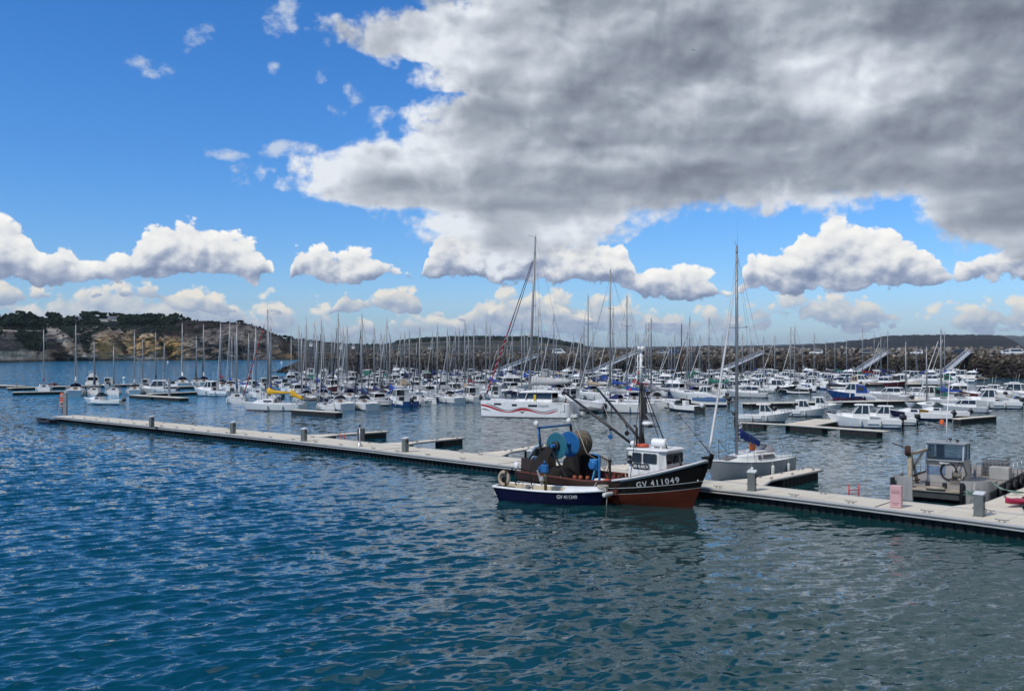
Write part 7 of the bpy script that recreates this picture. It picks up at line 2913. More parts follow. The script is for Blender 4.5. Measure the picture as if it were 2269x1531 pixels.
def catamaran():
    ctr = P(1174, 922)
    phi = radians(166)
    r = empty('catamaran', (ctr.x, ctr.y, 0), phi)
    tag(r, 'large white sailing catamaran with red and black ribbon stripes along its hull', 'catamaran')
    Lh = 12.0
    h = Hull(Lh, 1.9, 1.75, 1.95, 2.05, tr=0.8, rake=0.01, trake=0.0, deep=0.4, flare=0.05, full=2.2, boot=0.12, n=22)
    for s in (1, -1):
        m = h.mesh()
        m.v = [(x - (0.9 * max(0, (z - 0.5)) if x < -Lh / 2 + 0.6 and z > 0.5 and False else 0), y + s * 2.4, z) for x, y, z in m.v]
        o = m.build('hull', [HULLP, mat('grey_boot_line', (0.12, 0.12, 0.125), 0.5), ANTIF, HULLP], r)
        o.color = (0.76, 0.76, 0.75, 1)
        m = MB()
        m.prism([(-Lh / 2 - 0.75, s * 2.4 - 0.7), (-Lh / 2 - 0.75, s * 2.4 + 0.7), (-Lh / 2 + 0.02, s * 2.4 + 0.74), (-Lh / 2 + 0.02, s * 2.4 - 0.74)], 0.15, 0.52)
        m.build('stern_step', DECKP, r)
    m = MB()
    z = 1.95
    m.loft([[(-5.2, -3.3, z - 0.1), (-5.2, 3.3, z - 0.1), (-5.2, 3.3, 0.9), (-5.2, -3.3, 0.9)], [(0, -3.3, z + 0.06), (0, 3.3, z + 0.06), (0, 2.6, 0.9), (0, -2.6, 0.9)], [(3.6, -2.9, z + 0.10), (3.6, 2.9, z + 0.10), (3.6, 2.6, 1.1), (3.6, -2.6, 1.1)]], 0, closed=True, cap0=True, cap1=True, smooth=False)
    for s in (-1, 1):
        h2 = []
        for i in range(12):
            u = 0.02 + 0.97 * i / 11
            b = h.half(u)
            zz = h.sheer(u)
            h2.append([(h.xpos(u, zz), s * 2.4 + b, zz - 0.01), (h.xpos(u, zz), s * 2.4, zz + 0.10), (h.xpos(u, zz), s * 2.4 - b, zz - 0.01)])
        m.loft(h2, 0, closed=False)
    m.build('bridge_deck', DECKP, r)
    # saloon
    zb, zt = 2.0, 3.15
    m = MB()
    m.loft([[(-3.4, -2.3, zb), (1.5, -2.1, zb), (1.5, 2.1, zb), (-3.4, 2.3, zb)], [(-3.4, -2.2, zb + 0.35), (1.2, -2.0, zb + 0.35), (1.2, 2.0, zb + 0.35), (-3.4, 2.2, zb + 0.35)]], 0, closed=True, cap0=False, cap1=True, smooth=False)
    for x0, x1 in ((0.12, -0.15), (-3.35, -3.3)):
        for s in (-1, 1):
            m.bar((x0, s * 2.06, zb + 0.3), (x1, s * 1.95, zt), 0.5 if x0 > 0 else 0.12, 0.06)
    sa = m.build('saloon', DECKP, r)
    m = MB()
    for s in (-1, 1):
        m.plate([(-3.3, s * 2.13, zb + 0.33), (1.25, s * 1.98, zb + 0.33), (0.35, s * 1.86, zt), (-3.3, s * 2.0, zt)], 0.04)
    m.plate([(1.27, -1.95, zb + 0.35), (1.27, 1.95, zb + 0.35), (0.37, 1.83, zt), (0.37, -1.83, zt)], 0.04)
    m.build('saloon_glass', WINB, sa)
    m = MB()
    rings = []
    for x, w_, zz, th in ((-4.7, 2.0, zt + 0.02, 0.08), (-3.4, 2.3, zt + 0.02, 0.2), (-1.0, 2.35, zt + 0.0, 0.36), (0.5, 2.1, zt - 0.02, 0.24), (1.1, 1.6, zt - 0.08, 0.08)):
        rings.append([(x, w_, zz), (x, w_ * 0.95, zz + th * 0.7), (x, 0, zz + th), (x, -w_ * 0.95, zz + th * 0.7), (x, -w_, zz), (x, 0, zz - 0.02)])
    m.loft(rings, 0, closed=True, cap0=True, cap1=True)
    m.build('hard_top', DECKP, r)
    m = MB()
    m.box((-1.15, 2.2, zb + 0.55), (0.3, 0.12, 0.75), bev=0.02)
    m.build('yellow_float_bag', YELLOW, r)
    m = MB()
    m.box((-4.9, 0.6, 1.7), (0.15, 0.9, 1.5), bev=0.04)
    m.build('brown_locker', mat('brown_locker', (0.16, 0.055, 0.025), 0.7), r)
    # ribbon graphics and windows on the flank facing the quay (+y side once turned)
    side = 1

    def flank(x, zq, gap=0.015):
        u, b = hull_point(h, x, zq)
        return (x, side * (2.4 + b + gap), zq)

    def px2(px, zq):
        return 6.0 - (px - 1070) / 205.0 * 12.0, zq
    red = [(1071, 1.55, .14), (1085, 1.45, .16), (1100, 1.20, .17), (1116, .88, .13), (1133, .66, .06), (1142, .70, .08), (1150, .82, .14), (1160, 1.06, .17), (1168, 1.14, .19), (1180, 1.06, .18), (1190, .92, .12), (1203, .66, .07), (1215, .55, .05), (1228, .62, .09), (1240, .86, .10), (1247, 1.02, .03)]
    blk = [(1071, 1.04, .02), (1082, .98, .09), (1094, .80, .02)]
    blk2 = [(1084, 1.72, .02), (1098, 1.55, .07), (1112, 1.22, .08), (1126, .92, .06), (1138, .86, .04), (1150, 1.05, .04), (1160, 1.27, .03), (1172, 1.35, .03), (1184, 1.24, .04), (1196, 1.0, .04), (1212, .74, .05), (1226, .86, .05), (1238, 1.10, .04), (1247, 1.25, .02)]

    def ribbon(pts, mm, gap):
        xs = np.linspace(pts[0][0], pts[-1][0], 60)
        a = np.array(pts)
        zc = np.interp(xs, a[:, 0], a[:, 1])
        zc = np.convolve(np.pad(zc, 3, mode='edge'), np.ones(7) / 7, 'valid')
        wd = np.interp(xs, a[:, 0], a[:, 2]) * 0.8
        m = MB()
        m.loft([[flank(px2(x, 0)[0], z_ - w_, gap), flank(px2(x, 0)[0], z_ + w_, gap)] for x, z_, w_ in zip(xs, zc, wd)], 0, closed=False)
        m.build('ribbon_stripe', mm, r)
    ribbon(red, mat('ribbon_red', (0.42, 0.012, 0.022), 0.4), 0.012)
    ribbon(blk, mat('ribbon_black', (0.02, 0.018, 0.028), 0.4), 0.012)
    ribbon(blk2, mat('ribbon_black', (0.02, 0.018, 0.028), 0.4), 0.014)
    m = MB()
    m.loft([[flank(px2(x, 0)[0], z0, 0.013), flank(px2(x, 0)[0], z1, 0.013)] for x, z0, z1 in ((1160, .84, .86), (1165, .72, .82), (1168, .52, .76), (1171, .72, .82), (1176, .84, .86))], 0, closed=False, smooth=False)
    m.build('ribbon_point', mat('ribbon_black'), r)
    for p0, p1, z0, z1 in ((1103, 1120, 1.58, 1.82), (1145, 1156, 1.48, 1.74), (1182, 1202, 1.42, 1.70)):
        m = MB()
        q = [flank(px2(x, 0)[0], zz, 0.018) for x, zz in ((p0, z0), (p1, z0), (p1, z1), (p0, z1))]
        m.plate(q, 0.02)
        m.build('hull_window', WINB, r)
    vs, fs = text_mesh('Catayolle', 0.50, False, 1.0)
    m = MB()
    x0 = px2(1204, 0)[0]
    m.add([flank(x0 - x * 0.72, 1.42 + y * 0.95, 0.016) for x, y, _ in vs], fs)
    m.build('name_lettering', mat('grey_lettering', (0.10, 0.10, 0.11), 0.5), r)
    # rig
    H = EYE + (HY - 528) * ctr.y / F
    m = MB()
    xm, zd = 0.0, 3.3
    m.tube([(xm + 0.1, 0, zd - 0.6), (xm - 0.35, 0, zd + 10), (xm - 0.75, 0, H)], [0.17, 0.17, 0.11], 10)
    for q, zq in enumerate((9.0, 14.5)):
        m.tube([(xm - 0.6, -1.1, zq), (xm - 0.25 - q * .2, 0, zq - 0.1), (xm - 0.6, 1.1, zq)], 0.04, 6)
    m.tube([(xm - 0.75, 0, H), (xm - 0.4, 0.1, H + 0.25), (xm + 0.15, 0.1, H + 0.32)], 0.03, 5)
    m.tube([(xm - 0.8, 0, H), (xm - 0.8, 0, H + 0.5)], 0.05, 5)
    m.build('mast', MASTM, r)
    m = MB()
    m.tube([(xm - 0.25, 0, 4.15), (xm - 5.6, 0, 4.35)], 0.11, 8)
    bo = m.build('boom', MASTM, r)
    m = MB()
    rings = []
    for i in range(10):
        t = i / 9
        x = xm - 0.25 - 5.2 * t
        rings.append([(x, 0.20, 4.2 + .1 * t), (x, 0.3, 4.6 + .1 * sin(i)), (x, 0.08, 5.25 - 0.45 * t + 0.06 * sin(i * 2)), (x, -0.08, 5.25 - 0.45 * t + 0.06 * sin(i * 2)), (x, -0.3, 4.6), (x, -0.20, 4.2 + .1 * t)])
    m.loft(rings, 0, closed=True, cap0=True, cap1=True)
    co = m.build('sail_cover', COVER, bo)
    co.color = (0.45, 0.45, 0.44, 1)
    bow = Vector((5.4, 0, 2.3))
    top = Vector((xm - 0.55, 0, H * 0.88))
    for off, a, b, rr, cc in (((0.0, 0, 0), 0.03, 0.98, 0.075, (0.10, 0.10, 0.11)), ((0.65, 0, 0), 0.03, 0.55, 0.13, (0.30, 0.014, 0.03)), ((0.65, 0, 0), 0.55, 0.99, 0.07, (0.05, 0.03, 0.05))):
        m = MB()
        p0, p1 = bow + Vector(off), top + Vector(off) * 0.2
        m.tube([p0.lerp(p1, a + (b - a) * i / 12) for i in range(13)], [rr * (0.9 + 0.14 * sin(i * 1.8)) * (1 - 0.35 * i / 12) for i in range(13)], 8)
        f = m.build('furled_sail', COVER, r)
        f.color = (*cc, 1)
    m = MB()
    p0, p1 = bow + Vector((0.65, 0, 0)), top + Vector((0.13, 0, 0))
    rb = [p0.lerp(p1, 0.05 + 0.4 * i / 60) + Vector((0.145 * cos(i * 0.9), 0.145 * sin(i * 0.9), 0)) for i in range(61)]
    m.tube(rb, 0.022, 4)
    m.build('sail_lashing', WHITEP, r)
    m = MB()
    for s in (-1, 1):
        m.tube([(xm - 1.3, s * 3.2, 2.0), (xm - 0.6, s * 1.1, 9.0), (xm - 0.62, s * 0.1, H - 1.5)], 0.016, 4)
        m.tube([(xm - 1.6, s * 3.2, 2.0), (xm - 0.7, 0, H - 0.4)], 0.016, 4)
    m.tube([(xm - 5.4, 0, 4.4), (xm - 0.8, 0, H)], 0.014, 4)
    m.tube([bow, top], 0.016, 4)
    m.build('stays', WIRE, r)
    m = MB()
    for s in (-1, 1):
        tops = []
        for i in range(7):
            x = 5.4 - i * 1.55
            m.tube([(x, s * 3.2, 2.0), (x, s * 3.2, 2.6)], 0.016, 4)
            tops.append((x, s * 3.2, 2.6))
        m.tube(tops, 0.01, 4)
    m.build('lifelines', STEEL, r)
    return r


catamaran()

# ------------------------------------------------------------------ berthed boats: one of each kind, then copies
PROTO = {}
USED = set()


def proto(key):
    if key not in PROTO:
        mk = {
            'sloop': lambda: sail_yacht(Lh=8.4, B=2.8, H=11.5, hood=NAVYC),
            'open_sloop': lambda: sail_yacht(Lh=7.2, B=2.5, H=10.5, hood=None, reverse=True),
            'big_sloop': lambda: sail_yacht(Lh=11.0, B=3.5, H=15.0, hood=(0.30, 0.30, 0.31), spreaders=2, reverse=True),
            'bare_sloop': lambda: sail_yacht(Lh=7.6, B=2.6, H=10.8, hood=None, jib=False, cover_on=False, lines=False),
            'pilot': lambda: pilot_boat(),
            'pilot_dark': lambda: pilot_boat(clear=False, tall=1.08, long_cabin=True, eng_tilt=-0.8),
            'tent': lambda: pilot_boat(Lh=6.9, clear=False, tent=NAVYC, stripe=mat('red_boot_stripe', (0.25, 0.012, 0.012), 0.5)),
            'bare_pilot': lambda: pilot_boat(Lh=5.9, B=2.3, tall=0.92, roof_rgb=(0.05, 0.09, 0.2), stripe=mat('green_boot_stripe', (0.02, 0.10, 0.05), 0.5), eng_tilt=-0.5, rack=False),
            'cruiser': lambda: cruiser(),
            'day_cruiser': lambda: cruiser(Lh=8.2, B=2.9, fly=False),
            'covered': lambda: open_boat(cover=GREYC),
            'cuddy': lambda: open_boat(Lh=5.8, B=2.25, cuddy=True, screen=True, tilt=-0.9),
            'console': lambda: open_boat(Lh=5.4, screen=True, eng_mat=mat('white_cowl', (0.6, 0.6, 0.6), 0.35), tilt=-0.7),
            'rib': lambda: rib_boat(),
        }
        PROTO[key] = mk[key]()
    return PROTO[key]


ZD = {'sloop': (0.82 + 0.42, 11.5, 0.55, 8.4), 'open_sloop': (0.72 + 0.37, 10.5, 0.48, 7.2), 'big_sloop': (1.10 + 0.563, 15.0, 0.74, 11.0), 'bare_sloop': (0.76 + 0.39, 10.8, 0.51, 7.6)}
FIRST = {}


def berth(key, x, y, phi, s=1.0, label='', cat='boat', group=None, colors=None, mast_h=None, name=None):
    s = s * 1.1
    p = proto(key)
    if key not in FIRST:
        FIRST[key] = p
        o = p
    else:
        o = copy_tree(FIRST[key])
    o.location = (x, y, 0)
    o.rotation_euler = (0, 0, phi)
    o.scale = (s, s, s)
    todo = [o]
    zk = None
    if mast_h is not None:
        zd = None
        for ch in o.children:
            if ch.name.split('.')[0] == 'mast':
                zd = ch.location.z
        h0 = ZD[key][1]
        zk = (mast_h / s - zd) / (h0 - zd)
        for ch in o.children:
            b = ch.name.split('.')[0]
            if b == 'mast':
                ch.scale = (1, 1, zk)
            elif b in ('stays', 'furled_sail'):
                ch.scale = (1, 1, zk)
                ch.location = (0, 0, zd * (1 - zk))

    def paint(ob):
        for ch in ob.children:
            b = ch.name.split('.')[0]
            if colors and b in colors:
                ch.color = (*colors[b], 1)
            paint(ch)
    paint(o)
    tag(o, label, cat, group)
    return o


def at_mast(key, px, d, phi, s):
    """where the boat lies whose mast stands at column px, distance d"""
    xm = ZD[key][2] * s * 1.1
    X = (px - CX) * d / F
    return X - xm * cos(phi), d - xm * sin(phi)


SAILG = 'sailing yachts berthed in the marina'
MOTORG = 'motor boats berthed in the marina'
OCC = []        # occupied berths (x, y, radius)


def dist(py):
    return F * EYE / (py - HY)


def sail_at(px, top, base, key, phi_deg, s, label, hull=WHITEC, cover=NAVYC, jib=(0.55, 0.55, 0.54), hood=NAVYC):
    d = dist(base)
    phi = radians(phi_deg)
    x, y = at_mast(key, px, d, phi, s)
    OCC.append((x, y, 1.9))
    return berth(key, x, y, phi, s, label, 'sailing yacht', SAILG, {'hull': hull, 'sail_cover': cover, 'furled_sail': jib, 'sprayhood': hood}, EYE + (HY - top) * d / F)


def motor_at(px, base, key, phi_deg, s, label, hull=WHITEC, cover=GREYC, cat='motor boat'):
    d = dist(base)
    x = (px - CX) * d / F
    OCC.append((x, d, 1.9))
    return berth(key, x, d, radians(phi_deg), s, label, cat, MOTORG, {'hull': hull, 'canvas_cover': cover})


# ---- ketch with yellow covers
def ketch():
    d = dist(909)
    r = sail_yacht('ketch', 9.4, 2.9, EYE + (HY - 686) * d / F, (0.74, 0.735, 0.70), YELC, (0.32, 0.012, 0.02), hood=None, stripe=mat('dark_red_line', (0.12, 0.02, 0.02), 0.6), tall_cabin=True)
    phi = radians(171)
    r.location = ((602 - CX) * d / F, d, 0)
    r.rotation_euler = (0, 0, phi)
    tag(r, 'white ketch with bright yellow boom covers and a red furled headsail', 'sailing yacht', SAILG)
    m = MB()
    xz = -2.95
    hz = EYE + (HY - 746) * d / F
    m.tube([(xz, 0, 1.2), (xz, 0, hz)], [0.07, 0.05], 8)
    m.tube([(xz, 0, hz), (xz, 0, hz + 2.3)], 0.012, 4)
    mz = m.build('mizzen_mast', MASTM, r)
    m = MB()
    rings = []
    for i in range(7):
        t = i / 6
        x = xz + 0.05 - 1.75 * t
        zz = 2.15 - 0.5 * t
        hh = 0.75 * (1 - t) ** 2 + 0.36
        rings.append([(x, 0.12, zz - 0.1), (x, 0.17, zz + hh * .4), (x, 0.04, zz + hh), (x, -0.04, zz + hh), (x, -0.17, zz + hh * .4), (x, -0.12, zz - 0.1)])
    m.loft(rings, 0, closed=True, cap0=True, cap1=True)
    c = m.build('mizzen_cover', COVER, mz)
    c.color = (*YELC, 1)
    m = MB()
    for x in (-0.9, -1.7, -2.5):
        m.tube([(x, -0.9, 1.3), (x, -0.85, 2.35), (x, 0.85, 2.35), (x, 0.9, 1.3)], 0.03, 5)
    m.box((-1.7, 0, 2.38), (1.9, 1.8, 0.05), bev=0.02)
    m.build('cockpit_frame', STEEL, r)
    m = MB()
    m.plate([(-0.8, -0.88, 1.4), (-1.6, -0.88, 1.4), (-1.6, -0.86, 2.3), (-0.9, -0.86, 2.3)], 0.02)
    m.build('clear_panel', WINC, r)
    OCC.append((r.location.x, d, 4))
    return r


ketch()
# tender hanging behind the ketch
r = rib_boat('tender', 3.2, (0.10, 0.10, 0.105))
d_ = dist(903)
r.location = ((684 - CX) * d_ / F, d_ + 0.6, 0.9)
r.rotation_euler = (0, 0, radians(170))
tag(r, 'dark grey inflatable tender slung behind the ketch with yellow covers', 'inflatable boat')
dv = MB()
for y in (-0.5, 0.5):
    dv.tube([(1.7, y, -0.2), (1.2, y, 0.95), (0.2, y, 1.05)], 0.04, 6)
dv.build('davit', STEEL, r)

# ---- explicit boats: the open-water pontoons
EXPL = [
    # px mast, top, waterline, kind, bow direction, scale, label, hull, cover, jib
    (97, 730, 866, 'open_sloop', 118, 1.05, 'small white sloop in front of the dark red covered boat, on the outermost berth', WHITEC, REDC, WHITEC),
    (168, 720, 875, 'sloop', 112, 1.12, 'grey sided yacht with broad sloping stern and upright white sail bundle, outer berths', (0.52, 0.53, 0.54), WHITEC, WHITEC),
    (209, 757, 873, 'open_sloop', 110, 1.0, 'white yacht with navy band on its stern, between two pale sloops', WHITEC, NAVYC, NAVYC),
    (252, 766, 873, 'open_sloop', 112, 1.0, 'white yacht with dark porthole on its stern, third stern along from the grey sided yacht', WHITEC, BLACKC, BLACKC),
    (298, 736, 872, 'sloop', 112, 0.95, 'white yacht with pale grey boom cover and wide numbered stern', WHITEC, (0.5, 0.5, 0.5), GREYC),
    (316, 752, 866, 'bare_sloop', 108, 0.9, 'sloop with an unusually white slim mast beside the grey covered yacht', WHITEC, GREYC, WHITEC),
    (345, 736, 858, 'open_sloop', 108, 1.0, 'white sloop moored beyond the wide motor boat with rounded white roof', WHITEC, NAVYC, NAVYC),
    (364, 759, 852, 'bare_sloop', 100, 0.9, 'cream sloop with tan wheel cover and orange ring on the outer pontoon', (0.60, 0.55, 0.45), NAVYC, NAVYC),
    (404, 716, 857, 'sloop', 112, 1.15, 'tall masted white yacht at the inner end of the outer pontoon', WHITEC, WHITEC, WHITEC),
    (435, 745, 853, 'sloop', 112, 0.95, 'white yacht with black folded boom cover against the open bay', WHITEC, BLACKC, BLACKC),
    (451, 719, 855, 'sloop', 112, 1.1, 'white yacht with pale draped mainsail against the open bay', WHITEC, (0.5, 0.5, 0.5), BLACKC),
    (489, 716, 862, 'sloop', 116, 1.1, 'white yacht with dark red boom cover and crossing white headsail', WHITEC, REDC, WHITEC),
    (509, 712, 866, 'big_sloop', 116, 0.85, 'white yacht with bright blue boom cover near the ketch bow', WHITEC, BLUEC, WHITEC),
    (749, 694, 905, 'sloop', 116, 1.0, 'white sloop with brown hatch and open transom, two berths along from the ketch', WHITEC, GREYC, BLACKC),
    (802, 698, 905, 'sloop', 116, 1.0, 'white sloop with drooping navy boom cover beside the blue wheelhouse boat', WHITEC, NAVYC, BLACKC),
    (717, 727, 906, 'open_sloop', 116, 0.78, 'small low white sloop with outboard, just astern of the ketch', WHITEC, GREYC, WHITEC),
    (930, 728, 893, 'open_sloop', 118, 1.05, 'white sloop with orange horseshoe buoy on its stern rail', WHITEC, GREYC, BLACKC),
    (991, 732, 891, 'sloop', 118, 0.95, 'white sloop with tan stern locker and loose grey sail heap', WHITEC, GREYC, BLACKC),
    (1352, 598, 912, 'big_sloop', 154, 1.0, 'long white sloop with thick pale boom cover, broadside beyond the derrick booms', WHITEC, (0.40, 0.40, 0.40), (0.5, 0.5, 0.5)),
    (1389, 655, 903, 'big_sloop', 128, 0.95, 'white sloop with big oval sugar scoop stern behind the black mast', WHITEC, BLUEC, WHITEC),
    (1443, 706, 900, 'sloop', 125, 1.1, 'white sloop with scooped stern next to the dark grey motor boat', WHITEC, GREYC, WHITEC),
    (1303, 655, 884, 'big_sloop', 130, 0.95, 'white sloop with tan boom cover and tall crossing forestay', WHITEC, TANC, WHITEC),
    (1193, 684, 868, 'big_sloop', 140, 0.95, 'tall rigged white sloop directly behind the catamaran mast', WHITEC, BLACKC, WHITEC),
    (1528, 703, 884, 'big_sloop', 130, 0.9, 'white sloop with long grey sail pouch above the blue covered boat', WHITEC, GREYC, WHITEC),
    (1510, 718, 876, 'bare_sloop', 128, 1.05, 'white sloop with a varnished brown mast', WHITEC, REDC, REDC),
    (2053, 768, 906, 'bare_sloop', 158, 0.82, 'white low sloop with long cabin window among the small cruisers by the channel', (0.62, 0.64, 0.66), GREYC, NAVYC),
    (2085, 731, 896, 'open_sloop', 158, 1.0, 'white sloop with navy stripe and blue boom cover lying along the channel berths', WHITEC, BLUEC, WHITEC),
    (2007, 757, 893, 'bare_sloop', 162, 1.0, 'long low white sloop with red lifebuoy on its bow rail', WHITEC, GREYC, WHITEC),
]
for e in EXPL:
    sail_at(e[0], e[1], e[2], e[3], e[4], e[5], e[6], e[7], e[8], e[9], hood=random.Random(e[0]).choice([NAVYC, GREYC, NAVYC, (0.30, 0.30, 0.31)]))
for o in list(bpy.data.objects):
    if o.get('label', '').endswith('varnished brown mast'):
        for ch in o.children:
            if ch.name.startswith('mast'):
                ch.data = ch.data.copy()
                ch.data.materials[0] = mat('varnished_spar', (0.16, 0.065, 0.03), 0.5)

MEXP = [
    (832, 897, 'day_cruiser', 118, 0.8, 'low white cruiser squeezed between the navy covered sloop and the blue boat', WHITEC, None),
    (1566, 886, 'pilot', 140, 1.0, 'white wheelhouse boat beyond the slate blue covered boat', WHITEC, None),
    (1418, 896, 'day_cruiser', 128, 0.95, 'low white cruiser behind the black mast of the fishing boat', WHITEC, None),
    (1262, 893, 'pilot_dark', 125, 1.0, 'white wheelhouse boat just beyond the catamaran roof', WHITEC, None),
    (1097, 884, 'pilot', 120, 1.0, 'white wheelhouse boat over the catamaran bow', WHITEC, None),
    (118, 860, 'covered', 120, 1.15, 'boat under a dark red canopy on the outermost berth', WHITEC, (0.10, 0.008, 0.012)),
    (206, 858, 'cruiser', 112, 0.92, 'tall white flybridge cruiser behind the outer sloops', WHITEC, None),
    (240, 858, 'pilot', 118, 0.95, 'white wheelhouse boat next to the tall flybridge cruiser', WHITEC, None),
    (323, 862, 'pilot', 118, 0.95, 'white wheelhouse boat behind the yacht with the numbered stern', WHITEC, None),
    (347, 872, 'pilot_dark', 190, 1.05, 'white motor boat with rounded roof lying at the finger with the pale pile', WHITEC, None),
    (470, 877, 'pilot', 160, 1.18, 'boxy white wheelhouse boat with large side window at the end of the finger', WHITEC, None),
    (503, 866, 'cuddy', 170, 1.1, 'low white boat with blue stripe behind the boxy wheelhouse boat', WHITEC, None),
    (388, 858, 'console', 150, 1.1, 'low white sport boat on the inner side of the outer pontoon', WHITEC, None),
    (560, 868, 'pilot', 150, 1.0, 'white wheelhouse boat over the ketch bow, blue canopy beside it', WHITEC, None),
    (545, 858, 'covered', 150, 1.1, 'boat with a blue canopy behind the bow of the ketch', WHITEC, BLUEC),
    (889, 900, 'pilot', 118, 1.12, 'bright blue wheelhouse boat with white cabin in the front berths', (0.010, 0.075, 0.24), None),
    (926, 896, 'console', 120, 1.05, 'white sport boat with black outboard beside the blue wheelhouse boat', WHITEC, None),
    (1043, 889, 'pilot_dark', 118, 0.98, 'white wheelhouse boat with dark glass ahead of the catamaran bow', WHITEC, None),
    (1512, 910, 'console', 122, 1.2, 'dark grey hulled boat with square white transom', (0.055, 0.055, 0.05), None),
    (1558, 899, 'covered', 166, 1.28, 'black hulled boat under a slate blue canvas cover', (0.012, 0.013, 0.016), (0.045, 0.10, 0.20)),
    (1693, 934, 'pilot', -16, 0.98, 'white pilot boat with rounded roof and red bundle at its stern', WHITEC, None),
    (1778, 922, 'pilot', -16, 0.98, 'white pilot boat in the middle of three with rounded roofs', WHITEC, None),
    (1815, 912, 'pilot', -18, 0.95, 'white pilot boat with orange ring on its rounded roof', WHITEC, None),
    (1912, 946, 'pilot', 164, 1.18, 'broad white pilot boat with blue waterline at the broad finger platform', (0.72, 0.74, 0.75), None),
    (1960, 940, 'pilot', 162, 1.0, 'white pilot boat tucked behind the broad one with blue waterline', WHITEC, None),
    (2036, 930, 'cuddy', 166, 1.25, 'navy hulled small cabin boat with white top and outboard', (0.012, 0.014, 0.05), None),
    (2084, 924, 'cuddy', 166, 1.12, 'mustard yellow hulled small cabin boat', (0.34, 0.19, 0.015), None),
    (2130, 913, 'day_cruiser', 162, 0.80, 'pale grey hulled boat with long white cabin beyond the yellow one', (0.55, 0.57, 0.58), None),
    (2190, 904, 'pilot', 164, 1.30, 'long white fishing boat with low blue bottom and open stern', WHITEC, None),
    (2258, 895, 'console', 160, 1.2, 'white sport boat with big black outboard at the frame edge of the channel berths', WHITEC, None),
    (2200, 882, 'pilot', 165, 1.12, 'white pilot boat with pale rounded roof past the long fishing boat', WHITEC, None),
    (2238, 884, 'pilot_dark', 165, 1.22, 'tall white boat with dark wheelhouse glass past the long fishing boat', WHITEC, None),
    (2246, 872, 'pilot', 165, 1.05, 'white pilot boat beyond the tall dark glazed one, channel end', WHITEC, None),
    (1985, 876, 'pilot', 168, 0.72, 'little boat with a tall pinkish wheelhouse in the channel', (0.55, 0.46, 0.42), None),
    (1600, 893, 'rib', 150, 1.0, 'small white inflatable tied astern of the slate blue covered boat', WHITEC, None),
    (1300, 912, 'rib', 150, 1.25, 'grey inflatable beside the catamaran stern', (0.20, 0.20, 0.205), None),
    (1150, 868, 'cruiser', 8, 1.08, 'big white cruiser with raked windows behind the catamaran bow', WHITEC, None),
    (1655, 880, 'day_cruiser', 160, 0.92, 'low white day cruiser with two tilted white outboards by the channel', WHITEC, None),
    (1760, 873, 'covered', 160, 1.1, 'dark hulled boat with black outboard cover beside the channel', (0.02, 0.022, 0.03), BLACKC),
]
for px, base, key, phi, s, lab, hull, cover in MEXP:
    motor_at(px, base, key, phi, s / 1.1 if px > 1600 else s, lab, hull, cover or GREYC, 'inflatable boat' if key == 'rib' else 'motor boat')
r = motor_at(228, 896, 'cuddy', 176, 1.0, 'small white cabin boat with black outboard under way in open water', WHITEC)

# ---- the mass of the marina: masts read off the photograph, motor boats in the gaps
MASTS = [(514, 746), (521, 745), (525, 721), (551, 738), (567, 725), (595, 732), (600, 724), (662, 724), (668, 739), (678, 707), (697, 716), (702, 742), (712, 711), (735, 740), (742, 751), (758, 753), (760, 727), (765, 750), (769, 724), (799, 736),
         (829, 727), (844, 738), (851, 745), (857, 710), (864, 742), (887, 740), (897, 736), (907, 735), (923, 761), (958, 737), (969, 724), (996, 740), (1009, 732), (1017, 728), (1030, 714), (1038, 745), (1050, 718), (1077, 715), (1086, 725), (1104, 764),
         (1124, 743), (1135, 742), (1156, 717), (1162, 736), (1169, 748), (1200, 742), (1209, 761), (1227, 694), (1233, 746), (1271, 740), (1287, 738), (1294, 723), (1314, 738), (1358, 688), (1408, 739), (1414, 741), (1425, 743), (1431, 720), (1437, 718), (1482, 756), (1488, 761), (1495, 743), (1523, 734), (1533, 744), (1551, 743), (1571, 705), (1600, 746),
         (1645, 740), (1664, 756), (1670, 761), (1692, 747), (1717, 745), (1752, 726), (1761, 724), (1779, 763), (1804, 741), (1830, 755), (1850, 758), (1876, 754), (1911, 729), (1937, 741), (1952, 744), (1967, 736), (2030, 767), (2093, 736)]
ROWS = [(835.5, 'breakwater foot row'), (838.5, 'second breakwater row'), (842, 'third breakwater row'), (846, 'fourth breakwater row'), (850.5, 'fifth breakwater row'), (856, 'sixth breakwater row'), (862, 'seventh breakwater row'), (869, 'eighth breakwater row'), (878, 'ninth breakwater row'), (889, 'outermost breakwater row'), (884, 'first channel row'), (893, 'outer channel row')]
ORD = ['first', 'second', 'third', 'fourth', 'fifth', 'sixth', 'seventh', 'eighth', 'ninth', 'tenth', 'eleventh', 'twelfth', 'thirteenth', 'fourteenth', 'fifteenth', 'sixteenth', 'seventeenth', 'eighteenth', 'nineteenth', 'twentieth',
       'twenty-first', 'twenty-second', 'twenty-third', 'twenty-fourth', 'twenty-fifth', 'twenty-sixth', 'twenty-seventh', 'twenty-eighth', 'twenty-ninth', 'thirtieth', 'thirty-first', 'thirty-second', 'thirty-third', 'thirty-fourth', 'thirty-fifth', 'thirty-sixth', 'thirty-seventh', 'thirty-eighth', 'thirty-ninth', 'fortieth', 'forty-first', 'forty-second', 'forty-third', 'forty-fourth', 'forty-fifth', 'forty-sixth', 'forty-seventh', 'forty-eighth', 'forty-ninth', 'fiftieth'] + ['fifty-%s' % w for w in ('first', 'second', 'third', 'fourth', 'fifth', 'sixth', 'seventh', 'eighth', 'ninth')]
CNAME = {NAVYC: 'navy', BLUEC: 'blue', GREYC: 'grey', TANC: 'tan', BLACKC: 'black', REDC: 'dark red', WHITEC: 'white', GREENC: 'green'}


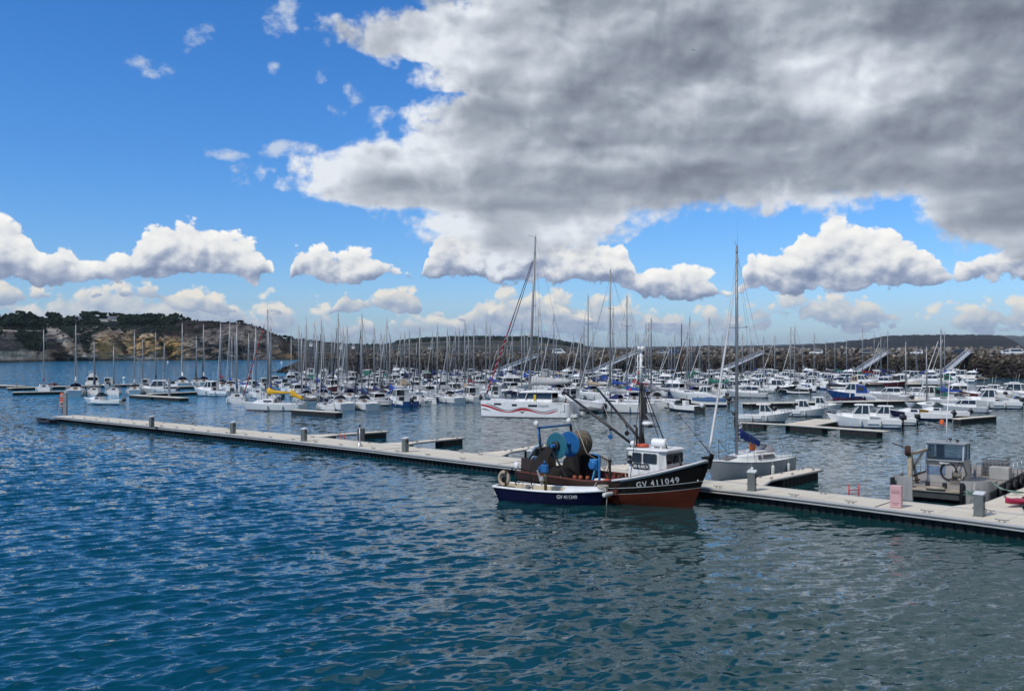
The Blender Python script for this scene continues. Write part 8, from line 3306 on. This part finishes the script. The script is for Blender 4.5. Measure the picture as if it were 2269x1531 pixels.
def heading(px):
    return float(np.interp(px, [500, 640, 1100, 1640, 2150], [113, 116, 124, 146, 152]))


def fill_marina():
    rng = random.Random(20)
    plan = []           # (row, x, kind, ...)
    for px, top in MASTS:
        best = None
        want = rng.uniform(11.0, 14.2)
        for ri, (ry, _) in enumerate(ROWS):
            if ri > 9 or ri == 9 and px > 1040 or px > 1640 + (8 - ri) * 70 + 40:
                continue
            if px < 640 and ri < 4:
                continue
            d = dist(ry)
            Hm = EYE + (HY - top) * d / F
            e = abs(Hm - want) + rng.uniform(0, 1.2) + (0.5 if Hm > 15.5 else 0)
            if best is None or e < best[0]:
                best = (e, ri, d, Hm)
        _, ri, d, Hm = best
        d += rng.uniform(-3, 3)
        Hm = EYE + (HY - top) * d / F
        key = 'big_sloop' if Hm > 14.5 else rng.choice(['sloop', 'open_sloop', 'sloop', 'bare_sloop'])
        s = {'big_sloop': 0.9, 'sloop': 1.0, 'open_sloop': 1.08, 'bare_sloop': 1.05}[key] * rng.uniform(0.9, 1.08)
        cover = rng.choice([NAVYC, NAVYC, GREYC, GREYC, BLUEC, WHITEC, TANC, BLACKC, REDC, GREENC] if px > 700 else [NAVYC, GREYC, BLUEC])
        hull = rng.choice([WHITEC, WHITEC, WHITEC, (0.70, 0.69, 0.64), (0.55, 0.56, 0.57), (0.014, 0.02, 0.07)])
        jib = rng.choice([WHITEC, GREYC, WHITEC, BLACKC, NAVYC, (0.5, 0.5, 0.5)])
        phi = heading(px) + rng.uniform(-6, 6)
        x, y = at_mast(key, px, d, radians(phi), s)
        plan.append([ri, x, 'sail', key, y, phi, s, hull, cover, jib, Hm, px])
        OCC.append((x, y, 1.7))
    for ri, (ry, rname) in enumerate(ROWS):
        d = dist(ry)
        p0 = [655, 650, 640, 625, 610, 600, 590, 640, 655, 690, 1890, 1960][ri]
        p1 = [2185, 2170, 2150, 2130, 2090, 2020, 1900, 1800, 1650, 1060, 2300, 2110][ri]
        x = (p0 - CX) * d / F
        x1 = (p1 - CX) * d / F
        while x < x1:
            y = d + rng.uniform(-2.5, 2.5)
            px = CX + F * x / y
            if all((x - a) ** 2 + ((y - b) * 0.45) ** 2 > (1.5 + c * 0.62) ** 2 for a, b, c in OCC) and rng.random() < 0.9:
                key = rng.choices(['pilot', 'pilot_dark', 'cruiser', 'day_cruiser', 'covered', 'cuddy', 'console', 'rib', 'tent', 'bare_pilot'], [3.4, 3, 2.2, 2.2, 1.8, 2.2, 1.6, 0.5, 2.8, 2.0])[0]
                s = {'cruiser': 0.86, 'day_cruiser': 0.9, 'pilot': 1.02, 'pilot_dark': 1.05, 'covered': 1.12, 'cuddy': 1.1, 'console': 1.1, 'rib': 1.1, 'tent': 1.0, 'bare_pilot': 1.06}[key] * rng.uniform(0.9, 1.12)
                phi = (163 if ri > 9 else heading(px)) + rng.uniform(-7, 7) + (180 if ri < 10 and (rng.random() < (0.45 if ri % 2 else 0.15)) else 0)
                hull = rng.choice([WHITEC] * 5 + [(0.70, 0.69, 0.64), (0.62, 0.63, 0.64), (0.014, 0.02, 0.07), (0.012, 0.06, 0.2), (0.10, 0.012, 0.014), (0.02, 0.02, 0.024)])
                cover = rng.choice([GREYC, BLUEC, NAVYC, TANC, BLACKC, GREENC])
                plan.append([ri, x, 'motor', key, y, phi, s, hull, cover, None, None, px])
                OCC.append((x, y, 1.6))
                x += rng.uniform(3.6, 5.6)
            else:
                x += 0.8
    kinds = {'pilot': 'wheelhouse boat with clear glass', 'pilot_dark': 'wheelhouse boat with dark glass', 'cruiser': 'flybridge cruiser', 'day_cruiser': 'low cabin cruiser', 'cuddy': 'small cuddy boat', 'console': 'open sport boat', 'rib': 'inflatable boat', 'bare_pilot': 'boat with a blue roof'}
    hn = {WHITEC: 'white', (0.70, 0.69, 0.64): 'cream', (0.55, 0.56, 0.57): 'pale grey', (0.62, 0.63, 0.64): 'pale grey', (0.014, 0.02, 0.07): 'navy', (0.012, 0.06, 0.2): 'blue', (0.10, 0.012, 0.014): 'dark red', (0.02, 0.02, 0.024): 'black'}
    for ri, (ry, rname) in enumerate(ROWS):
        row = sorted([p for p in plan if p[0] == ri], key=lambda p: p[1])
        ns = nm = 0
        for p in row:
            _, x, kind, key, y, phi, s, hull, cover, jib, Hm, px = p
            if kind == 'sail':
                w = ORD[ns]
                ns += 1
                cv = '' if key == 'bare_sloop' else CNAME[cover] + ' boom cover, '
                if key == 'bare_sloop':
                    cv = 'bare boom, '
                lab = '%s sloop, %s%s mast from mole tip, %s' % (hn[hull], cv, w, rname)
                berth(key, x, y, radians(phi), s, lab, 'sailing yacht', SAILG, {'hull': hull, 'sail_cover': cover, 'furled_sail': jib, 'sprayhood': random.Random(px).choice([NAVYC, GREYC, BLUEC, (0.3, 0.3, 0.31)])}, Hm)
            else:
                w = ORD[nm]
                nm += 1
                k = (CNAME[cover] + ' canvas covered boat') if key == 'covered' else ('boat with %s cockpit tent' % CNAME[cover]) if key == 'tent' else kinds[key]
                lab = '%s %s, %s %s, %s' % (hn[hull], k, w, 'motor boat along the channel' if ri > 9 else 'motor boat from mole tip', rname)
                berth(key, x, y, radians(phi), s, lab, 'inflatable boat' if key == 'rib' else 'motor boat', MOTORG, {'hull': hull if key != 'rib' else hull, 'tubes': GREYC, 'canvas_cover': cover, 'cockpit_tent': cover})


fill_marina()


# ------------------------------------------------------------------ pontoons between the rows and at the open-water side
def walkway(a, b, w, label, group='pontoons of the marina', piles=0, z=0.62, segs=((0.005, 0.995),)):
    p, q = P(*a, z), P(*b, z)
    dv = q - p
    Ln = dv.length
    r = empty('marina_pontoon', (p.x, p.y, 0), atan2(dv.y, dv.x))
    tag(r, label, 'pontoon', group)
    m = MB()
    m.box((Ln / 2, 0, z - 0.07), (Ln, w, 0.14), bev=0.02)
    m.build('deck', CONC, r)
    for e0, e1 in segs:
        m = MB()
        m.box(((e0 + e1) / 2 * Ln, 0, 0.08), ((e1 - e0) * Ln, w * 0.94, 0.80), bev=0.02)
        n = max(2, int((e1 - e0) * Ln / 0.6))
        for q in range(n):
            for sd in (-1, 1):
                m.box(((e0 + (q + 0.5) * (e1 - e0) / n) * Ln, sd * w * 0.472, 0.06), ((e1 - e0) * Ln / n * 0.7, 0.04, 0.74))
        m.build('float', FLOATM, r)
    for s in (-1, 1):
        m = MB()
        m.tube([(0, s * w * 0.51, z - 0.06), (Ln, s * w * 0.51, z - 0.06)], 0.06, 6)
        m.build('rub_rail', FENDER, r)
    return r


walkway((-60, 851), (52, 855), 2.2, 'short pontoon at the outer edge, nearest open water')
walkway((28, 868.5), (150, 866.5), 1.6, 'dark sided pontoon in front of the small sloop on the outermost berth')
walkway((20, 859), (330, 850), 2.4, 'long pontoon behind the outer sloops')
walkway((296, 874.5), (408, 881), 1.8, 'dark sided finger with a pale pile, in front of the round roofed motor boat', segs=((0.0, 0.45), (0.5, 1.0)))
walkway((330, 872), (452, 867), 1.6, 'finger pontoon leading to the boxy white wheelhouse boat')
walkway((366, 856.5), (436, 855), 2.2, 'dark sided pontoon stretch behind the round roofed motor boat')
walkway((652, 907), (752, 913), 1.2, 'wooden looking low finger just astern of the ketch')
walkway((1637, 935), (1757, 941), 0.9, 'pale beam finger under the pilot boat with red bundle', segs=((0.03, 0.5),))
walkway((1757, 941), (1965, 955), 1.2, 'pale edged platform finger under the broad pilot boat', segs=((0.0, 0.36), (0.55, 0.93)))
walkway((1770, 941), (1838, 929), 3.2, 'pale triangular platform behind the beam finger')
walkway((2120, 927), (2200, 921), 1.0, 'short dark finger beside the long white fishing boat')
for i, (a, b) in enumerate((((650, 838.5), (2190, 838.5)), ((650, 850.5), (2080, 850.5)), ((660, 869), (1640, 869)), ((1650, 893), (2300, 882)))):
    walkway(a, b, 2.4, ['long walkway at the feet of the gangways', 'middle walkway among the marina rows', 'walkway behind the front row of sloops', 'walkway of the channel berths'][i])
for px, py, top, lab in ((375, 876, 838, 'pale pile on the finger by the round roofed motor boat'), (36, 862, 848, 'short pale pile at the outer pontoon edge'), (1829, 933, 908, 'thin pale post on the triangular platform')):
    pile(px, py, top, lab, w=0.36 if px != 1829 else 0.14, z=0.3)

for px, py, lab in ((372, 803, 'white mooring buoy far out in the bay'), (624, 804, 'white mooring buoy near the breakwater tip'), (275, 840, 'small white buoy behind the wheelhouse boat')):
    q = P(px, py)
    r = empty('mooring_buoy', q)
    tag(r, lab, 'buoy', 'white mooring buoys')
    m = MB()
    m.ball((0, 0, 0.3), 0.75 if px != 275 else 0.45, 12)
    m.build('float', WHITEP, r)
    m = MB()
    m.torus((0, 0, 1.12 if px != 275 else 0.8), (0, 1, 0), 0.12, 0.03, 10, 5)
    m.build('ring', GALV, r)


# ------------------------------------------------------------------ gangways down from the breakwater
def gangway(lo, hi, label):
    # top: on the breakwater shoulder; foot: on the walkway below
    def on_mole(px):
        k = (px - CX) / F
        # BW_A + DIR*s + NRM*8.6, x = k*y
        b0 = BW_A + BW_NRM * 8.4
        s = (k * b0.y - b0.x) / (BW_DIR.x - k * BW_DIR.y)
        return b0 + BW_DIR * s
    t = on_mole(hi[0])
    top = Vector((t.x, t.y, EYE + (HY - hi[1]) * t.y / F - 1.1))
    d2 = t.y - 13
    zl = 0.85
    py = HY + (EYE - zl) * F / d2
    px = lo[0] + (lo[0] - hi[0]) * (py - lo[1]) / (lo[1] - hi[1]) * 1.0
    px = lo[0] - (hi[0] - lo[0]) * (py - lo[1]) / max(lo[1] - hi[1], 1)
    foot = Vector(((px - CX) * d2 / F, d2, zl))
    dv = top - foot
    yaw = atan2(dv.y, dv.x)
    r = empty('gangway', foot, yaw)
    tag(r, label, 'gangway', 'gangways from the breakwater road')
    Ln = hypot(dv.x, dv.y)
    Hh = dv.z
    G = mat('white_gangway_metal', (0.68, 0.69, 0.70), 0.5, metal=0.2)
    m = MB()
    m.bar((0, 0, 0), (Ln, 0, Hh), 1.3, 0.12)
    m.build('tread', G, r)
    for s in (-1, 1):
        m = MB()
        m.bar((0, s * 0.7, 0.05), (Ln, s * 0.7, Hh + 0.05), 0.14, 0.30)
        m.bar((0, s * 0.7, 1.15), (Ln, s * 0.7, Hh + 1.15), 0.12, 0.12)
        m.bar((0, s * 0.7, 0.62), (Ln, s * 0.7, Hh + 0.62), 0.06, 0.06)
        n = 12
        for q in range(n + 1):
            x = Ln * q / n
            z = Hh * q / n
            m.bar((x, s * 0.7, z), (x, s * 0.7, z + 1.15), 0.07, 0.07)
            if q < n:
                m.bar((x, s * 0.7, z + 0.1), (x + Ln / n, s * 0.7, z + Hh / n + 1.1), 0.05, 0.05)
        m.build('side_truss', G, r)
    m = MB()
    m.bar((Ln, 0, Hh - 0.05), (Ln + 2.4, 0, Hh - 0.05), 1.5, 0.2)
    m.build('landing', G, r)
    return r


gangway((1129, 812), (1192, 783), 'gangway behind the catamaran mast')
gangway((1352, 806), (1412, 775), 'gangway behind the masthead lamps of the fishing boat')
gangway((1608, 818), (1690, 776), 'gangway crossing behind the silver sloop mast')
gangway((1900, 824), (1965, 775), 'gangway below the grey parked car')
gangway((2096, 824), (2148, 773), 'steepest gangway, at the channel end of the breakwater')
for px, py, lab in ((1906, 812, 'red box at the foot of the gangway below the grey car'), (2107, 814, 'red box at the foot of the steepest gangway')):
    r = empty('red_box', PD(px, py + 3, 326))
    tag(r, lab, 'equipment box', 'red boxes at the gangways')
    m = MB()
    m.box((0, 0, 0.6), (0.7, 0.5, 1.2), bev=0.06)
    m.build('body', RED, r)
    m = MB()
    m.box((0, 0, 1.23), (0.8, 0.6, 0.08), bev=0.02)
    m.build('lid', RED, r)


# ------------------------------------------------------------------ cars parked along the breakwater road
TYRE = mat('tyre', (0.015, 0.015, 0.016), 0.9)
CARGL = glass_mat('car_glass', (0.02, 0.025, 0.03))
CARPAINT = mat('car_paint', objcol=True, rough=0.25, var=0.04, coat=0.5)


def car(px, label, color, kind='suv', flip=False):
    k = (px - CX) / F
    b0 = BW_A + BW_NRM * 11.2
    s = (k * b0.y - b0.x) / (BW_DIR.x - k * BW_DIR.y)
    q = b0 + BW_DIR * s
    r = empty('parked_car' if kind != 'van' else 'parked_van', (q.x, q.y, ROAD_Z), atan2(BW_DIR.y, BW_DIR.x) + (pi if flip else 0))
    tag(r, label, 'car' if kind != 'van' else 'van', 'vehicles parked along the breakwater road')
    if kind == 'van':
        side = [(-2.3, 0.35), (-2.35, 1.0), (-2.3, 1.95), (1.0, 1.98), (1.75, 1.15), (2.3, 0.95), (2.4, 0.35)]
        glass = [(-2.0, 1.15), (-2.0, 1.75), (0.9, 1.78), (1.5, 1.15)]
    elif kind == 'hatch':
        side = [(-1.9, 0.35), (-2.0, 0.85), (-1.75, 1.42), (-0.2, 1.52), (0.75, 1.0), (1.8, 0.82), (1.95, 0.35)]
        glass = [(-1.65, 0.95), (-1.5, 1.36), (-0.2, 1.44), (0.6, 0.98)]
    else:
        side = [(-2.2, 0.4), (-2.25, 1.0), (-2.0, 1.62), (0.1, 1.70), (0.95, 1.1), (2.0, 0.95), (2.2, 0.4)]
        glass = [(-1.9, 1.08), (-1.8, 1.54), (0.0, 1.60), (0.75, 1.08)]
    m = MB()
    n = len(side)
    rings = []
    for y, sc in ((-0.88, 0.94), (-0.85, 1.0), (0.85, 1.0), (0.88, 0.94)):
        cx_ = sum(a for a, _ in side) / n
        rings.append([(cx_ + (a - cx_) * (0.97 if sc < 1 else 1), y * (0.9 if b > 1.2 else 1), 0.35 + (b - 0.35) * (0.97 if sc < 1 else 1)) for a, b in side])
    m.loft(rings, 0, closed=True, cap0=True, cap1=True, smooth=False)
    b = m.build('body', CARPAINT, r)
    b.color = (*color, 1)
    for sy in (-1, 1):
        m = MB()
        m.plate([(x, sy * (0.87 if z < 1.2 else 0.805), z) for x, z in glass], 0.03)
        m.build('side_window', CARGL, r)
    wx = [a for a in side]
    for x in (side[0][0] + 0.75, side[-1][0] - 0.8):
        for sy in (-1, 1):
            m = MB()
            m.lathe([(0.02, -0.1), (0.33, -0.1), (0.33, 0.1), (0.02, 0.1)], 14, (x, sy * 0.8, 0.33), (0, 1, 0))
            w = m.build('wheel', TYRE, r)
            m = MB()
            m.lathe([(0.02, -0.005), (0.19, -0.005), (0.19, 0.01)], 10, (x, sy * 0.905, 0.33), (0, sy, 0))
            m.build('rim', GALV, w)


car(1239, 'white van parked on the breakwater behind the catamaran', (0.62, 0.62, 0.60), 'van')
car(1470, 'silver grey hatchback parked near the varnished mast', (0.30, 0.31, 0.32), 'hatch')
car(1498, 'dark blue car parked near the varnished mast', (0.01, 0.02, 0.09), 'suv')
car(1808, 'white estate car parked between two gangways', (0.66, 0.66, 0.66), 'suv', True)
car(1925, 'grey car parked just above the fourth gangway', (0.16, 0.16, 0.16), 'suv')
car(2030, 'white hatchback parked midway between the last two gangways', (0.68, 0.68, 0.68), 'hatch', True)
car(2128, 'dark car parked at the head of the steepest gangway', (0.03, 0.03, 0.035), 'suv')
car(2233, 'white low car parked in front of the white van, channel end', (0.64, 0.64, 0.64), 'hatch')
car(2254, 'white van parked at the channel end of the breakwater', (0.60, 0.60, 0.58), 'van')

# ------------------------------------------------------------------ gull
r = empty('gull', PD(1537, 112, 200))
tag(r, 'dark gull gliding high under the grey cloud', 'bird')
GULL = mat('gull_feathers', (0.09, 0.09, 0.095), 0.8)
m = MB()
m.tube([(-0.24, 0, 0), (-0.1, 0, 0.02), (0.1, 0, 0.03), (0.22, 0, 0.02), (0.3, 0, 0.01)], [0.015, 0.055, 0.065, 0.05, 0.012], 8)
for s in (-1, 1):
    m.loft([[(0.09, s * 0.04, 0.05), (-0.08, s * 0.04, 0.045)], [(0.12, s * 0.28, 0.14), (-0.04, s * 0.28, 0.13)], [(0.03, s * 0.62, 0.06), (-0.05, s * 0.6, 0.055)], [(-0.06, s * 0.74, 0.03), (-0.08, s * 0.72, 0.03)]], 0, closed=False)
m.build('body', GULL, r)
r.rotation_euler = (0.15, 0.1, radians(80))

# ------------------------------------------------------------------ the air over the bay
hm = bpy.data.materials.new('sea_air')
hm.use_nodes = True
hm.node_tree.nodes.clear()
hv = hm.node_tree.nodes.new('ShaderNodeVolumePrincipled')
hv.inputs['Color'].default_value = (0.66, 0.80, 1.0, 1)
hv.inputs['Density'].default_value = 0.000035
hv.inputs['Anisotropy'].default_value = 0.2
ho = hm.node_tree.nodes.new('ShaderNodeOutputMaterial')
hm.node_tree.links.new(hv.outputs[0], ho.inputs['Volume'])
m = MB()
m.box((0, 6000, 96), (26000, 17000, 208))
hz = m.build('haze', hm)
tag(hz, 'thin bluish sea air that fades the far hills', 'haze', kind='stuff')
